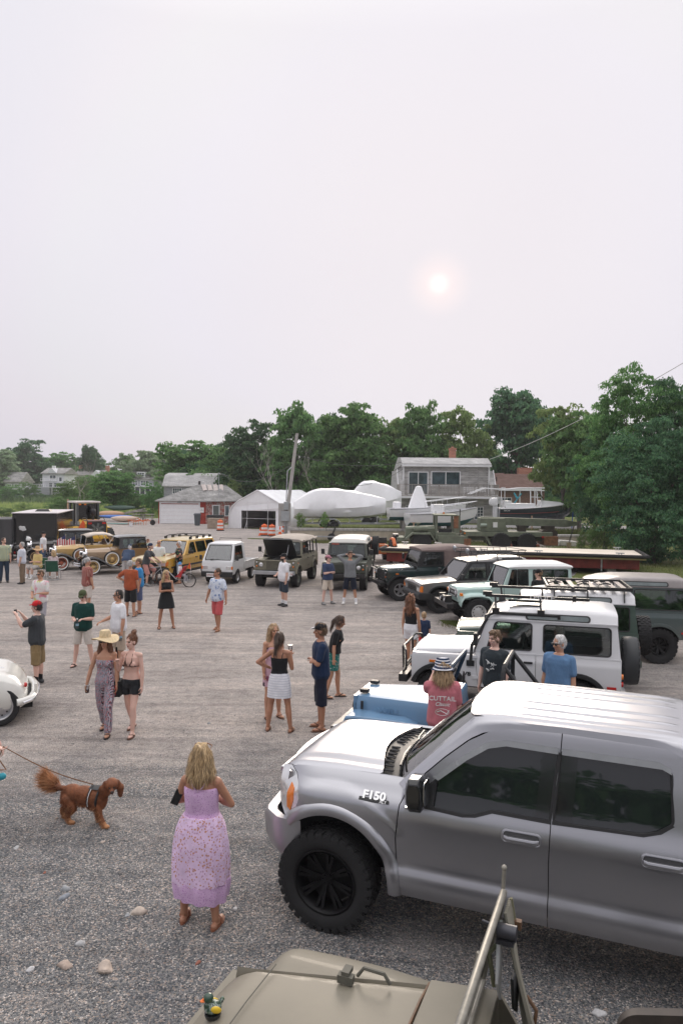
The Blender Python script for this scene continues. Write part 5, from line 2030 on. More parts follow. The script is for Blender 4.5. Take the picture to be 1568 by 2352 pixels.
 hl=[(.455,1.40),(.37,1.36),(.315,1.30),(.275,1.18),(.345,1.02),(.40,.935),(.47,.96),(.545,1.10),(.57,1.37)]
 h_=side_sheet('headlight',LAMPGLASS,t,hl,[],py,s,.05,.06,.05,-.004)
 side_sheet('amber_reflector',AMBER,h_,[(.395,1.29),(.35,1.26),(.345,1.15),(.385,1.04),(.43,1.06),(.43,1.20)],[],py,s,.02,.06,.05,.004)
for s in(1,-1):
 yb=py(-.46,1.30)*s
 d_=(py(-.46,1.34)-py(-.46,1.26))/.08
 o_=MB()
 o_.box((0,-.025,0),(.28,.035,.006))
 bd=o_.build('wing_badge',BLACKP,t,bevel=.006)
 xd=(-1,0,0)if s>0 else(1,0,0)
 bd.matrix_local=frame((-.455,yb+s*.012,1.305),xd,(0,s*d_,1))
 text('lettering','F150',.105,BRIGHT,bd,frame((0,.012,.006),(1,0,0),(0,1,0)),.004,1.05,.004)
 text('trim_lettering','XLT',.034,BRIGHT,bd,frame((.09,-.034,.005),(1,0,0),(0,1,0)),.002,1.1)
def hoodz(x,y):
 a=abs(y)
 e=min(1.,max(0.,(.66-a)/.14))
 e=e*e*(3-2*e)
 z=1.492-.045*max(0,(x+.1)/.6)**2-.02*(a/.8)**2+.022*e*min(1,max(.2,(.62-x)/.6))
 z-=.22*max(0,(x-.36)/.32)**2.3
 z-=.05*max(0,(a-.72)/.1)**2
 return z
hood_out=[(.42,-.79),(.55,-.70),(.63,-.5),(.665,-.2),(.67,0),(.665,.2),(.63,.5),(.55,.70),(.42,.79),(.2,.815),(-.2,.815),(-.42,.80),(-.47,.76),(-.44,.62),(-.38,.4),(-.34,.2),(-.325,0),(-.34,-.2),(-.38,-.4),(-.44,-.62),(-.47,-.76),(-.42,-.80),(-.2,-.815),(.2,-.815)]
sheet('bonnet',SILVER,t,hood_out,[],lambda u,v:(u,v,hoodz(u,v)),.03,.06,.04)
b=MB()
cow=[(-.48,-.78),(-.45,-.62),(-.39,-.4),(-.35,-.2),(-.335,0),(-.35,.2),(-.39,.4),(-.45,.62),(-.48,.78),(-.66,.81),(-.62,.55),(-.55,.3),(-.52,0),(-.55,-.3),(-.62,-.55),(-.66,-.81)]
cw=sheet('cowl_panel',BLACKP,t,cow,[],lambda u,v:(u,v,1.485-.05*(v/.8)**2+(u+.35)*.12),.02,.1,.1)
b=MB()
for k in range(15):
 yy=-.66+k*.094
 if abs(k-7)<1:
  continue
 xx=-.385-.11*(yy/.7)**2
 b.box((xx-.02,yy,1.487-.05*(yy/.8)**2),(.085,.03,.012))
b.build('cowl_vent',M('vent_grey',(.045,.045,.047),.9,spec=.1),cw,smooth=0)
b=MB()
for y0,y1 in((-.55,.05),(.02,.62)):
 b.tube([(-.54,y0,1.49),(-.56,(y0+y1)/2,1.51),(-.60,y1,1.50)],.012,6)
b.build('wiper',BLACKM,t)
def roofz(x,y):
 a=abs(y)
 z=2.125-.020*(a/.7)**2.2-.065*max(0,(a-.64)/.13)**2-.045*max(0,(x+1.55)/.34)**2-.05*max(0,(-x-2.8)/.4)**2
 for c in(.17,.38,.57):
  e=max(0.,1-abs(a-c)/.035)
  k=min(1,max(0,(-1.62-x)/.1))*min(1,max(0,(x+2.98)/.1))
  z+=.012*e*e*(3-2*e)*k
 return z
WS=lambda v,y:(-.50-.71*v-.12*(y/.75)**2*(1-.3*v),y*(1.0-.11*v),1.455+.63*v-.05*(y/.75)**2*(1-.5*v)+.05*v*(1-v))
sheet('windscreen',glass('windscreen_glass',(.5,.56,.54),.6,.01,.22),t,[(-.775,0),(.775,0),(.775,1),(-.775,1)],[],lambda u,v:WS(v,u),.008,.1,.1)
for s in(1,-1):
 rings=[]
 for i in range(17):
  v=i/16
  a=Vector(WS(v,s*.755))+Vector((0,0,.004))
  x_=-.735-.66*v+.03*math.sin(PI*v)
  dz=float(np.interp(x_,[-1.62,-1.46,-1.28,-1.08,-.90,-.757,-.70],[2.045,2.005,1.905,1.74,1.57,1.42,1.38]))
  c=Vector((x_,s*(py(-1.0,dz)+.001),dz))
  m_=(a+c)/2+Vector((.02,s*.02,.02))
  rings.append([a,a.lerp(m_,.6),m_,c.lerp(m_,.6),c,c-Vector((0,s*.03,.01)),a-Vector((.0,s*.0,.03))])
 for x_ in(-1.46,-1.54,-1.62,-1.8,-2.05,-2.4,-2.7,-2.85,-2.95,-3.02,-3.1):
  dz=float(np.interp(x_,[-3.1,-3.02,-2.85,-2.05,-1.62,-1.46,-1.28],[1.74,1.96,2.03,2.045,2.03,1.99,1.90]))-.004
  ya=.70 if x_>-2.9 else .68
  a=Vector((x_+.10*max(0,1-abs(x_+1.46)/.2)*.5,s*ya,roofz(x_,ya)+.003))
  c=Vector((x_,s*(py(-1.0,dz)+.001),dz))
  m_=(a+c)/2+Vector((0,s*.022,.022))
  rings.append([a,a.lerp(m_,.6),m_,c.lerp(m_,.6),c,c-Vector((0,s*.03,.01)),a-Vector((0,0,.03))])
 b=MB()
 b.loft(rings,True)
 b.build('windscreen_pillar',SILVER,t,smooth=60)
roof_out=[(-1.25,-.58),(-1.205,-.3),(-1.195,0),(-1.205,.3),(-1.25,.58),(-1.29,.66),(-1.42,.70),(-1.62,.715),(-2.2,.72),(-2.9,.715),(-3.1,.68),(-3.15,.5),(-3.15,-.5),(-3.1,-.68),(-2.9,-.715),(-2.2,-.72),(-1.62,-.715),(-1.42,-.70),(-1.29,-.66)]
sheet('roof',SILVER,t,roof_out,[],lambda u,v:(u,v,roofz(u,v)),.04,.08,.022)
b=MB()
b.loft([[(.60-.14*(y/.8)**2,y,.93),(.64-.14*(y/.8)**2,y,1.15),(.60-.14*(y/.8)**2,y,1.375),(.40,y,1.37),(.40,y,.93)]for y in[-.86+i*.172 for i in range(11)]],True)
g=b.build('grille',SILVER,t,smooth=50)
b=MB()
b.box((.60,0,1.13),(.06,1.15,.36))
b.build('grille_mesh',BLACKP,g,bevel=.03)
b=MB()
for k in range(3):
 b.box((.64,0,.99+k*.14),(.05,1.15,.05))
b.box((.66,0,1.13),(.03,.26,.11))
b.build('grille_bar',SILVER,g,bevel=.012)
b=MB()
rings=[]
for i in range(25):
 u=-1+2*i/24
 y_=u*1.0
 x_=.80-.10*u*u-.30*max(0,abs(u)-.82)/.18*(abs(u)>.82)
 if abs(u)>.9:
  y_=math.copysign(.96+.035*(abs(u)-.9)/.1,u)
 rings.append([(x_-.12,y_*.97,.955),(x_-.03,y_,.955),(x_+.01,y_,.90),(x_-.01,y_,.72),(x_-.07,y_*.99,.60),(x_-.14,y_*.97,.60)])
b.loft(rings,True)
b.build('front_bumper',SILVER,t,smooth=45)
b=MB()
b.loft([[(.66-.12*u*u-.1*(abs(u)>.95),u*.96,.62),(.70-.12*u*u-.1*(abs(u)>.95),u*.96,.62),(.60-.12*u*u-.1*(abs(u)>.95),u*.93,.44),(.56-.12*u*u-.1*(abs(u)>.95),u*.93,.44)]for u in[-1+i/6 for i in range(13)]],True)
b.build('valance',BLACKP,t)
b=MB()
b.box((.05,0,.95),(.9,1.50,.7))
b.box((-2.0,0,.80),(2.9,1.82,.58))
b.box((-4.2,0,.85),(1.7,1.3,.5))
b.box((-2.1,0,.50),(5.0,.9,.18))
b.build('chassis',DARKIN,t,smooth=0)
b=MB()
b.box((-4.1,0,1.1),(1.85,1.85,.05))
b.build('bed_floor',DARKIN,t,smooth=0)
sheet('rear_window',DARKGLASS,t,[(-.72,0),(.72,0),(.66,1),(-.66,1)],[],lambda u,v:(-3.13+.05*v,-u,1.42+.66*v),.02,.2,.2)
b=MB()
b.box((-3.1,0,1.0),(.05,1.9,.85))
b.box((-5.05,0,1.05),(.06,2.0,.75))
b.build('tailgate',SILVER,t,smooth=0)
b=MB()
b.box((-.92,0,1.30),(.35,1.7,.22))
b.build('dashboard',M('dash',(.05,.052,.055),.7),t,bevel=.04)
for yy in(-.45,.45):
 seat(t,-1.75,yy,1.0,.55)
 seat(t,-2.75,yy,1.0,.6)
steering(t,-1.15,.45,1.35)
for x in(AX+.05,-3.95):
 for s in(1,-1):
  wheel(t,x,s*(half-.16),.46,.33,'black8',.64,34,rimmat=M('matt_black_rim',(.006,.006,.007),.45,.2,spec=.3))
OLIVE=M('olive_paint',(.20,.18,.138),.55,var=.12,nscale=2.2,bumpy=.04,bscale=40,coat=.08)
OLIVED=M('olive_dark',(.11,.105,.085),.7,var=.25,nscale=5)
CANV=M('olive_canvas',(.22,.205,.165),.95,var=.2,nscale=5,bumpy=.2,bscale=80)
hp=at(945+40,2260,1.0)
t=thing('army_jeep','olive drab army jeep in the foreground with its windscreen frame up','jeep',(0,0,0),158)
ca,sa=math.cos(R(158)),math.sin(R(158))
lx,ly=-.03,-.60
t.location=(hp.x-(ca*lx-sa*ly),hp.y-(sa*lx+ca*ly),0)
hw_=lambda x:.60-.265*min(1,max(0,(x+.05)/1.2))
def jh(x,y):
 a=abs(y)/hw_(x)
 return 1.005+.022*(1-a*a)-.05*max(0,(a-.86)/.14)**2-.03*max(0,x)-.16*max(0,(x-1.02)/.25)**2
ho=[(-.02,-.60),(.3,-.525),(.7,-.44),(1.0,-.375),(1.16,-.335),(1.22,-.25),(1.235,0),(1.22,.25),(1.16,.335),(1.0,.375),(.7,.44),(.3,.525),(-.02,.60)]
hd=sheet('bonnet',OLIVE,t,ho,[],lambda u,v:(u,v,jh(u,v)),.03,.05,.04)
b=MB()
for s in(1,-1):
 b.loft([[(x,s*(hw_(x)-.005),1.0-.03*max(0,x)-.0),(x,s*(hw_(x)+.0),.96-.03*max(0,x)),(x,s*(hw_(x)+.0),.62),(x,s*(hw_(x)-.03),.62),(x,s*(hw_(x)-.03),.95-.03*max(0,x))]for x in[-.02+1.2*i/8 for i in range(9)]],True)
b.build('bonnet_side',OLIVE,t)
b=MB()
b.box((.985,0,.60),(.04,.1,.02))
b.tube([(.93,-.385,1.012),(.93,0,1.022),(.93,.385,1.012)],.004,5)
b.build('bonnet_seam',OLIVED,hd)
b=MB()
b.box((.45,-.40,1.035),(.10,.05,.05))
b.box((.45,-.42,1.07),(.05,.08,.03))
b.tube([(.40,-.47,1.02),(.36,-.48,1.075),(.22,-.46,1.085),(.18,-.46,1.03)],.012,6)
b.build('bonnet_catch',OLIVED,hd)
b=MB()
b.tube([(-.03,-.605,1.0),(-.03,-.4,1.030),(-.03,0,1.042),(-.03,.4,1.030),(-.03,.605,1.0)],.009,6)
b.build('leather_strap',M('leather',(.14,.075,.04),.6,var=.3,nscale=20),t)
b=MB()
b.poly([(-.04,-.61),(-.04,.61),(-.45,.68),(-.45,-.68)],[],lambda u,v,w_:(u,v,1.0+w_+.02*(1-(v/.6)**2)),0,.03)
b.build('cowl',OLIVE,t,bevel=.01)
for s in(1,-1):
 MB().poly([(-.45,-.1),(-.04,-.1),(-.04,.42),(-.45,.42)],[],lambda u,v,w_:(u,s*(.60+w_-.08*(u+.04)/.41),.6+v),-.03,0).build('cowl_side',OLIVE,t,smooth=0)
for s in(1,-1):
 fo=[(-.10,.36),(.15,.30),(.9,.22),(1.18,.26),(1.25,.42),(1.22,.62),(1.10,.78),(.92,.86),(.68,.885),(.40,.87),(.12,.83),(-.10,.80)]
 sheet('wing',OLIVE,t,[(u,s*v)for u,v in fo],[],lambda u,v:(u,v,.90-.035*max(0,(u-.3))-.32*max(0,(u-.98)/.27)**2-.06*max(0,(abs(v)-.62)/.26)**2),.12,.06,.05)
b=MB()
b.poly([(-.33,.45),(.33,.45),(.33,.87),(-.33,.87)],[[(-.29+k*.09,.56),(-.29+k*.09,.82),(-.25+k*.09,.82),(-.25+k*.09,.56)]for k in range(7)],lambda u,v,w_:(1.13+w_,u,v),0,.05)
b.build('grille',OLIVE,t,smooth=0)
b=MB()
for s in(1,-1):
 b.ball((1.16,s*.24,.70),(.05,.085,.085))
b.build('headlight',LAMPGLASS,t)
b=MB()
b.box((1.42,0,.55),(.08,1.5,.13))
b.build('front_bumper',OLIVE,t,smooth=0)
b=MB()
b.box((.55,0,.62),(1.1,.5,.4))
b.box((-1.0,0,.5),(3.6,.7,.14))
b.build('chassis',OLIVED,t,smooth=0)
b=MB()
for s in(1,-1):
 b.poly([(-.45,.45),(-.45,1.0),(-.62,.74),(-1.25,.74),(-1.45,.98),(-2.05,.98),(-2.05,.45)],[],lambda u,v,w_:(u,s*(.68+w_),v),0,.03)
b.box((-2.05,0,.72),(.03,1.36,.52))
b.box((-1.25,0,.46),(1.62,1.34,.03))
b.build('tub',OLIVE,t,smooth=0)
for x in(.55,-1.5):
 for s in(1,-1):
  plain_wheel(t,x,s*.66,.38,.18,OLIVE,.55,22)
TUBE=M('worn_olive_tube',(.25,.235,.20),.45,.3,var=.25,nscale=12)
b=MB()
y0,y1=-.70,.70
zb_,zt_=1.05,1.65
xb_,xt_=-.34,-.46
b.tube([(xb_,y0,zb_),(xt_,y0,zt_-.04),(xt_-.01,y0+.04,zt_),(xt_-.01,y1-.04,zt_),(xt_,y1,zt_-.04),(xb_,y1,zb_)],.022,10)
b.tube([(xb_-.01,y0,zb_+.0),(xb_-.01,y1,zb_+.0)],.018,8)
b.tube([(xb_+.03,-.38,1.03),((xb_+xt_)/2+.02,-.38,1.42)],.016,6)
b.cyl((xt_+.0,y0+.005,zt_-.03),(xt_-.005,y0,zt_+.12),.012)
b.ball((xt_-.005,y0,zt_+.13),.018)
b.build('windscreen_frame',TUBE,t)
b=MB()
b.poly([(y0+.03,zb_+.08),(y1-.03,zb_+.08),(y1-.03,zt_-.03),(y0+.03,zt_-.03)],[],lambda u,v,w_:(xb_+(xt_-xb_)*(v-zb_)/(zt_-zb_)+w_,u,v),-.004,.004)
b.build('windscreen_glass',GLASS,t,smooth=0)
b=MB()
b.cyl((xt_-.01,-.46,zt_-.12),(xt_-.12,-.46,zt_-.12),.045,n=14)
b.box((xt_-.06,-.46,zt_-.165),(.10,.09,.025))
b.cyl((xt_+.0,-.46,zt_-.10),(xt_+.08,-.46,zt_-.085),.009)
b.build('wiper_motor',M('motor_dark',(.06,.06,.07),.35,.4),t)
b=MB()
b.loft([[(-.46,y,z)for y,z in((-.62,1.50),(-.50,1.52),(-.47,1.2),(-.60,1.02))],[(-.475,y,z)for y,z in((-.62,1.50),(-.50,1.52),(-.47,1.2),(-.60,1.02))]],True)
b.build('paper_tag',WHITEPL,t,smooth=0)
b=MB()
for k in range(9):
 yy=y0-.01+k*.02
 b.tube([(xt_-.04,yy,zt_-.06),(xt_-.08-.004*k,yy+.03,1.3),(xt_-.13-.012*k,yy+.06+.01*k,1.02),(xt_-.20-.012*k,yy+.08,.72)],.02,6,rs=[.012,.016,.022,.03])
b.build('canvas_curtain',CANV,t)
b=MB()
b.tube([(xt_-.02,y0+.1,zt_-.25),(xt_+.05,y0+.16,zt_-.32),(xt_+.02,y0+.15,zt_-.52)],.014,6)
b.tube([(xt_-.05,y0,zt_-.05),(xt_-.07,y0-.03,zt_-.2),(xt_-.03,y0+.02,zt_-.33)],.010,6)
b.build('canvas_strap',M('strap_olive',(.20,.19,.12),.9),t)
b=MB()
b.tube([(xt_-.05,y0-.01,1.47),(xt_-.09,y0-.03,1.44),(xt_-.07,y0-.01,1.38),(xt_-.04,y0,1.36)],.010,6)
b.box((xt_-.09,y0-.03,1.43),(.04,.04,.05))
b.tube([(xt_-.16,y0+.06,1.06),(xt_-.22,y0+.08,1.0),(xt_-.21,y0+.10,.90),(xt_-.16,y0+.1,.86)],.012,6)
b.build('leather_tab',M('leather'),t)
b=MB()
b.loft([[(xt_-.10+d_,yy,zz)for yy,zz in((-.56,1.00),(-.44,1.10),(-.37,1.32),(-.47,1.30),(-.60,1.12))]for d_ in(0,-.02)],True)
b.build('side_mirror',BLACKP,t,bevel=.008)
SEATB=M('seat_brown',(.05,.04,.033),.6,var=.3,nscale=9)
for yy,sm_ in((-.40,lambda u,v,w_:(-1.40-u,-.44-.38*u+.12*v+w_,.84+v)),(.36,lambda u,v,w_:(-1.20-.2*v+w_,.36+u,.86+v))):
 b=MB()
 b.poly(rrect(-.27,.0,.27,.52,.10,6),[rrect(-.22,.05,.22,.46,.07,6)],sm_,-.03,.03)
 st=b.build('seat',SEATB,t,smooth=40,bevel=.012)
 b=MB()
 b.poly(rrect(-.225,.045,.225,.465,.07,6),[],sm_,-.012,.012)
 b.build('seat_pad',M('seat_canvas',(.045,.038,.033),.85,var=.3),st,smooth=0)
 b=MB()
 b.box((-1.0,yy,.80),(.46,.5,.14))
 b.build('cushion',M('seat_canvas'),st,bevel=.03)
JEEP=t
dk=at(489,2335,.985)
t=thing('rubber_duck','small toy duck with green head and camouflage body on the jeep bonnet','toy duck',(dk.x,dk.y,.985),200)
cm,cnt,cb=newmat('duck_camo')
vv=coords(cnt,'Object')
link(cnt,ramp(cnt,noisef(cnt,vv,55,2,.5),[(.40,(.02,.05,.03)),(.47,(.10,.16,.10)),(.54,(.35,.40,.38)),(.60,(.05,.07,.06))],'CONSTANT'),cb.inputs['Base Color'])
cb.inputs['Roughness'].default_value=.35
b=MB()
b.lathe([(.03,0),(.045,.004),(.05,.02),(.048,.03),(.03,.032)],20)
b.build('base',GLOSSB,t)
b=MB()
b.ball((0,0,.058),(.052,.042,.038),18,12)
b.ball((.028,0,.075),(.026,.026,.026),14,10)
b.loft([[(-.04,-.016,.06),(-.04,.016,.06),(-.03,.016,.08),(-.03,-.016,.08)],[(-.068,-.008,.095),(-.068,.008,.095),(-.06,.008,.105),(-.06,-.008,.105)]],True)
b.build('body',cm,t)
b=MB()
b.ball((.026,0,.118),(.03,.028,.028),16,12)
b.build('head',M('duck_green',(.02,.06,.035),.3,coat=.5),t)
b=MB()
b.ball((.056,0,.108),(.02,.014,.007),12,8)
b.ball((.052,0,.118),(.01,.01,.006),10,6)
b.build('beak',M('duck_orange',(.75,.18,.03),.35),t)
for s in(1,-1):
 b=MB()
 b.ball((-.012,s*.040,.064),(.034,.012,.02),12,8,Matrix.Rotation(R(-25),3,'Y'))
 b.build('wing',M('duck_yellow',(.75,.5,.03),.35),t)
def place(X,Y,hd,side,half):
 """axle centre from the ground point under the near front tyre; side +1 if that tyre is the left one"""
 p=at(X,Y)
 c,s=math.cos(R(hd)),math.sin(R(hd))
 return(p.x+side*s*half,p.y-side*c*half,0)
def plane_panel(t,name,mat,pts,holes,fn,thick=.03):
 return sheet(name,mat,t,pts,holes,fn,thick,.3,.3)
def pane(parent,hole,fn,mat,seal=True,name='window_glass'):
 """glass in an opening with a black rubber seal round it; fn(u, v, off)"""
 o=MB().poly(hole,[],lambda u,v,w_:fn(u,v,-.012+w_),-.003,.003).build(name,mat,parent,smooth=0)
 if seal:
  MB().tube([fn(u,v,.004)for u,v in hole],.013,5,True).build('window_seal',SEALB,parent)
 return o
def greenhouse(t,body,zb,zt,yb,yt,xf0,xf1,xr0,xr1,side_holes,glassm,ws_hole=None,rear_hole=None,wsg=None,sides=(1,-1),seal=True,pillar=None):
 """four raked walls: side panels, windscreen frame and rear panel, each with real openings"""
 k=(yb-yt)/(zt-zb)
 yy=lambda z:yb-(z-zb)*k
 for s in sides:
  out=[(xr0,zb),(xf0,zb),(xf1,zt),(xr1,zt)]
  p=side_sheet('window_frame',pillar or body,t,out,side_holes,lambda x,z:yy(z),s,.035,.5,.3)
  for h in side_holes:
   pane(p,h,lambda u,v,o,s=s:(u,s*(yy(v)+o),v),glassm,seal)
 fx=lambda v:xf0+(xf1-xf0)*v
 rx=lambda v:xr0+(xr1-xr0)*v
 wz=lambda v:zb+(zt-zb)*v
 y0,y1=yb-.005,yt-.005
 h=ws_hole or rpoly([(-y0+.09,.06),(y0-.09,.06),(y1-.075,.93),(-y1+.075,.93)],.05)
 wf=sheet('windscreen_frame',pillar or body,t,[(-y0,0),(y0,0),(y1,1),(-y1,1)],[h],lambda u,v:(fx(v),u,wz(v)),.035,.5,.5)
 pane(wf,h,lambda u,v,o:(fx(v)+o,u,wz(v)),wsg or glassm,seal,'windscreen')
 if rear_hole is not False:
  h=rear_hole or rpoly([(-y0+.12,.08),(y0-.12,.08),(y1-.1,.9),(-y1+.1,.9)],.05)
  rp=sheet('rear_panel',pillar or body,t,[(-y0,0),(y0,0),(y1,1),(-y1,1)],[h],lambda u,v:(rx(v),-u,wz(v)),.035,.5,.5)
  pane(rp,h,lambda u,v,o:(rx(v)-o,-u,wz(v)),glassm,seal,'rear_window')
def roof_loft(t,mat,xs,half,z,name='roof',n=0,rib=0):
 """rings across the car: (x, height scale, width scale); half = cross-section (y, dz) from gutter to centre"""
 b=MB()
 rings=[]
 for x,hs,ws in xs:
  l=[(x,y*ws,z+dz*hs)for y,dz in half]
  r=[(x,-y*ws,z+dz*hs)for y,dz in half[::-1]]
  rings.append(l+r[1:])
 n_=len(rings[0])
 b.loft(rings,True)
 return b.build(name,mat,t,smooth=40)
def round_lamp(t,x,y,z,r,mat=None,name='headlight',ring=None,d=1):
 b=MB()
 b.lathe([(r*1.15,0),(r*1.15,d*.02),(r,d*.03)],18,(x,y,z),'x',False)
 o=b.build(name,ring or BLACKP,t)
 b=MB()
 b.lathe([(r*1.02,d*.015),(r*.8,d*.035),(r*.4,d*.045),(.001,d*.048)],18,(x,y,z),'x',False)
 b.build('lens',mat or LAMPGLASS,o)
 return o
def mirror(t,x,y,z,s,mat=BLACKP,w_=.14,h=.22):
 b=MB()
 b.box((x,s*(y+.16),z+.08),(.07,w_,h))
 o=b.build('side_mirror',mat,t,bevel=.02)
 b=MB()
 b.bar((x+.05,s*y,z-.06),(x,s*(y+.12),z),.02,.02)
 b.build('arm',BLACKM,o)
def arch(cx,z,r,a0,a1,n=12):
 return[(cx+r*math.cos(R(a0+(a1-a0)*i/n)),z+r*math.sin(R(a0+(a1-a0)*i/n)))for i in range(n+1)]
def arch_trim(t,cx,z,r,y,mat,a0=20,a1=160,w_=.07,proud=.05):
 for s in(1,-1):
  b=MB()
  b.poly(arch(cx,z,r,a0,a1,16)+arch(cx,z,r+w_,a1,a0,16),[],lambda u,v,w2:(u,s*(y+w2),v),-.03,proud)
  b.build('wheel_arch',mat,t,bevel=.012)
def interior(t,xs,zf,y,xd,zb,left=True):
 for x in xs:
  for s in(1,-1):
   seat(t,x,s*y,zf,.5)
 b=MB()
 b.box((xd-.12,0,zb-.06),(.3,y*3.4,.24))
 b.build('dashboard',DARKIN,t,bevel=.03)
 steering(t,xd-.38,y if left else-y,zb+.02)
def plate(t,x,y,z,txt,d=1,tilt=0):
 b=MB()
 b.box((x,y,z),(.012,.32,.16))
 o=b.build('number_plate',WHITEPL,t,bevel=.004)
 text('lettering',txt,.10,M('plate_red',(.35,.04,.05),.5),o,frame((x+d*.008,y,z),(0,d,0),(0,0,1)),.002)
def defender(label,loc,rot,wb,body,roofm,style='hard',tyre=.40,rim='steel',rimmat=None,hood_open=False,front='std',hard_rear=True,rack=None,spare=True,flare=None,guard=False,plate_txt=None,swb_windows=None,bumper=None,hd=True):
 t=thing('off_road_car',label,'off-road car',loc,rot)
 hw,xf,xb,xr=.865,.50,-.62,-(wb+.70)
 bl=bumper or BLACKM
 fl=flare or body
 ay,ar=.42,.47
 yf=curve_fn([(.5,hw-.03),(.62,hw-.012),(.8,hw),(1.08,hw),(1.16,hw-.02),(1.25,hw-.035)])
 sill=.58
 a0=math.degrees(math.asin((sill-ay)/ar))
 rear=[(xr,1.23),(xr,.66),(-wb-ar-.12,sill)]+arch(-wb,ay,ar,180-a0,a0)+[(-1.68,sill),(-1.68,1.23)]
 door=[(-1.672,sill),(-.70,sill),(-.64,1.23),(-1.672,1.23)]
 wing=[(-.692,sill)]+arch(0,ay,ar,180-a0,a0)+[(xf-.02,sill),(xf,.70),(xf,1.08),(xf-.03,1.115),(xb,1.135),(xb-.01,1.23)]
 doors=[('rear_side',rear),('front_door',door),('front_wing',wing)]
 if wb>2.6:
  doors[0]=('rear_side',[(xr,1.23),(xr,.66),(-wb-ar-.12,sill)]+arch(-wb,ay,ar,180-a0,96,8)+[(-2.62+0.0,1.23)])
  doors.append(('rear_door',[(-2.612,1.23),(-wb+ar*math.cos(R(90)),ay+ar)]+arch(-wb,ay,ar,88,a0,8)[1:]+[(-1.68,sill),(-1.68,1.23)]))
 for s in(1,-1):
  for nm,o in doors:
   p=side_sheet(nm,body,t,o,[],lambda x,z:yf(z),s,.03,.4,.06)
   if nm.endswith('door'):
    xx=-1.55 if nm=='front_door' else-2.48
    b=MB()
    b.box((xx,s*(hw+.012),1.08),(.15,.03,.035))
    b.build('door_handle',BLACKM,p,bevel=.005)
    b=MB()
    for z in(.75,1.12):
     b.box((max(q[0]for q in o)-.0,s*(hw+.004),z),(.09,.02,.05))
    b.build('hinge',body,p,smooth=0)
  b=MB()
  b.bar((xb-.03,s*(hw-.03),1.215),(xr,s*(hw-.03),1.215),.012,.03)
  b.build('waist_rail',body,t,smooth=0)
  mirror(t,-.66,.84,1.38,s)
  b=MB()
  b.box((.12,s*(hw+.006),.985),(.11,.02,.045))
  b.build('side_marker',AMBER,t,bevel=.005)
  b=MB()
  b.poly([(xf,.72),(xf,1.08),(xb,1.115),(xb,.9)],[],lambda u,v,w_:(u,s*(.60+w_),v),-.02,0)
  b.loft([[(x,s*y,z)for y,z in((.55,1.02),(.55,1.10+(.02 if x<0 else 0)),(hw-.04,1.115+(.02 if x<0 else 0)),(hw-.01,1.09))]for x in(xf-.01,.1,xb)],True)
  b.build('wing_top',body,t)
 arch_trim(t,0,ay,ar,hw-.005,fl)
 arch_trim(t,-wb,ay,ar,hw-.005,fl)
 b=MB()
 b.loft([[(x,y*k,z+dz)for y,dz in((-.63,-.05),(-.62,.0),(-.52,.035),(-.3,.03),(-.22,.05),(.22,.05),(.3,.03),(.52,.035),(.62,0),(.63,-.05))]for x,z,k in((xf+.01,1.095,.94),(xf-.05,1.125,.97),(.1,1.155,1),(xb+.03,1.19,1.02))],True)
 hood=b.build('bonnet',body,t,smooth=35)
 if hood_open:
  hood.location=(xb,0,1.19)
  hood.data.transform(Matrix.Translation((-xb,0,-1.19)))
  hood.rotation_euler=(0,R(-48),0)
  hood.data.materials[0]=BLACKM
  b=MB()
  b.box((-.05,0,.92),(1.0,.9,.3))
  for k in range(5):
   b.box((-.4+k*.2,rnd.uniform(-.3,.3),1.1),(.18,.25,.1))
  b.cyl((.1,.3,1.05),(.1,.3,1.2),.12)
  b.build('engine',M('engine_dark',(.05,.05,.05),.5,.4,var=.4),t,bevel=.01)
  o=MB().tube([(.3,.4,1.05),(-.05,.42,1.75)],.012,6).build('bonnet_stay',STEEL,t)
 b=MB()
 b.box((xf-.03,0,.92),(.04,1.72,.42))
 b.box((xf+.005,0,1.1),(.05,1.18,.03))
 fp=b.build('front_panel',body,t,bevel=.012)
 b=MB()
 for k in range(9):
  b.box((xf+.005,0,.77+k*.037),(.03,.74,.018))
 b.build('grille',body if front=='mil' else BLACKP,fp,smooth=0)
 b=MB()
 b.box((xf-.005,0,.92),(.012,.74,.33))
 b.build('grille_back',DARKIN,fp,smooth=0)
 for s in(1,-1):
  round_lamp(t,xf-.005,s*.59,.93,.092,ring=BLACKP if front!='mil' else body)
  round_lamp(t,xf-.005,s*.765,1.02,.035,LAMPGLASS,'side_lamp')
  round_lamp(t,xf-.005,s*.765,.87,.038,AMBER,'indicator')
 b=MB()
 b.box((.66,0,.63),(.16,1.72,.14))
 b.build('front_bumper',bl,t,bevel=.01)
 if guard:
  b=MB()
  for s in(1,-1):
   b.tube([(.72,s*.46,.68),(.74,s*.46,1.12),(.70,s*.58,1.17),(.62,s*.80,1.13),(.60,s*.86,1.02),(.60,s*.86,.80),(.66,s*.80,.74),(.72,s*.5,.72)],.022,6)
   for k in range(4):
    b.tube([(.70,s*.5,.80+k*.09),(.63,s*.84,.80+k*.09)],.006,5)
  b.tube([(.74,-.46,1.12),(.74,.46,1.12)],.022,6)
  b.tube([(.73,-.46,.74),(.73,.46,.74)],.022,6)
  b.build('brush_guard',BLACKM,t)
 if plate_txt:
  plate(t,.75,.62 if front!='std' else-.5,.60,plate_txt)
 zb,zt,yb,yt=1.23,1.80,hw-.035,hw-.10
 h1=rpoly([(-.84,1.285),(-1.60,1.285),(-1.60,1.745),(-.98,1.745)],.05)
 holes=[h1]
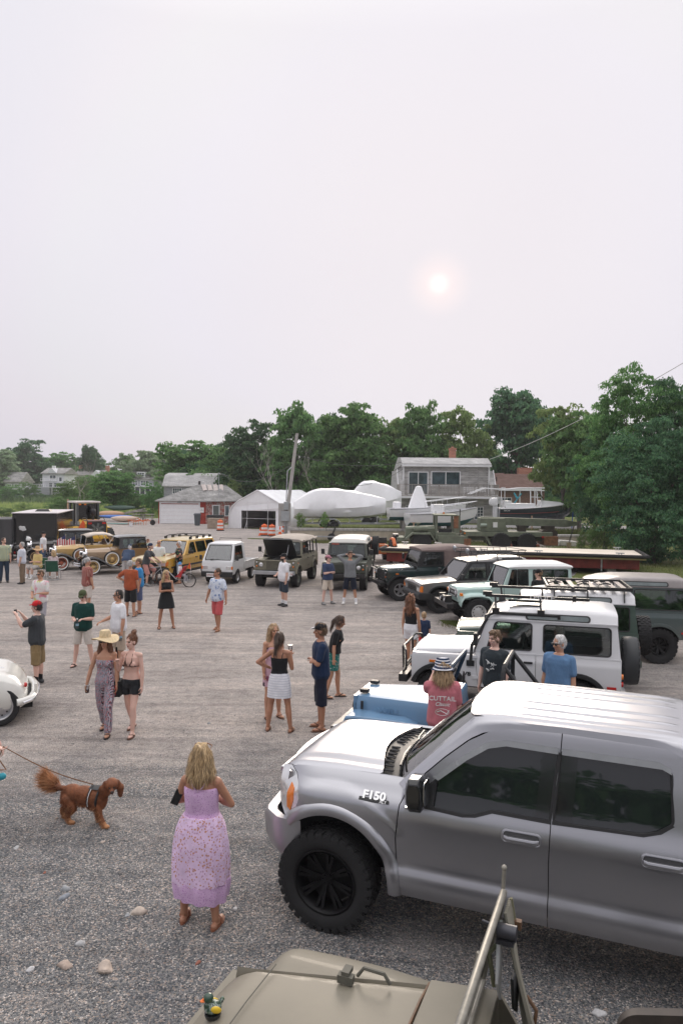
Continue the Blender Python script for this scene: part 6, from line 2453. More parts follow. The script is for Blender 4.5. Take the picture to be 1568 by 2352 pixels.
 if wb>2.6:
  holes.append(rpoly([(-1.76,1.285),(-2.52,1.285),(-2.52,1.745),(-1.76,1.745)],.05))
  holes.append(rpoly([(-2.75,1.285),(xr+.12,1.285),(xr+.12,1.745),(-2.75,1.745)],.05))
 else:
  holes.append(rpoly([(-1.80,1.27),(xr+.16,1.27),(xr+.16,1.74),(-1.80,1.74)],.06))
 if style=='soft':
  holes=[h1]
 pil=None
 if style=='soft':
  k=(yb-yt)/(zt-zb)
  yy=lambda z:yb-(z-zb)*k
  xrs=xr+.03
  for s in(1,-1):
   p=side_sheet('door_top',BLACKM,t,[(-1.67,zb),(xb-.02,zb),(xb-.22,zt),(-1.67,zt)],[h1],lambda x,z:yy(z),s,.03,.5,.3)
   pane(p,h1,lambda u,v,o,s=s:(u,s*(yy(v)+o),v),GLASS)
   side_sheet('canvas_side',roofm,t,[(xrs,zb),(-1.675,zb),(-1.675,zt),(xrs+.1,zt)],[],lambda x,z:yy(z)+.02+.01*math.sin(x*9),s,.02,.1,.1)
  y0,y1=yb,yt
  h=rpoly([(-y0+.08,.07),(y0-.08,.07),(y1-.07,.93),(-y1+.07,.93)],.05)
  wf=sheet('windscreen_frame',BLACKM,t,[(-y0,0),(y0,0),(y1,1),(-y1,1)],[h],lambda u,v:(xb-.02-.2*v,u,zb+(zt-zb)*v),.04,.5,.5)
  pane(wf,h,lambda u,v,o:(xb-.02-.2*v+o,u,zb+(zt-zb)*v),GLASS,True,'windscreen')
  sheet('canvas_back',roofm,t,[(-y0,0),(y0,0),(y1,1),(-y1,1)],[],lambda u,v:(xrs+.1*v,-u,zb+(zt-zb)*v),.02,.3,.2)
  roof_loft(t,roofm,((xb-.20,.5,1),(xb-.5,.9,1.0),(-1.6,1.0,1.02),(-1.9,1.25,1.02),(xr+.35,1.15,1.02),(xr+.12,.6,1.0)),((yt+.02,-.02),(yt+.01,.04),(yt-.08,.11),(yt-.3,.14),(0,.155)),zt,'canvas_top')
 elif style=='canvas':
  y0,y1=yb,yt
  h=rpoly([(-y0+.08,.07),(y0-.08,.07),(y1-.07,.93),(-y1+.07,.93)],.05)
  wf=sheet('windscreen_frame',body,t,[(-y0,0),(y0,0),(y1,1),(-y1,1)],[h],lambda u,v:(xb-.02-.2*v,u,zb+(zt-zb)*v),.04,.5,.5)
  pane(wf,h,lambda u,v,o:(xb-.02-.2*v+o,u,zb+(zt-zb)*v),GLASS,True,'windscreen')
  for s in(1,-1):
   k=(yb-yt)/(zt-zb)
   yy=lambda z:yb-(z-zb)*k
   p=side_sheet('door_top',body,t,[(-1.67,zb),(xb-.02,zb),(xb-.22,zt),(-1.67,zt)],[h1],lambda x,z:yy(z),s,.03,.5,.3)
   pane(p,h1,lambda u,v,o,s=s:(u,s*(yy(v)+o),v),GLASS)
   b=MB()
   for x in(-1.72,-2.2,-2.7,xr+.1):
    b.tube([(x,s*yb,zb-.05),(x-.03,s*(yt+.01),zt)],.03,6)
   b.tube([(xb-.3,s*(yt),zt),(xr+.08,s*(yt),zt)],.03,6)
   b.build('hood_bow',BLACKM,t)
   b=MB()
   b.tube([(xb-.4-.3*i,s*(yt+.05+.015*math.sin(i*2.2)),zt+.02+.02*math.sin(i*1.7))for i in range(9)],.05,7)
   b.build('rolled_canvas',roofm,t)
  roof_loft(t,roofm,((xb-.22,.55,1),(xb-.5,1.0,1.0),(-1.5,1.1,1.0),(-2.2,1.2,1.0),(-2.9,1.15,1.0),(xr+.1,.8,1.0)),((yt+.03,-.03),(yt+.02,.03),(yt-.12,.14),(yt-.4,.17),(0,.18)),zt,'canvas_top')
 else:
  greenhouse(t,body,zb,zt,yb,yt,xb-.02,xb-.22,xr,xr+.06,holes,GLASS,pillar=body if hd else roofm)
  half=((yt,0),(yt-.055,.135),(yt-.085,.175),(yt-.15,.195),(yt-.4,.215),(0,.225))
  rf=roof_loft(t,roofm,((xb-.20,.12,.97),(xb-.30,.42,.99),(xb-.52,.72,1),(xb-.85,.95,1),(-1.9,1,1),(xr+.25,1,1),(xr+.10,.92,1),(xr+.05,.80,.98)),half,zt)
  for s in(1,-1):
   MB().bar((xb-.22,s*(yt+.006),zt),(xr+.05,s*(yt+.006),zt),.03,.022).build('rain_gutter',roofm,rf,smooth=0)
  for s in(1,-1):
   x1=xr+.52
   x0=x1+1.02
   hh=rrect(x1,zt+.03,x0,zt+.105,.036,5)
   pf=lambda u,v,o,s=s:(u,s*(yt-(v-zt)*.407+o),v)
   b=MB()
   b.poly(rrect(x1-.03,zt+.008,x0+.03,zt+.125,.055,5),[],lambda u,v,w_:pf(u,v,w_),.002,.012)
   al=b.build('alpine_window',SEALB,rf,smooth=0)
   b=MB()
   b.poly(hh,[],lambda u,v,w_:pf(u,v,w_),.010,.016)
   b.build('pane',M('alpine_glass',(.14,.17,.17),.08,var=.3,spec=.8),al,smooth=0)
 if style=='hard' or True:
  b=MB()
  b.box((xr-.0,0,.92),(.03,1.66,.60))
  b.box((xr-.04,0,.60),(.12,1.5,.12))
  b.build('rear_door',body,t,bevel=.01)
  for s in(1,-1):
   b=MB()
   b.cyl((xr-.005,s*.76,.80),(xr-.05,s*.76,.80),.045)
   b.build('tail_lamp',REDLENS,t)
   b=MB()
   b.cyl((xr-.005,s*.76,.93),(xr-.05,s*.76,.93),.045)
   b.build('tail_indicator',AMBER,t)
   b=MB()
   b.box((xr+.14,s*(hw+.004),.745),(.15,.02,.045))
   b.build('side_reflector',REDLENS,t,smooth=0)
 b=MB()
 b.box((-.05,0,.78),(1.0,1.1,.34))
 b.box((-wb/2-.2,0,.66),(wb-.6,1.6,.16))
 b.box((-wb-.1,0,.88),(1.1,1.2,.5))
 b.box((-wb/2,0,.52),(wb+1.1,.85,.14))
 b.cyl((0,-.7,.40),(0,.7,.40),.06)
 b.cyl((-wb,-.7,.40),(-wb,.7,.40),.06)
 b.build('chassis',DARKIN,t,smooth=0)
 interior(t,(-1.3,)if wb<2.6 else(-1.3,-2.2),.82,.42,-.68,1.26)
 for x in(0,-wb):
  for s in(1,-1):
   wheel(t,x,s*.745,tyre,.26,rim,.55,24,rimmat=rimmat)
 if spare:
  w2=wheel(t,xr-.22,.1 if spare is True else spare,tyre,.25,rim,.55,24,rimmat=rimmat)
  w2.name='spare_wheel'
  w2.location=(xr-.20,.12,1.08)
  w2.rotation_euler=(0,0,R(90))
  w2.scale=(1,1,1)
 return t
WHITEP=paint('white_paint',(.74,.74,.755),.3,.5)
LGREY=paint('pale_grey_paint',(.46,.45,.42),.5,.2)
DGREEN=paint('dark_green_paint',(.008,.033,.034),.18,.9)
MGREEN=paint('deep_green_paint',(.035,.07,.055),.3,.6)
GRNGREY=paint('grey_green_paint',(.055,.085,.085),.28,.7)
ARMY=M('army_olive',(.205,.19,.14),.6,var=.15,nscale=3)
ARMYD=M('army_green_dark',(.085,.095,.075),.5,var=.15,nscale=3)
TANC=M('tan_canvas',(.42,.37,.32),.95,var=.15,nscale=3,bumpy=.2,bscale=30)
BROWNC=M('brown_soft_top',(.17,.125,.115),.85,var=.2,nscale=3,bumpy=.15,bscale=40)
ALLOY=M('alloy',(.62,.62,.64),.3,.85,var=.06)
BLKRIM=M('black_rim',(.02,.02,.021),.35,.4)
h=259
defender('olive open-sided military truck with tan canvas roof and its bonnet raised',place(682.5,1348,h,1,.80),h,2.79,ARMY,TANC,'canvas',rimmat=ARMYD,hood_open=True,front='mil',spare=False,bumper=GUN,plate_txt='2YXA 24')
h=263
t=defender('dark green boxy off-road car with a pale grey hard roof facing the camera',place(837.6,1355,h,1,.80),h,2.79,ARMYD,LGREY,'hard',rimmat=ARMYD,front='mil',spare=False,hd=True)
w2=wheel(t,-2.2,1.06,.40,.25,'steel',.55,24,rimmat=ARMYD)
w2.name='spare_wheel'
w2.location=(-2.3,1.03,1.62)
text('visor_lettering','MTOD',.10,M('sticker_red',(.75,.13,.08),.5),t,frame((-.80,-.50,1.755),(0,1,0),(-.33,0,1)),.002)
h=192
defender('dark green off-road car with brown soft top and silver alloy wheels',place(917,1380,h,1,.78),h,2.36,DGREEN,BROWNC,'soft',tyre=.405,rim='alloy5',rimmat=ALLOY,guard=True,spare=False,flare=BLACKP)
h=163.5
p=at(1417,1437,1.80)
ca,sa=math.cos(R(h)),math.sin(R(h))
lx,ly=-(2.36+.70)+.06,.765
wd=defender('white short off-road car with black roof bars and a covered spare wheel',(p.x-(ca*lx-sa*ly),p.y-(sa*lx+ca*ly),0),h,2.36,WHITEP,WHITEP,'hard',rim='steel',rimmat=M('white_rim',(.6,.6,.6),.4),guard=True,spare=True,flare=BLACKP)
for o in wd.children:
 if o.name.startswith('spare_wheel'):
  b=MB()
  b.lathe([(.05,-.14),(.36,-.145),(.41,-.11),(.425,0),(.41,.11),(.36,.145),(.05,.15)],36,axis='y')
  c=b.build('spare_cover',M('vinyl_cover',(.03,.033,.036),.55,var=.1),o,smooth=50)
  b=MB()
  b.ball((0,.152,.0),(.10,.006,.06))
  b.build('cover_emblem',GUN,o)
wd.scale=(1.0,1.0,1.0)
b=MB()
for s in(1,-1):
 b.tube([(-.56,s*.88,1.0),(-.58,s*.86,1.32),(-.86,s*.76,1.86),(-.95,s*.74,1.90),(-2.05,s*.74,1.90)],.028,8)
 b.box((-.56,s*.885,1.0),(.14,.02,.1))
 b.box((-2.05,s*.74,1.86),(.05,.05,.12))
b.tube([(-.84,-.77,1.84),(-.84,.77,1.84)],.028,8)
b.build('roof_cage',BLACKM,wd)
for x in(-.98,-1.75):
 for s in(1,-1):
  b=MB()
  b.box((x,s*.74,1.95),(.12,.1,.09))
  b.cyl((x,s*.74,1.95),(x+.02,s*.66,2.17),.018)
  b.build('rack_foot',BLACKM,wd)
b=MB()
for s in(1,-1):
 b.bar((-.78,s*.64,2.19),(-2.55,s*.64,2.19),.045,.05)
 b.box((-.82,s*.64,2.23),(.16,.07,.07))
 b.box((-2.3,s*.64,2.20),(.06,.06,.1))
cr=b.build('bike_carrier',BLACKM,wd,bevel=.006)
text('lettering','THULE',.10,WHITEPL,cr,frame((-1.75,.666,2.19),(-1,0,0),(0,0,1)),.002,1.5)
b=MB()
b.poly(rrect(-1.75,-.25,-1.15,.25,.06),[],lambda u,v,w_:(u,v+.25,2.03+w_-.02*v),0,.012)
b.build('skylight',TINT,wd,smooth=0)
text('lettering','V8',.095,BLACKP,wd,frame((-.50,.870,.80),(-1,0,0),(0,0,1)),.002,1.3,.003)
h=168
p=at(1457,1389.6,1.80)
ca,sa=math.cos(R(h)),math.sin(R(h))
gd=defender('deep green off-road car with white roof and black slatted roof rack',(p.x-(ca*lx-sa*ly),p.y-(sa*lx+ca*ly),0),h,2.36,MGREEN,WHITEP,'hard',rim='steel',rimmat=BLKRIM,spare=True,flare=BLACKP)
b=MB()
x0,x1,yr,zr=-1.32,-2.95,.70,2.09
for s in(1,-1):
 b.bar((x0,s*yr,zr),(x1,s*yr,zr),.035,.07)
 for x in(-1.45,-2.1,-2.8):
  b.bar((x,s*yr,zr-.02),(x,s*(yr+.075),1.83),.09,.02,(1,0,0))
b.bar((x0,-yr,zr),(x0,yr,zr),.035,.07)
b.bar((x1,-yr,zr),(x1,yr,zr),.035,.07)
rk=b.build('roof_rack',BLACKM,gd,smooth=0)
b=MB()
for k in range(8):
 x=x0-.12-k*.20
 b.box((x,0,zr-.01),(.10,2*yr-.04,.02))
b.build('rack_slat',M('rack_slat',(.24,.21,.20),.5,.4),rk,smooth=0)
b=MB()
for x,y in((-1.5,.1),(-1.55,-.2),(-2.05,.3),(-2.1,-.1),(-2.5,.2),(-2.45,-.25)):
 b.tube([(x-.12,y-.06,zr+.03),(x,y,zr+.06),(x+.12,y+.07,zr+.03)],.018,6)
b.build('lashing',BLACKM,rk)
h=170
p=at(1511,1525)
ca,sa=math.cos(R(h)),math.sin(R(h))
lx2,ly2=-2.36,.86
defender('grey-green off-road car with a brownish roof cut by the right edge of the view',(p.x-(ca*lx2-sa*ly2),p.y-(sa*lx2+ca*ly2),0),h,2.36,GRNGREY,M('brown_grey_roof',(.24,.215,.21),.5,var=.15,coat=.2),'hard',tyre=.42,rim='black8',rimmat=BLKRIM,spare=False,flare=GRNGREY)  # roof in a mottled brown-grey, lighter than the grey-green body
def jeep_wheels(t,pts,r,w_,rim,mat,lugs=22,y=.7,rr=.55,white=False):
 for x in pts:
  for s in(1,-1):
   wheel(t,x,s*y,r,w_,rim,rr,lugs,rimmat=mat,white=white)
h=194
GREYP=paint('taupe_paint',(.13,.122,.12),.28,.7)
t=thing('off_road_car','taupe grey off-road estate car with a wire basket roof rack and lamps','off-road car',place(1007,1408,h,1,.76),h)
wb,hw=2.54,.88
yf=curve_fn([(.4,hw-.05),(.55,hw-.01),(.8,hw),(1.0,hw-.01),(1.12,hw-.05)])
ay,ar,sill=.41,.45,.5
a0=math.degrees(math.asin((sill-ay)/ar))
xr=-(wb+.85)
for s in(1,-1):
 side_sheet('front_wing',GREYP,t,[(-.62,sill),]+arch(0,ay,ar,180-a0,a0)+[(.62,sill),(.66,.62),(.66,.92),(.60,.965),(-.60,1.055)],[],lambda x,z:yf(z)-.06*max(0,(x-.3)/.35)**2,s,.03,.15,.06)
 side_sheet('front_door',GREYP,t,[(-.63,sill),(-.61,1.06),(-1.72,1.07),(-1.72,sill)],[],lambda x,z:yf(z),s,.03,.4,.06)
 side_sheet('rear_side',GREYP,t,[(-1.73,sill),(-1.73,1.07),(xr,1.08),(xr,.55),(-wb-ar-.1,sill)]+arch(-wb,ay,ar,180-a0,a0),[],lambda x,z:yf(z),s,.03,.4,.06)
 mirror(t,-.72,.85,1.13,s,BLACKP,.2,.16)
 b=MB()
 b.box((.645,s*.56,.80),(.05,.26,.2))
 hl=b.build('headlight',LAMPGLASS,t,bevel=.01)
 b=MB()
 b.box((.62,s*.77,.80),(.08,.17,.2))
 b.build('indicator',AMBER,t,bevel=.02)
 b=MB()
 b.bar((.5,s*(hw+.004),.62),(xr,s*(hw+.004),.62),.02,.05)
 b.build('rubbing_strip',BLACKP,t,smooth=0)
arch_trim(t,0,ay,ar,hw-.01,BLACKP,12,168,.06,.02)
arch_trim(t,-wb,ay,ar,hw-.01,BLACKP,12,168,.06,.02)
b=MB()
b.loft([[(x,y*k,z+dz)for y,dz in((-.84,-.06),(-.82,0),(-.6,.035),(0,.05),(.6,.035),(.82,0),(.84,-.06))]for x,z,k in((.67,.90,.93),(.62,.955,.96),(.2,1.01,1),(-.62,1.06,1.0))],True)
bn=b.build('bonnet',GREYP,t,smooth=35)
text('lettering','DISCOVERY',.07,M('faded_letters',(.2,.19,.19),.5),bn,frame((.60,0,1.012),(0,1,0),(-1,0,.15)),.001,1.4)
b=MB()
b.box((.60,0,.78),(.1,1.66,.28))
fp=b.build('front_panel',GREYP,t,bevel=.02)
b=MB()
b.box((.655,0,.80),(.02,.84,.2))
for k in range(3):
 b.box((.67,0,.74+k*.06),(.02,.82,.02))
b.build('grille',BLACKP,fp,smooth=0)
b=MB()
b.loft([[(x,y,z)for z,x in((.45,.68),(.60,.74),(.68,.70),(.68,.55),(.45,.55))]if abs(y)<.86 else[(x-.25,y,z)for z,x in((.45,.68),(.60,.74),(.68,.70),(.68,.55),(.45,.55))]for y in(-.90,-.80,.80,.90)],True)
b.build('front_bumper',BLACKP,t,bevel=.02)
greenhouse(t,GREYP,1.07,1.66,.84,.72,-.60,-1.10,xr+.02,xr+.22,[rpoly([(-.82,1.11),(-1.66,1.11),(-1.66,1.60),(-1.16,1.60)],.04),rpoly([(-1.78,1.11),(-2.55,1.11),(-2.55,1.60),(-1.78,1.60)],.04),rpoly([(-2.66,1.13),(xr+.16,1.13),(xr+.28,1.60),(-2.66,1.60)],.05)],GLASS,pillar=BLACKP,wsg=glass('hazy_screen',(.72,.76,.78),.6,.05,.17))
roof_loft(t,GREYP,((-1.09,.1,.97),(-1.25,.5,1),(-1.6,.75,1),(-1.9,.85,1),(-2.1,1.55,1),(xr+.45,1.6,1),(xr+.22,1.0,.97)),((.725,0),(.70,.05),(.60,.085),(.3,.10),(0,.105)),1.66)
b=MB()
for s in(1,-1):
 b.poly(rrect(-3.0,1.71,-2.25,1.78,.03),[],lambda u,v,w_:(u,s*(.735-(v-1.66)*.35+w_),v),0,.01)
b.build('alpine_window',DARKGLASS,t,smooth=0)
b=MB()
zr=1.90
for k,(zz,g)in enumerate(((zr,0),(zr+.12,.05))):
 b.tube([(-1.15-g,-.66-g,zz),(-1.15+g,.66+g,zz),(-3.1-g,.66+g,zz),(-3.1-g,-.66-g,zz)],.014,5,True)
for i in range(9):
 x=-1.15-i*.244
 b.tube([(x,-.66,zr),(x,.66,zr)],.010,5)
 for s in(1,-1):
  b.tube([(x,s*.66,zr),(x,s*.71,zr+.12)],.010,5)
for y in(-.35,0,.35):
 b.tube([(-1.15,y,zr),(-3.1,y,zr)],.010,5)
for x in(-1.35,-2.1,-2.9):
 for s in(1,-1):
  b.tube([(x,s*.66,zr),(x,s*.74,1.66)],.016,5)
b.build('roof_rack',BLACKM,t)
for y in(.55,-.55):
 b=MB()
 b.lathe([(.03,-.06),(.08,-.02),(.085,.04),(.06,.05),(.001,.05)],16,(-1.08,y,2.02),'x')
 b.cyl((-1.1,y,1.9),(-1.1,y,1.96),.015)
 b.build('roof_lamp',GUN,t)
b=MB()
b.box((-.05,0,.75),(1.1,1.1,.3))
b.box((-wb/2-.2,0,.58),(wb-.7,1.6,.16))
b.box((-wb-.1,0,.8),(1.2,1.15,.4))
b.box((xr+.02,0,.85),(.06,1.65,.5))
b.build('chassis',DARKIN,t,smooth=0)
interior(t,(-1.45,-2.35),.72,.40,-.75,1.08)
jeep_wheels(t,(0,-wb),.385,.26,'steel',BLKRIM,24,.76)
h=188
MINT=paint('mint_paint',(.46,.62,.58),.35,.4)
CREAMW=paint('cream_white_paint',(.74,.75,.74),.4,.3)
t=thing('off_road_car','mint green classic short off-road car with white roof and winch bumper','off-road car',place(1096,1437,h,1,.70),h)
wb,hw=2.28,.74
ay,ar,sill=.42,.50,.55
a0=math.degrees(math.asin((sill-ay)/ar))
xr=-(wb+.68)
for s in(1,-1):
 side_sheet('cowl_side',MINT,t,[(-.78,sill),(-.42,sill),(-.42,.98),(-.44,1.10),(-.80,1.14)],[],lambda x,z:hw-.02,s,.03,.4,.2)
 d_=side_sheet('front_door',MINT,t,[(-.79,sill),(-.81,1.15),(-1.60,1.15),(-1.60,.8),(-1.5,sill)],[],lambda x,z:hw-.0,s,.03,.4,.2)
 side_sheet('rear_side',MINT,t,[(-1.61,.8),(-1.61,1.15),(xr,1.15),(xr,.62),(-wb-ar-.02,.58)]+arch(-wb,ay,ar,180-a0,a0)[1:]+[(-1.62,sill)],[],lambda x,z:hw,s,.03,.4,.2)
 b=MB()
 rings=[]
 for x,z,d in((.52,.66,.0),(.50,.78,.0),(.42,.90,0),(.2,.945,0),(-.1,.95,0),(-.32,.90,0),(-.48,.74,0),(-.56,.56,0)):
  rings.append([(x,s*y,z+dz)for y,dz in((.44,.02),(.64,.015),(.735,-.015),(.76,-.07),(.74,-.10),(.44,-.05))])
 b.loft(rings,True)
 b.build('front_wing',MINT,t,smooth=50)
 b=MB()
 b.box((.50,s*.66,.93),(.09,.1,.1))
 b.build('indicator',AMBER,t,bevel=.02)
 b=MB()
 b.box((-.12,s*.52,1.06),(.12,.02,.045))
 b.build('side_marker',AMBER,t,smooth=0)
 round_lamp(t,.56,s*.34,.93,.10)
 b=MB()
 b.tube([(-.62,s*.74,1.16),(-.50,s*.95,1.18),(-.48,s*1.0,1.25)],.012,6)
 b.cyl((-.48,s*1.0,1.30),(-.50,s*1.0,1.30),.075,n=16)
 b.build('side_mirror',BLACKP,t)
text('lettering','TOYOTA',.055,BLACKP,t,frame((-.36,.545,1.06),(-1,0,0),(0,0,1)),.002,1.2)
b=MB()
b.loft([[(x,y*k,z)for y,z in((-.52,.75),(-.52,1.05+e),(-.46,1.11+e),(-.2,1.14+e),(.2,1.14+e),(.46,1.11+e),(.52,1.05+e),(.52,.75))]for x,k,e in((.56,.86,-.04),(.52,.9,-.01),(.1,1,.015),(-.45,1.12,.03))],True)
b.build('bonnet',MINT,t,smooth=35)
b=MB()
b.loft([[(x,y,z)for y,z in((-.60,.8),(-.60,1.14),(0,1.19),(.60,1.14),(.60,.8))]for x in(-.44,-.80)],True)
b.build('cowl',MINT,t,smooth=0)
b=MB()
b.box((.565,0,.93),(.02,.46,.17))
gr=b.build('grille',BLACKP,t,bevel=.01)
text('lettering','TOYOTA',.085,WHITEPL,gr,frame((.58,0,.93),(0,1,0),(0,0,1)),.002,1.1)
b=MB()
b.box((.56,0,.93),(.02,.94,.24))
b.build('lamp_panel',CREAMW,t,bevel=.01)
b=MB()
b.box((.50,0,.80),(.12,1.0,.24))
b.build('apron',MINT,t,bevel=.02)
b=MB()
b.box((.86,0,.60),(.2,1.45,.14))
b.box((.70,0,.56),(.3,.7,.12))
b.build('winch_bumper',BLACKM,t,bevel=.01)
b=MB()
b.cyl((.82,-.2,.74),(.82,.2,.74),.09)
b.box((.80,.3,.76),(.2,.14,.2))
b.box((.80,-.3,.76),(.2,.14,.2))
b.build('winch',BLACKM,t,bevel=.01)
for y in(.0,.4):
 round_lamp(t,.93,y,.74,.06)
greenhouse(t,MINT,1.15,1.72,.72,.66,-.78,-1.0,xr,xr+.03,[rpoly([(-.92,1.19),(-1.20,1.19),(-1.20,1.66),(-1.06,1.66)],.02),rpoly([(-1.23,1.19),(-1.56,1.19),(-1.56,1.66),(-1.23,1.66)],.02),rpoly([(-1.72,1.20),(xr+.14,1.20),(xr+.14,1.65),(-1.72,1.65)],.04)],GLASS,wsg=glass('hazy_screen'))
roof_loft(t,CREAMW,((-.93,.1,.98),(-1.02,.5,1.02),(-1.3,.9,1.03),(-1.9,1,1.03),(xr+.2,.95,1.03),(xr-.02,.45,1.02),(xr-.03,.05,1)),((.67,-.03),(.675,.04),(.60,.105),(.3,.14),(0,.15)),1.72)
b=MB()
b.box((xr,0,.88),(.04,1.4,.56))
b.box((-.1,0,.72),(.9,.8,.3))
b.box((-wb/2-.2,0,.62),(wb-.7,1.35,.12))
b.box((-wb/2,0,.5),(wb+1.2,.7,.12))
b.box((-wb,0,.8),(1.0,1.0,.3))
b.build('chassis',DARKIN,t,smooth=0)
interior(t,(-1.45,),.75,.34,-.85,1.14)
sp_=plain_wheel(t,-2.6,-.35,.36,.2,BLKRIM,.55,22,'spare_wheel')
sp_.location=(0,0,.62)
jeep_wheels(t,(0,-wb),.405,.26,'steel',M('silver_white_rim',(.62,.62,.61),.35,.3),26,.70)
h=252
YEL=paint('amber_yellow_paint',(.62,.34,.035),.25,.8)
YROOF=paint('pale_yellow_roof',(.66,.52,.26),.3,.6)
t=thing('off_road_car','amber yellow off-road estate car with black roof rails among the crowd','off-road car',place(404,1338,h,1,.78),h)
wb,hw=2.75,.92
ay,ar,sill=.40,.45,.46
a0=math.degrees(math.asin((sill-ay)/ar))
xr=-(wb+.95)
yf=curve_fn([(.35,hw-.06),(.5,hw-.01),(.75,hw),(1.0,hw-.01),(1.15,hw-.05)])
for s in(1,-1):
 side_sheet('front_wing',YEL,t,[(-.60,sill)]+arch(0,ay,ar,180-a0,a0)+[(.72,sill),(.80,.55),(.80,1.0),(.70,1.05),(-.58,1.12)],[],lambda x,z:yf(z)-.06*max(0,(x-.3)/.5)**2,s,.03,.15,.06)
 side_sheet('front_door',YEL,t,[(-.61,sill),(-.59,1.12),(-1.62,1.13),(-1.62,sill)],[],lambda x,z:yf(z),s,.03,.4,.06)
 side_sheet('rear_door',YEL,t,[(-1.63,sill),(-1.63,1.13),(-2.6,1.14),(-2.6,.84)]+arch(-wb,ay,ar,76,a0,6),[],lambda x,z:yf(z),s,.03,.4,.06)
 side_sheet('rear_side',YEL,t,[(-2.61,.86),(-2.61,1.14),(xr,1.15),(xr,.5),(-wb-ar-.1,sill)]+arch(-wb,ay,ar,180-a0,78,8),[],lambda x,z:yf(z),s,.03,.4,.06)
 b=MB()
 b.bar((.55,s*(hw+.006),.70),(-wb+.45,s*(hw+.006),.70),.03,.07)
 b.bar((-.46,s*(hw-.0),.45),(-wb+.45,s*(hw-.0),.45),.06,.1)
 b.build('rubbing_strip',BLACKP,t,smooth=0)
 mirror(t,-.85,.88,1.17,s,BLACKP,.2,.15)
 b=MB()
 b.box((.78,s*.60,.86),(.06,.34,.2))
 hl=b.build('headlight',LAMPGLASS,t,bevel=.015)
 b=MB()
 b.box((.74,s*.81,.86),(.12,.12,.2))
 b.build('indicator',AMBER,t,bevel=.02)
 b=MB()
 b.box((-1.5,s*(hw+.01),.98),(.17,.03,.04))
 b.box((-2.45,s*(hw+.01),.99),(.17,.03,.04))
 b.build('door_handle',BLACKP,t,smooth=0)
b=MB()
b.loft([[(x,y*k,z+dz)for y,dz in((-.88,-.07),(-.86,0),(-.62,.03),(0,.045),(.62,.03),(.86,0),(.88,-.07))]for x,z,k in((.82,.97,.92),(.76,1.03,.95),(.3,1.09,1),(-.60,1.12,1.0))],True)
b.build('bonnet',YROOF,t,smooth=35)
b=MB()
b.box((.74,0,.85),(.1,1.7,.26))
fp=b.build('front_panel',YEL,t,bevel=.02)
b=MB()
for k in range(5):
 b.box((.80,0,.77+k*.04),(.03,.78,.02))
b.box((.785,0,.85),(.02,.8,.2))
b.build('grille',BLACKP,fp,smooth=0)
b=MB()
b.box((.80,0,.58),(.24,1.78,.26))
b.build('front_bumper',BLACKP,t,bevel=.05)
greenhouse(t,YEL,1.13,1.70,.87,.70,-.58,-1.22,xr+.02,xr+.30,[rpoly([(-.90,1.17),(-1.58,1.17),(-1.58,1.62),(-1.36,1.62),(-1.22,1.56)],.03),rpoly([(-1.72,1.17),(-2.52,1.17),(-2.52,1.62),(-1.72,1.62)],.03),rpoly([(-2.66,1.18),(xr+.2,1.18),(xr+.42,1.62),(-2.66,1.62)],.03)],TINT,wsg=glass('hazy_screen'),pillar=YEL)
roof_loft(t,YROOF,((-1.21,.1,.97),(-1.4,.6,1),(-2.0,1,1),(xr+.7,1,1),(xr+.29,.3,.97)),((.705,0),(.68,.04),(.58,.07),(.3,.085),(0,.09)),1.70)
b=MB()
for s in(1,-1):
 b.tube([(-1.5,s*.62,1.84),(-1.7,s*.62,1.88),(-3.1,s*.62,1.88),(-3.3,s*.62,1.83)],.022,6)
 for x in(-1.5,-2.1,-2.7,-3.28):
  b.box((x,s*.62,1.80),(.16,.06,.1))
for x in(-1.75,-2.9):
 b.tube([(x,-.62,1.88),(x,.62,1.88)],.018,6)
b.build('roof_rail',BLACKP,t)
b=MB()
b.box((-.1,0,.75),(1.0,1.15,.3))
b.box((-wb/2-.2,0,.55),(wb-.7,1.65,.16))
b.box((-wb,0,.7),(1.2,1.2,.4))
b.box((xr+.02,0,.85),(.06,1.7,.6))
b.build('chassis',DARKIN,t,smooth=0)
interior(t,(-1.5,-2.4),.74,.42,-.85,1.14)
jeep_wheels(t,(0,-wb),.38,.25,'alloy5',BLKRIM,24,.78)
h=257
KW=paint('kei_white',(.76,.77,.78),.35,.4)
t=thing('mini_truck','small white cab-over pickup truck with a drop-side bed','truck',place(543.5,1339.5,h,1,.62),h)
wb,hw=1.82,.68
sill=.42
ay,ar=.29,.33
a0=math.degrees(math.asin((sill-ay)/ar))
for s in(1,-1):
 side_sheet('door',KW,t,[(-.95,sill),(-.95,.98),(.56,.98),(.62,.92),(.64,sill),]+arch(0,ay,ar,a0,180-a0),[],lambda x,z:hw-.02*max(0,(.6-z)/.2),s,.03,.3,.1)
 mirror(t,.42,.66,1.02,s,BLACKP,.1,.2)
 b=MB()
 b.box((.64,s*.52,.70),(.04,.24,.14))
 b.build('headlight',LAMPGLASS,t,bevel=.015)
 b=MB()
 b.box((.625,s*.655,.70),(.07,.07,.14))
 b.build('indicator',AMBER,t,bevel=.015)
 b=MB()
 b.box((.665,s*.48,.47),(.03,.18,.06))
 b.build('fog_lamp',AMBER,t,bevel=.01)
 b=MB()
 b.box((-1.62,s*.68,.70),(1.86,.03,.30))
 for k in range(4):
  b.box((-.75-k*.55,s*.70,.70),(.04,.02,.28))
 b.bar((-.70,s*.69,.86),(-2.55,s*.69,.86),.05,.03)
 b.build('drop_side',KW,t,smooth=0,bevel=.006)
b=MB()
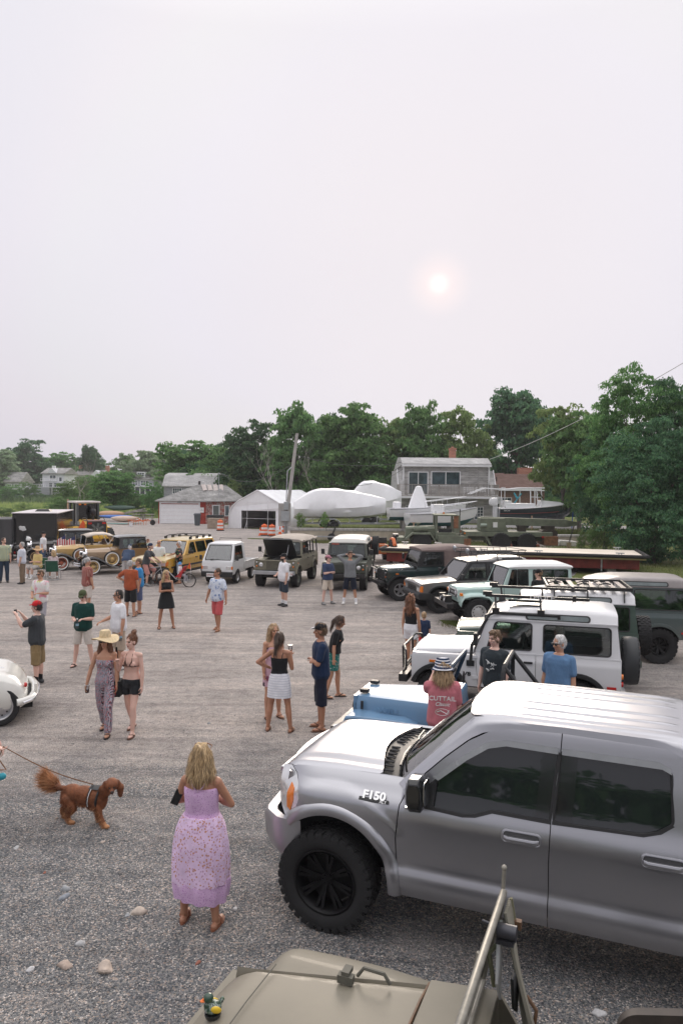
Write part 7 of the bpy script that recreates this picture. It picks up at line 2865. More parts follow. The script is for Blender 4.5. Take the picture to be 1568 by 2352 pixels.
b.loft([[(x,y,z)for y in(0,)for x,z in()]or[(x,y,z)for x,z in((.60,.40),(.655,.44),(.66,.60),(.645,.80),(.60,.98),(.50,.98),(.50,.40))]for y in(-.675,-.6,.6,.675)],True)
fp=b.build('front_panel',KW,t,bevel=.02)
text('lettering','SUZUKI',.075,GUN,fp,frame((.665,0,.70),(0,1,0),(-.05,0,1)),.004,1.5)
b=MB()
b.loft([[(x,y,z)for x,z in((.60,.30),(.70,.33),(.705,.52),(.66,.545),(.58,.54))]for y in(-.685,-.62,.62,.685)],True)
b.build('front_bumper',BLACKP,t,bevel=.015)
plate(t,.715,-.28,.40,'GFN10')
greenhouse(t,KW,.98,1.66,.67,.58,.58,.18,-.93,-.90,[rpoly([(.36,1.02),(-.62,1.02),(-.62,1.58),(.14,1.58)],.04)],GLASS,wsg=glass('hazy_screen'))
roof_loft(t,KW,((.20,.1,.97),(.08,.6,1),(-.3,1,1),(-.8,.95,1),(-.92,.4,.98)),((.585,0),(.57,.04),(.48,.075),(0,.09)),1.66)
b=MB()
b.tube([(-.88,-.50,1.74),(-.88,-.50,1.84),(-.88,.50,1.84),(-.88,.50,1.74)],.012,6)
b.build('roof_bar',BLACKM,t)
for x in(-.05,-.3):
 b=MB()
 b.tube([(.60,x-.25,1.0),(.56,x+.12,1.06)],.010,5)
 b.build('wiper',BLACKM,t)
b=MB()
b.box((-1.62,0,.545),(1.86,1.34,.04))
b.box((-2.55,0,.70),(.03,1.38,.30))
b.box((-.70,0,.9),(.03,1.3,.68))
b.build('cargo_bed',KW,t,smooth=0)
b=MB()
b.box((-1.0,0,.40),(2.9,.8,.12))
b.box((-.1,0,.55),(1.1,1.2,.3))
b.build('chassis',DARKIN,t,smooth=0)
interior(t,(-.35,),.62,.3,.5,.98)
jeep_wheels(t,(0,-wb),.275,.16,'steel',STEEL,0,.60,.6)
BLUE=paint('sky_blue_paint',(.13,.27,.44),.3,.6)
NAVYB=M('dark_blue_metal',(.02,.04,.07),.4,var=.15)
h=160
fc=(at(880,1560,1.06)+at(838,1581,1.06))/2
ca,sa=math.cos(R(h)),math.sin(R(h))
t=thing('open_jeep','light blue open jeep with folded hood and black roll bars behind the pickup','jeep',(fc.x-ca*.35,fc.y-sa*.35,0),h,None,.96)
ho=lambda x:.60-.20*min(1,max(0,(x+.70)/1.2))
b=MB()
b.loft([[(x,y*ho(x)/.6,z)for y,z in((-.6,.62),(-.6,.93+e),(-.55,1.01+e),(-.3,1.04+e),(.3,1.04+e),(.55,1.01+e),(.6,.93+e),(.6,.62))]for x,e in((.56,-.06),(.52,-.015),(.1,0),(-.68,.03))],True)
hd_=b.build('bonnet',BLUE,t,smooth=40)
text('lettering','WILLYS',.12,BLUE,hd_,frame((-.12,.515,.84),(-1,0,.0),(0,-.02,1)),.008,1.4)
b=MB()
b.box((-.86,0,.86),(.34,1.32,.48))
b.build('cowl',BLUE,t,bevel=.05)
for s in(1,-1):
 b=MB()
 b.loft([[(x,s*y,z)for y,z in((.40,zz),(.78,zz),(.80,zz-.04),(.78,zz-.07),(.40,zz-.07))]for x,zz in((.62,.70),(.58,.78),(.45,.80),(-.30,.80),(-.50,.74),(-.62,.56))],True)
 b.build('front_wing',BLUE,t,bevel=.012)
 b=MB()
 b.box((.44,s*.27,1.06),(.14,.11,.055))
 b.build('hood_block',BLACKP,hd_,bevel=.01)
 b=MB()
 b.box((.42,s*.46,.88),(.04,.03,.13))
 b.build('bonnet_catch',BLACKP,hd_,bevel=.006)
 side_sheet('tub_side',BLUE,t,[(-2.45,.45),(-2.45,1.0),(-1.85,1.0),(-1.7,.75),(-1.05,.75),(-.98,1.08),(-.70,1.08),(-.70,.45)],[],lambda x,z:.68,s,.03,.4,.2)
 b=MB()
 b.tube([(-.70,s*.58,1.11),(-.80,s*.58,.80)],.018,6)
 b.ball((-.92,s*.86,1.12),(.02,.08,.11))
 b.tube([(-.92,s*.68,.98),(-.92,s*.84,1.08)],.014,6)
 b.build('side_mirror',BLACKM,t)
b=MB()
b.tube([(-.69,s_*.60,z)for s_,z in((1,.70),(1,1.0),(.9,1.06),(0,1.08),(-.9,1.06),(-1,1.0),(-1,.70))],.012,6)
b.build('cowl_seal',BLACKP,t)
b=MB()
b.tube([(-.80,-.60,1.10),(-.98,-.60,1.58),(-1.0,-.54,1.64),(-1.0,.54,1.64),(-.98,.60,1.58),(-.80,.60,1.10)],.032,8)
b.tube([(-.80,-.60,1.12),(-.80,.60,1.12)],.03,8)
wf=b.build('windscreen_frame',NAVYB,t)
b=MB()
b.poly([(-.57,1.15),(.57,1.15),(.53,1.60),(-.53,1.60)],[],lambda u,v,w_:(-.81-.18*(v-1.12)/.5+w_,u,v),-.003,.003)
b.build('windscreen',GLASS,wf,smooth=0)
b=MB()
b.tube([(-1.75,.56,.8),(-1.75,.56,1.60),(-1.76,.48,1.70),(-1.76,-.48,1.70),(-1.75,-.56,1.60),(-1.75,-.56,.8)],.036,8)
for s in(1,-1):
 b.tube([(-1.76,s*.50,1.68),(-2.35,s*.58,.95)],.034,8)
b.build('roll_bar',BLACKM,t)
b=MB()
b.poly([(-.40,.5),(.40,.5),(.40,1.0),(-.40,1.0)],[],lambda u,v,w_:(.53+w_,u,v),0,.05)
b.build('grille',BLUE,t,smooth=0)
b=MB()
b.box((.78,0,.52),(.1,1.5,.14))
for s in(1,-1):
 b.bar((.2,s*.4,.55),(.8,s*.4,.52),.08,.1)
b.build('front_bumper',BLACKM,t,smooth=0)
for s in(1,-1):
 round_lamp(t,.58,s*.28,.82,.08)
b=MB()
b.box((-.9,0,.45),(3.0,1.3,.08))
b.box((-2.45,0,.72),(.04,1.36,.54))
b.box((.0,0,.62),(1.0,.5,.4))
b.build('floor_pan',NAVYB,t,smooth=0)
for y in(.35,-.35):
 seat(t,-1.45,y,.6,.42,BLACKP,.45)
steering(t,-1.05,.35,1.05,.2)
jeep_wheels(t,(.02,-2.03),.38,.2,'steel',BLACKM,22,.66)
def bool_cut(o,cutter):
 c=cutter.build('cut',BLACKM,smooth=0)
 m=o.modifiers.new('b','BOOLEAN')
 m.object=c
 m.solver='EXACT'
 dg=bpy.context.evaluated_depsgraph_get()
 me=bpy.data.meshes.new_from_object(o.evaluated_get(dg))
 o.modifiers.clear()
 o.data=me
 me.polygons.foreach_set('use_smooth',[True]*len(me.polygons))
 me.set_sharp_from_angle(angle=R(40))
 bpy.data.objects.remove(c)
def sweep_wing(t,pts,y0,y1,mat,s,name):
 b=MB()
 b.loft([[(x,s*y,z+d)for y,d in((y0,.01),((y0+y1)/2,.02),(y1-.03,-.015),(y1,-.09),(y1-.02,-.10),((y0+y1)/2,-.02),(y0,-.03))]for x,z in pts],True)
 return b.build(name,mat,t,smooth=50)
def vintage(label,loc,rot,hoodm,bodym,wingm,topm,style,white=True,rimm=STEEL,sidespare=True):
 t=thing('vintage_car',label,'vintage car',loc,rot,'vintage cars in the row at left')
 wb=2.63
 b=MB()
 b.loft([[(x,y*k,z)for y,z in((-.34,.62),(-.34,1.0),(-.24,1.12+e),(0,1.17+e),(.24,1.12+e),(.34,1.0),(.34,.62))]for x,k,e in((.14,.84,-.03),(-.4,1.0,0),(-.88,1.22,.02))],True)
 b.build('bonnet',hoodm,t,smooth=35)
 b=MB()
 b.poly(rpoly([(-.30,.55),(.30,.55),(.31,.98),(.18,1.16),(-.18,1.16),(-.31,.98)],.08),[rpoly([(-.24,.62),(.24,.62),(.25,.96),(.15,1.08),(-.15,1.08),(-.25,.96)],.05)],lambda u,v,w_:(.15+w_,u,v),0,.07)
 b.cyl((.18,0,1.15),(.18,0,1.25),.035)
 b.build('radiator_shell',CHROME,t,bevel=.01)
 MB().box((.17,0,.85),(.03,.5,.48)).build('radiator_core',DARKIN,t,smooth=0)
 b=MB()
 b.loft([[(x,y*k,z)for y,z in((-.5,.52),(-.52,1.08),(-.40,1.17),(0,1.20),(.40,1.17),(.52,1.08),(.5,.52))]for x,k in((-.88,.84),(-1.25,1.0))],True)
 b.build('cowl',bodym,t,smooth=30)
 for s in(1,-1):
  b=MB()
  b.box((-.55,s*.375,.85),(.5,.01,.2))
  b.build('louvre',hoodm,t,smooth=0)
  sweep_wing(t,[(.46,.55),(.40,.70),(.22,.82),(0,.86),(-.22,.81),(-.48,.66),(-.75,.48),(-1.0,.38),(-1.2,.36)],.36,.84,wingm,s,'front_wing')
  sweep_wing(t,[(-wb+.55,.38),(-wb+.42,.60),(-wb+.2,.80),(-wb,.85),(-wb-.22,.80),(-wb-.42,.62),(-wb-.52,.45)],.45,.84,wingm,s,'rear_wing')
  b=MB()
  b.box((-1.63,s*.68,.35),(.95,.30,.035))
  b.build('running_board',BLACKP,t,smooth=0)
  b=MB()
  b.lathe([(.02,-.14),(.08,-.11),(.11,-.02),(.115,.02)],18,(.33,s*.36,.93),'x',False)
  hl=b.build('headlight',CHROME,t)
  MB().lathe([(.108,.02),(.07,.045),(.001,.05)],18,(.33,s*.36,.93),'x',False).build('lens',LAMPGLASS,hl)
  for zz in(.44,.54):
   MB().tube([(.55,s*.78,zz),(.66,s*.6,zz),(.70,s*.02,zz)],.026,6).build('bumper_bar',CHROME,t)
 MB().tube([(.38,-.36,.80),(.36,0,.83),(.38,.36,.80)],.02,6).build('lamp_bar',CHROME,t)
 xb_=-2.55 if style!='sedan' else-2.9
 b=MB()
 b.loft([[(x,y*k,z)for y,z in((-.62,.46),(-.66,1.14),(-.60,1.17),(.60,1.17),(.66,1.14),(.62,.46))]for x,k in((-1.25,.82),(-1.6,.98),(xb_+.2,1.0),(xb_,.94))],True)
 if style!='sedan':
  b.loft([[(x,y,z)for y,z in((-.55,.5),(-.56,zz-.1),(-.4,zz),(.4,zz),(.56,zz-.1),(.55,.5))]for x,zz in((xb_,1.12),(xb_-.4,1.0),(xb_-.62,.75),(xb_-.66,.55))],True)
 b.build('body',bodym,t,smooth=35)
 zt=1.74
 if style=='open':
  b=MB()
  b.loft([[(x,y,z)for y,z in((-.62,zz-.07),(-.58,zz),(0,zz+.05),(.58,zz),(.62,zz-.07))]for x,zz in((-1.15,1.62),(-1.6,1.72),(-2.1,1.72),(-2.45,1.62),(-2.62,1.25))],False,False)
  o=b.build('soft_top',topm,t,smooth=60,fix=False)
  o.modifiers.new('s','SOLIDIFY').thickness=.025
  b=MB()
  for s in(1,-1):
   b.tube([(-1.12,s*.56,1.17),(-1.20,s*.58,1.62)],.018,6)
   b.tube([(-2.2,s*.60,1.15),(-1.95,s*.60,1.68)],.016,6)
   b.tube([(-2.2,s*.60,1.15),(-2.5,s*.58,1.58)],.016,6)
  b.tube([(-1.12,-.56,1.17),(-1.12,.56,1.17)],.018,6)
  b.tube([(-1.20,-.58,1.62),(-1.20,.58,1.62)],.018,6)
  b.build('top_bow',CHROME,t)
  b=MB()
  b.poly([(-.55,0),(.55,0),(.56,1),(-.56,1)],[],lambda u,v,w_:(-1.12-.08*v+w_,u,1.18+.43*v),-.003,.003)
  b.build('windscreen',glass('hazy_screen'),t,smooth=0)
 else:
  greenhouse(t,BLACKP if style=='sedan' else topm,1.15,zt-.08,.64,.58,-1.2,-1.26,xb_+.03,xb_+.10,[rpoly([(-1.36,1.19),(-1.90,1.19),(-1.90,1.58),(-1.40,1.58)],.03),rpoly([(-2.02,1.19),(xb_+.14,1.19),(xb_+.17,1.58),(-2.02,1.58)],.03)],GLASS,wsg=glass('hazy_screen'),seal=False)
  roof_loft(t,topm,((-1.12,.2,1.0),(-1.3,.8,1.01),(-1.8,1,1.01),(xb_+.3,1,1.01),(xb_+.05,.4,1.0)),((.60,-.02),(.60,.03),(.52,.08),(.25,.105),(0,.11)),zt-.08)
 if sidespare:
  w2=wheel(t,-.86,.70,.37,.13,'wire',.66,0,rimmat=rimm,white=white)
  w2.name='spare_wheel'
  w2.location=(-.86,.72,.70)
 b=MB()
 b.box((-1.2,0,.45),(3.2,.7,.12))
 b.box((-.4,0,.6),(1.0,.5,.3))
 b.build('chassis',DARKIN,t,smooth=0)
 seat(t,-1.85,0,.72,1.05,M('brown_leather',(.14,.08,.05),.7),.4)
 steering(t,-1.5,.33,1.2)
 jeep_wheels(t,(0,-wb),.37,.13,'wire',rimm,0,.70,.66,white)
 return t
TAN=paint('tan_two_tone',(.42,.29,.18),.3,.6)
BRN=paint('golden_brown',(.30,.175,.07),.3,.7)
CREY=paint('cream_yellow',(.62,.40,.14),.3,.6)
BLK=paint('black_lacquer',(.012,.012,.014),.12,.9)
SPK=M('cream_spoke',(.62,.42,.16),.4)
h=211
vintage('brown and tan vintage coupe with black wings and side-mounted white-wall spare',place(214,1321,h,1,.74),h,TAN,BRN,BLK,BLK,'coupe',True,SPK)
VY=vintage('cream yellow vintage roadster with a raised pale cloth top',place(142,1311,h,1,.74),h,CREY,CREY,BLK,M('cream_cloth',(.66,.58,.50),.9,var=.08),'open',True,M('red_spoke',(.4,.10,.05),.4))
vintage('black vintage sedan in front of the black trailer',place(82,1295,205,1,.74),205,BLK,BLK,BLK,BLK,'sedan',False,M('straw_spoke',(.5,.36,.2),.5),False)
t=thing('vintage_car','rounded cream-white vintage sports car cut by the left edge of the view','vintage car',(0,0,0),22)
p=at(2,1666)
t.location=(p.x-.68*math.sin(R(22)),p.y+.68*math.cos(R(22)),0)
IV=M('ivory_paint',(.74,.73,.68),.22,var=.04,coat=.8)
b=MB()
rings=[]
for x,w_,zt_,zb_ in((-3.0,.50,.62,.30),(-2.8,.70,.80,.24),(-2.3,.80,.90,.2),(-1.5,.82,.98,.2),(-.6,.82,1.0,.2),(-.2,.82,.97,.2),(.1,.81,.90,.21),(.35,.77,.80,.24),(.52,.68,.67,.28),(.62,.5,.52,.33),(.64,.3,.46,.36)):
 rings.append([(x,w_*y,zb_+(zt_-zb_)*z)for y,z in((.86,0),(.98,.25),(1.0,.55),(.93,.86),(.78,.985),(.5,1.0),(0,.93),(-.5,1.0),(-.78,.985),(-.93,.86),(-1.0,.55),(-.98,.25),(-.86,0))])
b.loft([[(p[0]*(.66 if p[0]>0 else 1),p[1],p[2]*.95)for p in r]for r in rings],True)
o=b.build('body',IV,t,smooth=60)
for x in(-.02,-2.12):
 c=MB()
 c.cyl((x,-2,.34),(x,-.55,.34),.40,n=40)
 c.cyl((x,.55,.34),(x,2,.34),.40,n=40)
 bool_cut(o,c)
sd=o.modifiers.new('sub','BEVEL')
sd.width=.008
sd.limit_method='ANGLE'
for s in(1,-1):
 for x in(-.02,-2.12):
  w2=wheel(t,x,s*.70,.33,.17,'steel',.66,0,rimmat=M('silver_rim',(.5,.5,.52),.3,.8))
b=MB()
b.tube([(.26,-.82,.40),(.34,-.80,.405),(.47,-.66,.41),(.53,-.3,.41),(.53,.3,.41),(.47,.66,.41),(.34,.80,.405),(.26,.82,.40)],.062,10)
bp=b.build('bumper',IV,t)
b=MB()
b.tube([(.36,-.86,.40),(.52,-.70,.41),(.595,-.3,.41),(.595,.3,.41),(.52,.70,.41),(.36,.86,.40)],.017,8)
b.build('bumper_trim',CHROME,bp)
b=MB()
b.box((.55,-.42,.52),(.05,.06,.18))
b.build('overrider',IV,bp,bevel=.015)
b=MB()
b.loft([[(x,y*k,z)for y,z in((-.62,.94),(-.5,.94+zz*.8),(0,.94+zz),(.5,.94+zz*.8),(.62,.94))]for x,k,zz in((-.3,.8,.03),(-.75,1,.3),(-1.2,1,.36),(-1.7,.95,.28),(-2.2,.7,.02))],True)
b.build('soft_top',BLACKP,t,smooth=50)
b=MB()
b.ball((.39,-.52,.62),(.03,.04,.045))
b.build('tail_lamp',REDLENS,t)
b=MB()
b.tube([(-.6,-.62,.98),(-.3,-.55,.985),(.05,-.45,.93)],.012,6)
b.build('deck_trim',CHROME,t)
MB().box((-1.0,0,.3),(3.0,.9,.2)).build('chassis',DARKIN,t,smooth=0)
t=thing('cargo_trailer','large glossy black enclosed trailer with a pale roof at the left edge','trailer',at(30,1287),12)
BT=M('black_panel',(.012,.013,.015),.2,var=.3,nscale=2,coat=.5)
MB().box((1.12,2.9,1.42),(2.28,5.8,2.2)).build('body',BT,t,bevel=.03)
b=MB()
b.box((1.12,2.9,2.55),(2.36,5.9,.05))
rf=b.build('roof',M('trailer_roof',(.6,.56,.57),.5,var=.1),t,bevel=.01)
MB().loft([[(.9-k,1.9-k,z),(1.5+k,1.9-k,z),(1.5+k,2.5+k,z),(.9-k,2.5+k,z)]for z,k in((2.57,.12),(2.70,0))],True).build('roof_vent',BLACKP,rf)
b=MB()
for x in(.02,2.22):
 b.box((x,-.02,1.42),(.05,.05,2.2))
b.box((1.12,-.02,.34),(2.2,.05,.06))
b.build('door_frame',BLACKP,t,smooth=0)
b=MB()
for k in range(9):
 b.ball((.42+.06*math.cos(k*2.1)+.02*k,-.018,1.72+.07*math.sin(k*1.7)),(.10,.012,.07))
b.build('logo_sticker',WHITEPL,t)
MB().box((.75,-.02,1.25),(.10,.02,.12)).build('sticker',WHITEPL,t,smooth=0)
for y in(2.4,3.3):
 for x in(-.12,2.36):
  plain_wheel(t,x,0,.34,.2,STEEL).location=(0,y,0)
b=MB()
for x in(.1,2.1):
 b.box((x,-.03,.42),(.10,.03,.1))
b.build('tail_lamp',REDLENS,t,smooth=0)
t2=thing('equipment_trailer','dark open trailer seen edge-on at the left border of the view','trailer',at(-26,1290),12)
MB().box((.6,1.5,1.3),(1.1,3,1.9)).build('body',M('weathered_black',(.05,.05,.052),.6,var=.4,nscale=2,streak=(1,1,.2)),t2,bevel=.03)
plain_wheel(t2,.6,-.1,.33,.2,STEEL)
LY=M('loader_yellow',(.74,.43,.04),.45,var=.15,nscale=3)
t=thing('wheel_loader','yellow wheel loader with dark cab seen from its radiator end','loader',((198-784)/35.5,47.3,0),128,None,1.1)
LG=M('loader_grey',(.30,.31,.33),.4,.3)
b=MB()
b.loft([[(x,y*k,z)for y,z in((-.62,.85),(-.62,1.55+e),(-.5,1.68+e),(.5,1.68+e),(.62,1.55+e),(.62,.85))]for x,k,e in((-1.75,1,-.05),(-.7,1,.02),(-.3,1,.05))],True)
hd_=b.build('engine_cover',LY,t,smooth=20,bevel=.02)
b=MB()
b.box((-.45,.625,1.42),(.55,.02,.42))
b.box((-.45,-.625,1.42),(.55,.02,.42))
b.build('side_panel',LG,hd_,smooth=0)
text('lettering','DEERE',.26,BLACKP,hd_,frame((-.75,.64,1.32),(-1,0,0),(0,0,1)),.004,1.1,.006)
b=MB()
b.box((-1.3,0,1.69),(.95,.95,.05))
b.build('top_cover',M('faded_maroon',(.33,.20,.19),.6,var=.2),hd_,smooth=0)
MB().box((-1.78,0,1.22),(.06,1.12,.86)).build('grille',BLACKP,t,bevel=.02)
b=MB()
for k in range(7):
 a=2*PI*k/7
 b.bar((-1.82,.05*math.cos(a),1.2+.05*math.sin(a)),(-1.82,.42*math.cos(a),1.2+.36*math.sin(a)),.02,.12,(0,-math.sin(a),math.cos(a)))
b.build('fan',M('fan_grey',(.12,.13,.13),.5),t,smooth=0)
b=MB()
b.box((-1.83,0,1.2),(.02,.16,.2))
em=b.build('emblem',BLACKP,t,bevel=.01)
b=MB()
b.tube([(-1.845,.05,1.14),(-1.845,0,1.16),(-1.845,-.03,1.24),(-1.845,.04,1.26)],.012,5)
b.tube([(-1.845,-.05,1.13),(-1.845,-.02,1.19)],.012,5)
b.build('mark',WHITEPL,em)
for s in(1,-1):
 MB().box((-1.83,s*.40,1.56),(.03,.2,.10)).build('tail_lamp',REDLENS,t,smooth=0)
 b=MB()
 b.tube([(-.7,s*.5,1.7),(-1.0,s*.5,1.86),(-1.5,s*.5,1.86),(-1.75,s*.5,1.62)],.025,6)
 b.build('grab_rail',BLACKM,t)
b=MB()
b.box((-1.95,0,.78),(.5,1.7,.18))
b.box((-1.2,0,.7),(1.2,1.1,.4))
b.box((.9,0,.8),(1.6,1.0,.6))
b.build('rear_frame',LY,t,smooth=0,bevel=.02)
b=MB()
b.loft([[(x,y,z)for x,y in((-.25,-.62),(1.0,-.62),(1.0,.62),(-.25,.62))]for z in(1.05,1.4)],True)
b.build('cab_base',BLACKP,t,bevel=.03)
b=MB()
for x,y in((-.25,.6),(-.25,-.6),(.95,.6),(.95,-.6),(.3,.6),(.3,-.6)):
 b.box((x,y,2.0),(.10 if x!=-.25 else .3,.10,1.3))
cb=b.build('cab',M('cab_dark',(.07,.08,.085),.4),t,smooth=0)
b=MB()
for y in(.6,-.6):
 b.box((.35,y,2.05),(1.1,.01,1.1))
b.box((.96,0,2.05),(.01,1.1,1.1))
b.box((-.26,0,2.15),(.01,1.1,.9))
b.build('cab_glass',TINT,cb,smooth=0)
MB().box((.35,0,2.72),(1.6,1.45,.12)).build('cab_roof',M('pale_roof',(.6,.55,.52),.5),cb,bevel=.04)
b=MB()
for y in(.5,.2):
 b.box((-.45,y,2.6),(.06,.12,.08))
b.build('work_lamp',AMBER,cb,smooth=0)
seat(t,.3,0,1.4,.5)
b=MB()
b.cyl((-.62,-.2,1.7),(-.62,-.2,2.5),.07)
b.lathe([(.09,1.95),(.17,2.05),(.17,2.25),(.09,2.35)],16,(-.62,-.2,0))
b.build('exhaust',BLACKM,t)
for s in(1,-1):
 b=MB()
 b.poly([(1.0,1.0),(1.2,1.7),(1.6,1.75),(3.0,.6),(2.8,.4),(1.5,1.2)],[],lambda u,v,w_:(u,s*(.45+w_),v),0,.12)
 b.build('lift_arm',LY,t,bevel=.02)
 sweep_wing(t,[(-1.9+.6,.9),(-1.1,1.28),(-.6,1.33),(-.2,1.0)],.62,1.08,LY,s,'mudguard')
b=MB()
b.loft([[(x,y,z)for x,z in((2.8,.2),(3.6,.15),(3.6,.25),(3.0,.4),(2.9,.95),(2.8,.95))]for y in(-1.1,1.1)],True)
b.build('bucket',LY,t)
b=MB()
b.poly([(-.27,0),(.27,0),(0,.46)],[],lambda u,v,w_:(-1.60-w_,.72+u,1.28+v),0,.02)
b.box((-1.58,.72,1.1),(.03,.06,.6))
b.build('warning_triangle',M('triangle_orange',(.85,.13,.03),.5),t,smooth=0)
for x in(-1.2,1.4):
 for s in(1,-1):
  plain_wheel(t,x,s*.88,.62,.42,LY,.5,18)
t=thing('crane_truck','olive green army wrecker truck with crane boom behind the red barge','army truck',at(965,1263),178)
AG=M('army_green',(.15,.17,.12),.65,var=.3,nscale=2.5)
AGD=M('army_green_shade',(.07,.08,.06),.7,var=.3,nscale=3)
RUSTM=M('rusty_panel',(.22,.10,.05),.85,var=.5,nscale=5)
b=MB()
b.loft([[(x,y,z)for y,z in((-.55,.9),(-.55,1.45),(-.4,1.58+e),(.4,1.58+e),(.55,1.45),(.55,.9))]for x,e in((1.0,-.04),(-.9,.04))],True)
b.build('bonnet',AG,t,bevel=.02)
b=MB()
b.cyl((.5,.75,1.42),(-.4,.75,1.42),.2,n=14)
b.cyl((.2,.4,1.5),(.2,.4,1.82),.09)
b.cyl((.2,.4,1.76),(.2,.4,1.84),.18)
b.build('air_cleaner',AG,t)
for s in(1,-1):
 b=MB()
 b.loft([[(x,s*y,z+d)for y,d in((.5,0),(1.15,0),(1.18,-.12),(.5,-.12))]for x,z in((1.05,.82),(.6,1.22),(-.55,1.22),(-.9,.70))],True)
 b.build('front_wing',AG,t,smooth=0)
 MB().box((-2.0,s*.95,.75),(1.9,.4,.55)).build('tool_box',AG,t,bevel=.02)
 b=MB()
 b.loft([[(x,s*y,z)for y,z in((1.1,.85),(1.18,.85),(1.18,.35),(1.1,.35))]for x in(-3.15,-2.7)],True)
 b.build('mud_flap',RUSTM,t)
b=MB()
for x,y in((-.95,.85),(-.95,-.85),(-2.15,.85),(-2.15,-.85)):
 b.box((x,y,1.75),(.14,.12,1.1))
b.box((-1.55,0,.98),(1.3,1.85,.5))
b.box((-2.15,0,1.6),(.08,1.7,.9))
b.box((-1.55,.0,2.34),(1.5,1.9,.10))
b.box((-2.3,.7,1.75),(.35,.35,1.2))
cb=b.build('cab',AG,t,bevel=.03)
MB().box((-1.5,.86,1.3),(.85,.03,.3)).build('door_panel',DARKIN,cb,smooth=0)
MB().box((-2.2,.9,1.9),(.3,.04,.8)).build('rust_patch',RUSTM,cb,smooth=0)
MB().cyl((-1.5,0,2.4),(-1.5,0,2.52),.06).build('beacon',AMBER,cb)
b=MB()
b.cyl((-2.5,.5,1.0),(-2.5,.5,2.75),.035)
b.cyl((-.9,.75,1.5),(-.9,.75,2.6),.015)
b.build('exhaust_stack',BLACKM,t)
b=MB()
b.box((-5.6,0,1.15),(5.6,1.9,.30))
b.box((-4,0,.8),(9.5,.8,.22))
b.box((1.35,0,.75),(.5,1.9,.26))
b.build('bed_frame',AG,t,bevel=.02)
b=MB()
b.box((1.65,0,.85),(.35,1.1,.4))
b.cyl((1.6,-.6,.8),(1.6,.6,.8),.16)
b.box((1.75,.7,.7),(.15,.15,.6))
b.build('front_winch',BLACKM,t,bevel=.02)
b=MB()
b.box((-4.6,0,1.75),(1.6,1.5,.85))
b.loft([[(x,y,z)for y in(-.5,.5)for x,z in((-4.1,1.3),(-5.6,1.3))][:2]+[(-5.3,.5,2.1),(-4.1,.5,2.1)],[(-4.1,.7,1.3),(-5.6,.7,1.3),(-5.3,.7,2.1),(-4.1,.7,2.1)]],True)
tr=b.build('turret',AG,t,bevel=.02)
MB().box((-4.75,.77,1.75),(.28,.02,.34)).build('notice',WHITEPL,tr,smooth=0)
b=MB()
b.cyl((-4.2,.8,1.72),(-3.8,.8,1.72),.11)
b.build('air_tank',M('pale_green_tank',(.3,.36,.3),.5),tr)
b=MB()
b.bar((-3.9,0,2.0),(-9.5,0,1.86),.5,.48)
b.loft([[(-9.4,y*.9,z)for y,z in((-.3,1.62),(.3,1.62),(.3,2.1),(-.3,2.1))],[(-10.2,y*.5,z)for y,z in((-.3,1.72),(.3,1.72),(.3,1.95),(-.3,1.95))]],True)
bm_=b.build('boom',AG,t,bevel=.02)
b=MB()
b.box((-6.6,0,1.45),(.5,.5,.5))
b.box((-8.3,0,1.35),(.7,.9,.7))
for x in(-8.0,-8.6):
 b.cyl((x,-.5,1.2),(x,.5,1.2),.25)
b.build('winch_gear',M('winch_dark',(.06,.05,.04),.7,.3,var=.4),t,bevel=.02)
b=MB()
for y in(-.1,.1):
 b.cyl((-10.0,y,1.7),(-9.7,y,.55),.02)
b.build('cable',BLACKM,t)
MB().loft([[(-9.7+d,y,z)for y,z in((-.12,.25),(.12,.25),(.14,.6),(-.14,.6))]for d in(-.12,.12)],True).build('hook_block',M('hook_tan',(.42,.33,.2),.7,var=.3),t)
b=MB()
b.box((-8.3,0,.75),(.9,2.0,.6))
b.build('rear_bumper',RUSTM,t,bevel=.03)
for s in(1,-1):
 MB().box((-7.75,s*1.02,1.0),(.12,.06,.12)).build('tail_lamp',REDLENS,t,smooth=0)
 MB().box((-2.75,s*1.1,1.2),(.1,.06,.08)).build('marker_lamp',AMBER,t,smooth=0)
 for x in(0,-5.1,-6.75):
  plain_wheel(t,x,s*.95,.62,.34,AG,.45,22)
 MB().poly([(-4.2,1.0),(-4.5,.45),(-4.35,.45),(-4.05,1.0)],[],lambda u,v,w_:(u,s*(1.0+w_),v),0,.06).build('outrigger',AG,t,smooth=0)
def lawn_chair(label,loc,rot):
 t=thing('lawn_chair',label,'lawn chair',loc,rot,'folding lawn chairs')
 b=MB()
 for s in(1,-1):
  b.tube([(.28,s*.26,0),(.26,s*.26,.58),(-.22,s*.26,.60),(-.30,s*.26,0),(.28,s*.26,.015)],.013,6)
  b.tube([(.25,s*.26,.40),(-.20,s*.26,.36),(-.36,s*.26,.85)],.013,6)
 b.tube([(-.36,-.26,.85),(-.36,.26,.85)],.013,6)
 b.tube([(-.30,-.26,.02),(-.30,.26,.02)],.013,6)
 b.build('frame',STEEL,t)
 b=MB()
 b.bar((.24,0,.405),(-.19,0,.365),.50,.02)
 b.build('seat',M('chair_green',(.02,.10,.06),.8,var=.2),t,smooth=0)
 MB().bar((-.20,0,.38),(-.35,0,.84),.50,.02,(1,0,0)).build('backrest',M('chair_green'),t,smooth=0)
 return t
lawn_chair('green folding lawn chair holding the man in the straw hat',at(88,1327),250)
lawn_chair('green folding lawn chair turned to show its back, holding the blonde woman',at(123,1331),100)
fm,fnt,fb_=newmat('flag_cloth')
sp=node(fnt,'ShaderNodeSeparateXYZ')
link(fnt,coords(fnt,'Object'),sp.inputs[0])
mu=node(fnt,'ShaderNodeMath',operation='MULTIPLY')
mu.inputs[1].default_value=1/.055
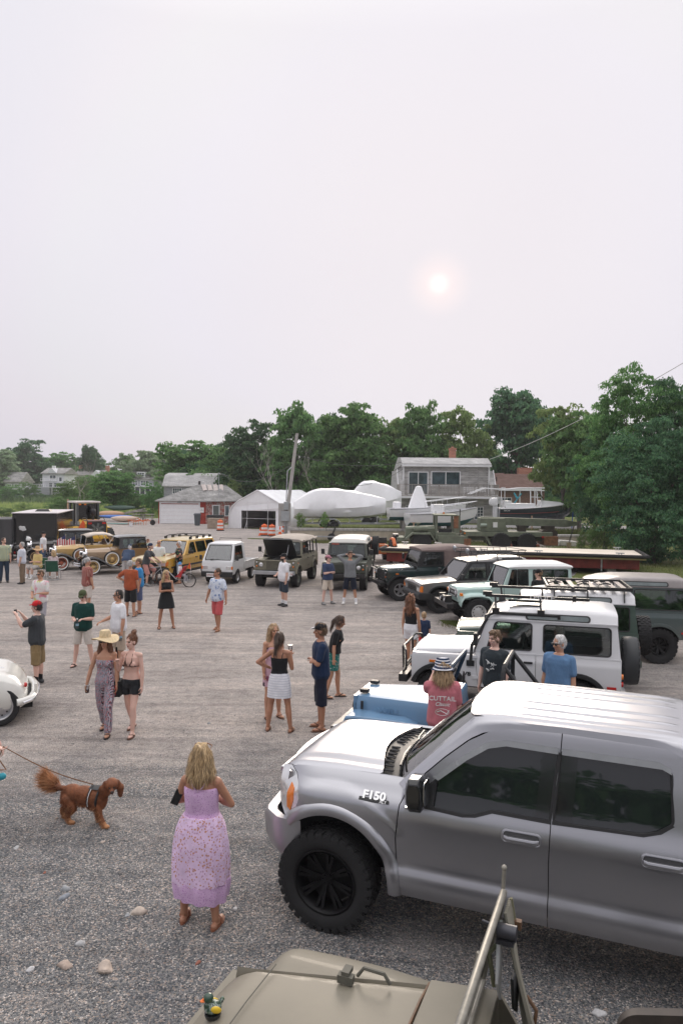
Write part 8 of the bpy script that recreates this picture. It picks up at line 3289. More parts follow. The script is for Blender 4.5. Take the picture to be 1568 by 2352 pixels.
link(fnt,sp.outputs['X'],mu.inputs[0])
fr=node(fnt,'ShaderNodeMath',operation='PINGPONG')
fr.inputs[1].default_value=1
link(fnt,mu.outputs[0],fr.inputs[0])
st=ramp(fnt,fr.outputs[0],[(.49,(.75,.72,.72)),(.51,(.5,.03,.04))],'CONSTANT')
gz=node(fnt,'ShaderNodeMath',operation='GREATER_THAN')
gz.inputs[1].default_value=-.22
link(fnt,sp.outputs['Z'],gz.inputs[0])
gx=node(fnt,'ShaderNodeMath',operation='LESS_THAN')
gx.inputs[1].default_value=.20
link(fnt,sp.outputs['X'],gx.inputs[0])
gg=node(fnt,'ShaderNodeMath',operation='MULTIPLY')
link(fnt,gz.outputs[0],gg.inputs[0])
link(fnt,gx.outputs[0],gg.inputs[1])
link(fnt,mixc(fnt,gg.outputs[0],st,(.03,.04,.13)),fb_.inputs['Base Color'])
for X,Y,lb in((152,1300,'small striped flag on a stick, the one behind the straw hat'),(174,1303,'small striped flag on a stick, right of the straw hat')):
 t=thing('flag',lb,'flag',at(X,Y),200,'flags on the yellow vintage car')
 MB().tube([(0,0,.3),(0,0,1.62)],.012,6).build('flagpole',M('pole_tan',(.5,.42,.3),.6),t)
 b=MB()
 b.loft([[(.42*u,.05*math.sin(u*5)+.02*k,-.55*k-.25*u)for k in(0,.5,1)]for u in[i/8 for i in range(9)]],False,False)
 o=b.build('cloth',fm,t,fix=False)
 o.location=(0,0,1.58)
def cycle_wheel(t,x,y,r,name='wheel',n=20):
 b=MB()
 b.tube([(x+r*math.cos(2*PI*i/28),y,r+r*math.sin(2*PI*i/28))for i in range(28)],.022,6,True)
 o=b.build(name,RUBBER,t)
 b=MB()
 for i in range(n):
  a=2*PI*i/n
  b.cyl((x,y+(.02 if i%2 else-.02),r),(x+r*.96*math.cos(a),y,r+r*.96*math.sin(a)),.0035,n=4)
 b.cyl((x,y-.04,r),(x,y+.04,r),.025)
 b.build('spokes',STEEL,o)
BIKE_P=at(347,1346)
t=thing('bicycle','silver and black bicycle carrying the rider in the grey shirt','bicycle',BIKE_P,-8)
cycle_wheel(t,.52,0,.33)
cycle_wheel(t,-.52,0,.33)
b=MB()
for a_,c_ in(((-.52,0,.33),(-.05,0,.30)),((-.05,0,.30),(-.18,0,.78)),((-.18,0,.72),(.40,0,.80)),((-.05,0,.30),(.42,0,.72)),((-.52,0,.33),(-.17,0,.68)),((.38,0,.92),(.52,0,.33))):
 b.cyl(a_,c_,.018,n=8)
b.build('frame',STEEL,t)
b=MB()
b.tube([(.30,-.28,.98),(.38,-.1,.96),(.38,.1,.96),(.30,.28,.98)],.014,6)
b.build('handlebar',BLACKM,t)
MB().ball((-.20,0,.82),(.14,.07,.035)).build('saddle',BLACKP,t)
b=MB()
b.cyl((-.05,-.05,.30),(-.05,.05,.30),.09,n=18)
b.box((.03,.11,.22),(.09,.06,.02))
b.box((-.13,-.11,.38),(.09,.06,.02))
b.build('crank',BLACKM,t)
t=thing('bike_trailer','bicycle trailer with red child seat, one wheel and an orange pennant','bicycle trailer',BIKE_P,172)
cycle_wheel(t,-1.62,.0,.27)
b=MB()
for a_,c_ in(((-.5,0,.45),(-.75,0,.62)),((-.75,0,.62),(-1.05,0,.32)),((-1.05,0,.32),(-1.62,.06,.27)),((-1.05,0,.32),(-1.62,-.06,.27)),((-1.05,0,.34),(-1.5,0,.62))):
 b.cyl(a_,c_,.018,n=8)
b.tube([(-.52,0,.40),(-.40,0,.85),(-.25,0,.92)],.018,6)
b.build('frame',STEEL,t)
b=MB()
b.loft([[(x,y*.16,z)for y,x,z in((-1,-1.05-k,.42),(1,-1.05-k,.42),(1,-1.28-k,.40),(.9,-1.45-k,.85),(-.9,-1.45-k,.85),(-1,-1.28-k,.40))]for k in(0,.05)],True)
b.build('child_seat',M('seat_red',(.45,.02,.025),.7),t,bevel=.01)
MB().cyl((-1.66,0,.3),(-1.70,0,.95),.006,n=5).build('pennant_rod',WHITEPL,t)
MB().poly([(0,0),(.16,.05),(.05,.3)],[],lambda u,v,w_:(-1.70+u,w_,.72+v),-.004,.004).build('pennant',ORANGE,t,smooth=0)
t=thing('motorcycle','dark motorcycle with chrome lamp parked by the black trailer','motorcycle',at(52,1293),205)
for x in(.72,-.72):
 plain_wheel(t,x,0,.31,.13,STEEL,.62)
b=MB()
b.ball((.1,0,.82),(.32,.14,.14))
b.box((-.45,0,.72),(.6,.26,.12))
b.build('tank',BLK,t,bevel=.03)
b=MB()
b.box((.0,0,.45),(.5,.3,.35))
b.tube([(.72,.1,.31),(.45,.1,.95)],.03,8)
b.tube([(.72,-.1,.31),(.45,-.1,.95)],.03,8)
b.tube([(.3,-.4,1.08),(.45,-.15,1.0),(.45,.15,1.0),(.3,.4,1.08)],.014,6)
b.tube([(.1,-.18,.35),(-.9,-.18,.33)],.045,8)
b.ball((.55,0,.88),(.09,.1,.1))
b.build('engine',CHROME,t,bevel=.01)
MB().loft([[(.55,y,1.0),(.42,y*.8,1.42),(.40,y*.8,1.42),(.53,y,1.0)]for y in(-.22,.22)],True).build('screen',GLASS,t)
b=MB()
b.lathe([(.11,0),(.135,.06),(.12,.14),(.06,.2),(.001,.21)],16,(0,0,0))
o=b.build('helmet',WHITEPL)
o.location=at(50,1293)+Vector((.25,.3,1.15))
tag(o,'white motorcycle helmet resting on the parked motorcycle','helmet')
def cloth(name,col=(.5,.5,.5),pat=None,c2=None,c3=None,sc=1.0,rough=.9):
 if name in MATS:
  return MATS[name]
 m,nt,b=newmat(name)
 vec=coords(nt)
 f=noisef(nt,vec,7,5,.6)
 base=ramp(nt,f,[(.3,tuple(c*.85 for c in col)),(.7,tuple(min(1,c*1.12)for c in col))])
 sp=node(nt,'ShaderNodeSeparateXYZ')
 link(nt,vec,sp.inputs[0])
 def math_(op,a,b_=None,c_=None):
  n=node(nt,'ShaderNodeMath',operation=op)
  for i,v in enumerate((a,b_,c_)):
   if v is None:
    continue
   if hasattr(v,'links'):
    link(nt,v,n.inputs[i])
   else:
    n.inputs[i].default_value=v
  return n.outputs[0]
 xy=math_('ADD',sp.outputs[0],sp.outputs[1])
 if pat=='plaid':
  for src,o in((xy,c2),(sp.outputs[2],c2),(math_('ADD',xy,.02),c3),(math_('ADD',sp.outputs[2],.03),c3)):
   p=math_('PINGPONG',math_('MULTIPLY',src,22*sc),.5)
   base=mixc(nt,math_('MULTIPLY',math_('GREATER_THAN',p,.38),.5),base,o)
 elif pat=='stripe':
  p=math_('PINGPONG',math_('MULTIPLY',math_('ADD',sp.outputs[2],math_('MULTIPLY',f,.012)),26*sc),.5)
  base=mixc(nt,math_('GREATER_THAN',p,.33),base,c2)
 elif pat=='chevron':
  z=math_('PINGPONG',math_('MULTIPLY',xy,7*sc),.5)
  p=math_('PINGPONG',math_('MULTIPLY',math_('ADD',math_('MULTIPLY',z,1.3),math_('ADD',sp.outputs[2],math_('MULTIPLY',f,.25))),7*sc),.5)
  base=mixc(nt,math_('GREATER_THAN',p,.27),base,c2)
  g=noisef(nt,vec,45,2,.5)
  base=mixc(nt,math_('GREATER_THAN',g,.56),base,c3)
 elif pat in('floral','dots'):
  v=node(nt,'ShaderNodeTexVoronoi',feature='F1')
  v.inputs['Scale'].default_value=16*sc
  link(nt,vec,v.inputs['Vector'])
  if pat=='floral':
   d=math_('ADD',v.outputs['Distance'],math_('MULTIPLY',noisef(nt,vec,60,2),.5))
   k=node(nt,'ShaderNodeSeparateColor')
   link(nt,v.outputs['Color'],k.inputs[0])
   base=mixc(nt,math_('LESS_THAN',d,.62),base,mixc(nt,math_('GREATER_THAN',k.outputs[0],.5),c2,c3))
  else:
   base=mixc(nt,math_('LESS_THAN',v.outputs['Distance'],.27),base,c2)
 elif pat=='dye':
  base=ramp(nt,noisef(nt,vec,6,2,.5),[(.35,c2),(.45,col),(.6,col),(.7,c3)])
 link(nt,base,b.inputs['Base Color'])
 b.inputs['Roughness'].default_value=rough
 b.inputs['Specular IOR Level'].default_value=.2
 b.inputs['Sheen Weight'].default_value=.1
 bump(nt,b,noisef(nt,coords(nt,'Object',(1,1,.45)),16,4,.6),.45,.03)
 MATS[name]=m
 return m
def skinm(name,col):
 if name not in MATS:
  m=M(name,col,.5,var=.10,nscale=6)
  b=m.node_tree.nodes['Principled BSDF']
  b.inputs['Subsurface Weight'].default_value=.12
  b.inputs['Subsurface Radius'].default_value=(.02,.008,.004)
 return MATS[name]
SK=dict(fair=skinm('skin_fair',(.62,.38,.29)),tan=skinm('skin_tan',(.50,.265,.17)),deep=skinm('skin_tanned',(.42,.205,.125)),pink=skinm('skin_pink',(.68,.43,.35)))
LIP=M('lips',(.38,.13,.11),.5)
EYE=M('eye_dark',(.035,.025,.02),.3)
HM={}
HC={}
def hairm(k):
 if k not in HM:
  c=dict(brown=(.07,.04,.025),dark=(.02,.015,.012),blond=(.42,.29,.15),grey=(.38,.37,.36),white=(.62,.61,.60),auburn=(.18,.075,.035),mid=(.16,.095,.05),sandy=(.36,.24,.13))[k]
  HC[k]=c
  HM[k]=M('hair_'+k,c,.5,var=.6,nscale=34,streak=(1,1,.08),bumpy=.7,bscale=80)
 return HM[k]
def strandm(k):
 nm='strand_'+k
 if nm not in MATS:
  hairm(k)
  m,nt,b=newmat(nm)
  g=node(nt,'ShaderNodeNewGeometry')
  c=HC[k]
  link(nt,ramp(nt,g.outputs['Random Per Island'],[(0,tuple(v*.35 for v in c)),(.5,c),(1,tuple(min(1,v*1.75+.02)for v in c))]),b.inputs['Base Color'])
  b.inputs['Roughness'].default_value=.5
  MATS[nm]=m
 return MATS[nm]
def strands(o,name,mat,kk,L0,L1,flow,wid,sel=None,seed=3):
 """loose hairs rooted on the surface of o"""
 me=o.data
 n=len(me.polygons)
 ce=np.empty(n*3)
 no=np.empty(n*3)
 me.polygons.foreach_get('center',ce)
 me.polygons.foreach_get('normal',no)
 ce,no=ce.reshape(-1,3),no.reshape(-1,3)
 g=np.random.default_rng(seed)
 ids=g.choice(np.arange(n)if sel is None else np.where(sel(ce))[0],kk)
 P,N=ce[ids]+no[ids]*.001,no[ids]
 d=N*.28+np.array(flow)+g.normal(size=(kk,3))*.12
 d/=np.linalg.norm(d,axis=1)[:,None]
 L=g.uniform(L0,L1,kk)[:,None]
 s=np.cross(d,N)
 s=s/(np.linalg.norm(s,axis=1)[:,None]+1e-9)*wid
 m_=P+d*L*.55+N*.004
 V=np.stack([P-s,P+s,m_+s*.8,m_-s*.8,P+d*L+np.array([0,0,-.15])*L],1).reshape(-1,3)
 k5=np.arange(kk)*5
 F=[(a,a+1,a+2,a+3)for a in k5.tolist()]+[(a+3,a+2,a+4)for a in k5.tolist()]
 m2=bpy.data.meshes.new(name)
 m2.from_pydata(V.tolist(),[],F)
 m2.materials.append(mat)
 r=bpy.data.objects.new(name,m2)
 COL.objects.link(r)
 r.parent=o.parent if o.parent else o
 return r
def melt(mb,name,mats,parent,voxel,sm=3,wob=0.,wsc=9.,pick=None):
 """fuse the shapes of mb into one closed skin"""
 me=bpy.data.meshes.new(name)
 me.from_pydata(mb.v,[],mb.f)
 bm=bmesh.new()
 bm.from_mesh(me)
 bmesh.ops.recalc_face_normals(bm,faces=bm.faces)
 bm.to_mesh(me)
 bm.free()
 o=bpy.data.objects.new(name,me)
 COL.objects.link(o)
 r=o.modifiers.new('r','REMESH')
 r.mode='VOXEL'
 r.voxel_size=voxel
 if sm:
  s=o.modifiers.new('s','SMOOTH')
  s.iterations=sm
  s.factor=.5
 m2=bpy.data.meshes.new_from_object(o.evaluated_get(bpy.context.evaluated_depsgraph_get()))
 m2.name=name
 o.modifiers.clear()
 o.data=m2
 if wob:
  n=len(m2.vertices)
  co=np.empty(n*3)
  no=np.empty(n*3)
  m2.vertices.foreach_get('co',co)
  m2.vertices.foreach_get('normal',no)
  co,no=co.reshape(-1,3),no.reshape(-1,3)
  d=np.array([noise.noise(Vector((p[0]*wsc,p[1]*wsc,p[2]*wsc*.5)))for p in co])
  co=co+no*(d*wob)[:,None]
  m2.vertices.foreach_set('co',co.ravel())
 for m in mats:
  m2.materials.append(m)
 m2.polygons.foreach_set('use_smooth',[True]*len(m2.polygons))
 if pick:
  mi=[pick(p.center)for p in m2.polygons]
  m2.polygons.foreach_set('material_index',mi)
 m2.update()
 if parent is not None:
  o.parent=parent
 return o
TOR=dict(m=[(.83,.08,.13),(.92,.115,.165),(1.02,.11,.155),(1.12,.11,.15),(1.24,.118,.165),(1.34,.12,.178),(1.405,.10,.165),(1.45,.075,.095),(1.49,.055,.06)],f=[(.83,.09,.14),(.92,.118,.172),(1.0,.108,.158),(1.10,.092,.125),(1.2,.10,.132),(1.29,.108,.145),(1.37,.092,.148),(1.42,.065,.085),(1.47,.047,.05)])
ARM=dict(hang=((.02,.16,-1),(.18,.06,-1)),cross=((.30,.14,-.94),(.26,-.96,.14)),hip=((-.30,.80,-.62),(.42,-.72,-.45)),photo=((.78,.05,-.40),(.52,-.28,.82)),nape=((.10,.78,.70),(-.25,-.86,.22)),front=((.10,.15,-1),(.86,-.42,.10)),point=((.16,.32,-.95),(.86,.02,-.30)),swing=((.28,.14,-1),(.45,.05,-.9)),back=((-.3,.16,-1),(-.02,.06,-1)),behind=((-.32,.22,-.9),(-.40,-.80,-.25)),reach=((.72,.2,-.62),(.9,.05,-.28)),drink=((.12,.22,-1),(.55,-.22,.82)),chest=((.16,.25,-1),(.62,-.28,.75)),low=((.22,.2,-1),(.75,-.55,-.35)),out=((.05,.36,-1),(.2,.22,-1)))
LEG=dict(stand=(((.02,.05,-1),(-.03,.03,-1)),((.0,.05,-1),(-.03,.03,-1))),wide=(((.03,.16,-1),(-.03,.13,-1)),((.0,.16,-1),(-.03,.13,-1))),walk=(((.34,.02,-1),(.06,.0,-1)),((-.14,.02,-1),(-.52,.02,-1))),step=(((.20,.02,-1),(.02,.0,-1)),((-.10,.02,-1),(-.26,.02,-1))),sit=(((1,.14,-.06),(.12,.05,-1)),((1,.14,-.06),(.0,.05,-1))),ride=(((.75,.12,-.65),(-.25,.0,-1)),((.35,.12,-.95),(-.12,.0,-1))))
def person(label,X,Y,face,h=1.75,sex='m',fat=1.,arms=('hang','hang'),legs='stand',lean=0,look=(0,0),skin='fair',hair=('short','brown'),top=None,bottom=None,shoes=None,hat=None,shades=None,loc=None,seat_z=None,beard=None,vox=None,group='people in the car park',socks=None,hs=1.):
 k=h/1.75
 loc=Vector(loc)if loc is not None else at(X,Y)
 vox=vox or(.0075 if loc.y<17 else .0105)
 B=MB()
 T=Matrix.Translation((0,0,.93))@Matrix.Rotation(R(lean),4,'Y')@Matrix.Translation((0,0,-.93))
 T3=T.to_3x3()
 slim=.9 if sex=='f' else 1.
 sw=.155 if sex=='f' else .178
 J={}
 lg=LEG[legs]if isinstance(legs,str)else legs
 zmin=9
 for s,(th,sh)in zip((1,-1),lg):
  hip=Vector((0,s*.088,.90))
  kn=hip+Vector((th[0],s*th[1],th[2])).normalized()*.42
  an=kn+Vector((sh[0],s*sh[1],sh[2])).normalized()*.40
  J[s]=[hip,kn,an]
  zmin=min(zmin,an.z)
 dz=.085-zmin
 if seat_z is not None:
  dz=seat_z/k-.83
 up=Vector((0,0,dz))
 T=Matrix.Translation(up)@T
 for s in(1,-1):
  J[s]=[p+up for p in J[s]]
 for s,a in zip((1,-1),arms):
  u,f=ARM[a]if isinstance(a,str)else a
  S=T@Vector((0,s*sw,1.395))
  E=S+(T3 if abs(lean)<30 else Matrix.Identity(3))@Vector((u[0],s*u[1],u[2])).normalized()*.285
  W=E+(T3 if abs(lean)<30 else Matrix.Identity(3))@Vector((f[0],s*f[1],f[2])).normalized()*.245
  J[s]+=[S,E,W]
 def ring(z,rx,ry,e=0.,x0=0.,n=18,pl=0,ph=0.):
  out=[]
  for i in range(n):
   a=2*PI*i/n
   c,s_=math.cos(a),math.sin(a)
   w_=1+pl*math.cos(a*11+ph)*(1 if i%1==0 else 0)
   out.append(T@Vector((x0+math.copysign(abs(c)**.85,c)*(rx+e)*w_,math.copysign(abs(s_)**.85,s_)*(ry+e)*w_,z)))
  return out
 def tor(e=0.,z0=0,z1=9,loose=0.):
  rs=[]
  l=TOR[sex]
  zs=sorted(set([z for z,_,_ in l if z0<=z<=z1]+[max(z0,l[0][0]),min(z1,l[-1][0])]))
  for z in zs:
   rx=float(np.interp(z,[q[0]for q in l],[q[1]for q in l]))
   ry=float(np.interp(z,[q[0]for q in l],[q[2]for q in l]))
   g=math.exp(-((z-1.05)/.17)**2)
   q=1+(fat-1)*(.35+g)
   lo=loose*max(0,min(1,(1.3-z)/.3))
   rs.append(ring(z,rx*q,ry*(1+(fat-1)*(.4+.5*g)),e+lo,.03*(fat-1)*g*4+(.012 if z>1.2 else 0)))
  return rs
 B.loft(tor(),True)
 if sex=='f':
  for s in(1,-1):
   B.ball(T@Vector((.088,s*.068,1.255)),(.052,.058,.055),12,8)
 f3=1+(fat-1)*.5
 for s in(1,-1):
  hip,kn,an,S,E,W=J[s]
  B.capsule(hip,kn,.088*f3,.054*f3)
  cm_=kn.lerp(an,.32)-Vector((.012,0,0))
  B.capsule(kn,cm_,.052*f3,.056*f3)
  B.capsule(cm_,an,.056*f3,.034)
  B.capsule(T@Vector((0,s*sw*.55,1.40)),S,.062*slim,.058*slim)
  B.capsule(S,E,.052*slim*f3,.040*slim)
  B.capsule(E,E.lerp(W,.35),.040*slim,.043*slim*f3)
  B.capsule(E.lerp(W,.35),W,.043*slim*f3,.026)
  d=(W-E).normalized()
  lat=d.cross(Vector((0,0,1)))
  if lat.length<.3:
   lat=Vector((1,0,0))-d*d.x
  lat.normalize()
  pn=lat.cross(d)
  if pn.y*s>0:
   pn=-pn
  q=Matrix((d,lat,pn)).transposed()
  B.ball(W+d*.045,(.052,.038,.017),12,8,q)
  fr=max(.0088,vox)
  for i,L in enumerate((.066,.075,.070,.056)):
   a=W+d*.082+lat*(.028-.019*i)
   m_=a+(d*.85+pn*.40)*L*.55
   B.capsule(a,m_,fr,fr*.95,6)
   B.capsule(m_,m_+(d*.35+pn*.9)*L*.5,fr*.95,fr*.8,6)
  a=W+d*.025+lat*.032
  m_=a+(d*.6+lat*.7+pn*.2)*.045
  B.capsule(a,m_,fr*1.2,fr,6)
  B.capsule(m_,m_+(d*.8+pn*.5)*.03,fr,fr*.8,6)
  J[s].append(W+d*.085+pn*.03)
  pit=max(0,min(50,math.degrees(math.asin(min(1,max(0,(an.z-.085)/.19))))))if seat_z is None or an.z<.3 else 12
  fm_=Matrix.Translation(an)@Matrix.Rotation(R(6*s),4,'Z')@Matrix.Rotation(R(pit),4,'Y')
  J[s].append(fm_)
  B.ball(fm_@Vector((.06,0,-.052)),(.115,.040,.026),14,8,fm_.to_3x3())
  B.capsule(an,fm_@Vector((.05,0,-.045)),.036,.034)
  B.ball(fm_@Vector((-.03,0,-.055)),(.04,.034,.03))
 Hc=T@Vector((.022,0,1.625))
 Hm=Matrix.Translation(Hc)@Matrix.Rotation(R(look[0]),4,'Z')@Matrix.Rotation(R(look[1]),4,'Y')@Matrix.Scale(.93*hs,4)
 H3=Hm.to_3x3()
 hp=lambda*p:Hm@Vector(p)
 hr=H3.normalized()
 hb=lambda b,c,r,n=14:b.ball(hp(*c),[q*.93*hs for q in r],n,10,hr)
 B.capsule(T@Vector((0,0,1.42)),hp(-.02,0,-.06),.058*slim,.052*slim)
 hb(B,(-.012,0,.035),(.100,.078,.102),18)
 hb(B,(.022,0,-.05),(.068,.058,.068))
 hb(B,(.058,0,-.098),(.027,.03,.022))
 B.capsule(hp(.080,0,.018),hp(.106,0,-.026),.011,.017,8)
 hb(B,(.082,0,.036),(.016,.05,.012))
 hb(B,(.083,0,-.066),(.012,.024,.011))
 for s in(1,-1):
  hb(B,(-.012,s*.080,-.006),(.024,.011,.034))
  hb(B,(.058,s*.042,-.018),(.028,.022,.022))
 Hi=Hm.inverted()
 def pick(c):
  p=Hi@Vector(c)/1
  if p.length>.2 or p.x<0:
   return 0
  ay=abs(p.y)
  if abs(ay-.034)<.016 and abs(p.z-.010)<.0085:
   return 1
  if ay<.026 and abs(p.z+.068)<.009 and p.x>.05:
   return 2
  if abs(ay-.036)<.022 and abs(p.z-.037)<.006:
   return 3
  if beard and p.z<-.04 and not(ay<.022 and abs(p.z+.068)<.010):
   return 3
  return 0
 o=melt(B,'person',[SK[skin],EYE,LIP,hairm(beard or hair[1])],None,vox,4,pick=pick)
 C=lambda b,nm,m,v=None,**kw:melt(b,nm,[m],o,v or vox*1.25,**kw)
 if top:
  kind,m=top[0],top[1]
  b=MB()
  if kind in('tee','long'):
   hem=top[2]if len(top)>2 else .84
   b.loft(tor(.02,hem,1.465,.018),True)
   for s in(1,-1):
    S,E,W=J[s][3:6]
    b.capsule(T@Vector((0,s*sw*.55,1.40)),S,.080*slim,.074*slim)
    if kind=='tee':
     b.capsule(S,S.lerp(E,.68),.072*slim*f3,.070*slim*f3)
    else:
     b.capsule(S,E,.072*slim,.058)
     b.capsule(E,E.lerp(W,.9),.058,.045)
   if sex=='f':
    for s in(1,-1):
     b.ball(T@Vector((.095,s*.066,1.25)),(.06,.066,.06),12,8)
   if seat_z is not None:
    pass
   C(b,'shirt',m,wob=.012)
  elif kind=='tank':
   hem=top[2]if len(top)>2 else .97
   b.loft(tor(.010,hem,1.31),True)
   for s in(1,-1):
    b.ball(T@Vector((.092,s*.067,1.255)),(.058,.064,.06),12,8)
    if len(top)>3:
     b.capsule(T@Vector((0,s*.09,1.33)),T@Vector((0,s*.09,1.405)),.06,.05)
   C(b,'tank_top',m,wob=.006)
   b=MB()
   for s in(1,-1):
    b.tube([T@Vector((.10,s*.075,1.28)),T@Vector((.075,s*.085,1.38)),T@Vector((0,s*.088,1.43)),T@Vector((-.095,s*.075,1.37)),T@Vector((-.115,s*.07,1.28))],.007,6)
   b.build('shoulder_strap',m,o)
  elif kind=='bikini':
   for s in(1,-1):
    b.loft([[T@Vector(p)for p in((.142,s*.018,1.235),(.148,s*.075,1.215),(.105,s*.128,1.225),(.135,s*.07,1.30),(.108,s*.062,1.335))],[T@Vector(p)for p in((.12,s*.018,1.235),(.12,s*.075,1.215),(.085,s*.125,1.225),(.11,s*.07,1.30),(.09,s*.062,1.335))]],True)
    b.tube([T@Vector((.112,s*.062,1.33)),T@Vector((.07,s*.055,1.42)),T@Vector((-.04,s*.03,1.485))],.005,5)
   b.tube([T@Vector((.105*math.cos(a)+.014,.142*math.sin(a),1.215))for a in[2*PI*i/20 for i in range(20)]],.005,5,True)
   b.build('bikini_top',m,o)
 if bottom:
  kind,m=bottom[0],bottom[1]
  b=MB()
  if kind in('shorts','trousers'):
   ln=bottom[2]if len(bottom)>2 else .85
   wz_=bottom[3]if len(bottom)>3 else 1.02
   b.loft(tor(.016,.83,wz_),True)
   for s in(1,-1):
    hip,kn,an=J[s][:3]
    if kind=='shorts':
     e=hip.lerp(kn,ln)
     b.capsule(hip,e,.103*f3,.090*f3 if ln>.5 else .10*f3)
     d=(kn-hip).normalized()
     b.cyl(hip.lerp(kn,ln*.5),e+d*.06,.100*f3,.094*f3,14)
    else:
     b.capsule(hip,kn,.104*f3,.078*f3)
     b.capsule(kn,an+Vector((0,0,.02)),.078*f3,.066)
   C(b,'shorts' if kind=='shorts' else 'trousers',m,wob=.012)
  elif kind=='skirt':
   prof=bottom[2]
   kx=(J[1][1].x+J[-1][1].x)/2
   rs=[]
   for z,rx,ry,pl in prof:
    x0=(kx*.5*max(0,(.9-z))/.45)if z<.9 else 0
    rs.append(ring(z,rx,ry,0,x0,66,pl,z*5))
   b.loft(rs,True)
   sk=b.build('skirt',m,o,smooth=60)
 if top and top[0]=='bodice':
  b=MB()
  b.loft(tor(.012,top[2],top[3]),True)
  for s in(1,-1):
   b.ball(T@Vector((.092,s*.067,1.255)),(.06,.066,.062),12,8)
  C(b,'bodice',top[1],wob=.005)
 if shoes:
  kind,m=shoes
  for s in(1,-1):
   f_=J[s][7]
   b=MB()
   f3r=f_.to_3x3()
   if kind=='shoe':
    b.ball(f_@Vector((.062,0,-.050)),(.130,.050,.036),14,8,f3r)
    b.ball(f_@Vector((-.03,0,-.045)),(.052,.046,.045),12,8,f3r)
    b.capsule(f_@Vector((0,0,-.0)),f_@Vector((.03,0,-.04)),.045,.045)
    C(b,'shoe',m,.010)
   else:
    b.poly([(x*.138+.05,y*(.050 if x>0 else .042))for x,y in[(math.cos(2*PI*i/20),math.sin(2*PI*i/20))for i in range(20)]],[],lambda u,v,w_:f_@Vector((u,v,w_)),-.088,-.068)
    w_=.008 if kind=='flip' else .018
    for e in(1,-1):
     b.tube([f_@Vector((-.0 if kind=='flip' else .05,e*.044,-.07)),f_@Vector((.06,e*.034,-.032)),f_@Vector((.10 if kind=='flip' else .075,0,-.022))],w_,6)
    b.build('sandal',m,o)
   if socks:
    b=MB()
    an=J[s][2]
    b.capsule(an+Vector((0,0,.0)),an.lerp(J[s][1],.28),.045,.050)
    C(b,'sock',socks,.011)
 st,hc=hair
 hmat=hairm(hc)
 b=MB()
 if st!='bald':
  if st=='fringe':
   hb(b,(-.036,0,.0),(.088,.086,.072))
  else:
   hb(b,(-.028,0,.050),(.104,.088,.104),16)
   hb(b,(-.045,0,-.0),(.082,.084,.075),16)
  if st in('long','curly','bob'):
   e=-.30 if st!='bob' else-.17
   for s in(1,-1):
    b.capsule(hp(-.01,s*.072,.05),hp(-.02,s*.108,e*.75),.034,.044)
    b.capsule(hp(-.06,s*.05,.02),hp(-.085,s*.06,e),.055,.048 if st!='curly' else .065)
   b.capsule(hp(-.07,0,.0),hp(-.10,0,e),.06,.05)
  elif st=='pony':
   b.capsule(hp(-.10,0,.06),hp(-.155,.01,-.02),.03,.034)
   b.capsule(hp(-.155,.01,-.02),hp(-.15,.03,-.26),.034,.015)
  elif st=='bun':
   hb(b,(-.075,0,.165),(.052,.05,.046))
  elif st=='mop':
   hb(b,(.02,0,.115),(.075,.075,.04))
  ho_=C(b,'hair',hmat,vox*1.0,sm=1,wob=.012 if st in('short','fringe','pony','bun')else .020 if st!='curly' else .045,wsc=28)
 if st!='bald' and loc.y<17:
  lg_=st in('long','bob','curly','pony')
  strands(ho_,'loose_hair',strandm(hc),3200 if loc.y<9 else 1500,.03 if lg_ else .012,.10 if lg_ else .035,(-.25,0,-.8)if st!='bun' else(-.5,0,.4),.0016)
 if hat:
  kind,m=hat
  b=MB()
  if kind in('cap','backcap'):
   d=1 if kind=='cap' else-1
   hb(b,(-.014,0,.075),(.112,.094,.085),18)
   b.ball(hp(d*.105-.01,0,.062),(.075,.07,.010),14,6,hr@Matrix.Rotation(R(10*d),3,'Y'))
   C(b,'cap',m,.008,sm=2)
  elif kind=='straw':
   b.T=Matrix.Translation(hp(-.01,0,.055))@hr.to_4x4()
   pr=[(.09,.0),(.22,-.02),(.235,-.005),(.10,.025),(.098,.04),(.092,.12),(.07,.145),(.001,.14)]
   n=28
   rs=[]
   for r,z in pr:
    rs.append([(r*math.cos(2*PI*i/n),r*math.sin(2*PI*i/n),z+(.035*math.cos(4*PI*i/n+1)*(r-.1)/.12 if r>.12 else 0))for i in range(n)])
   b.loft(rs,True)
   b.build('straw_hat',m,o)
  else:
   b.T=Matrix.Translation(hp(-.012,0,.02))@hr.to_4x4()
   b.lathe([(.10,.0),(.150,-.03),(.152,-.024),(.108,.03),(.10,.10),(.08,.135),(.001,.14)],26)
   b.build('bucket_hat',m,o)
 if shades:
  b=MB()
  for s in(1,-1):
   b.box(hp(.099,s*.034,.010),(.010,.050,.032),hr)
   b.bar(hp(.098,s*.058,.018),hp(-.01,s*.086,.014),.006,.008)
  b.bar(hp(.101,-.012,.016),hp(.101,.012,.016),.006,.006)
  b.build('glasses',shades,o,bevel=.004)
 o.location=loc
 o.rotation_euler=(0,0,R(face))
 o.scale=(k,k,k)
 tag(o,label,'person',group)
 Mw=Matrix.Translation(loc)@Matrix.Rotation(R(face),4,'Z')@Matrix.Scale(k,4)
 return o,{'L':Mw@J[1][6],'R':Mw@J[-1][6],'Hm':Hm,'T':T,'o':o}
CL=cloth
white_c=CL('cotton_white',(.76,.76,.79))
navy_c=CL('cotton_navy',(.022,.038,.085))
black_c=CL('cotton_black',(.016,.017,.019))
khaki_c=CL('cotton_khaki',(.40,.32,.25))
cream_c=CL('cotton_cream',(.62,.57,.52))
char_c=CL('cotton_charcoal',(.045,.05,.056))
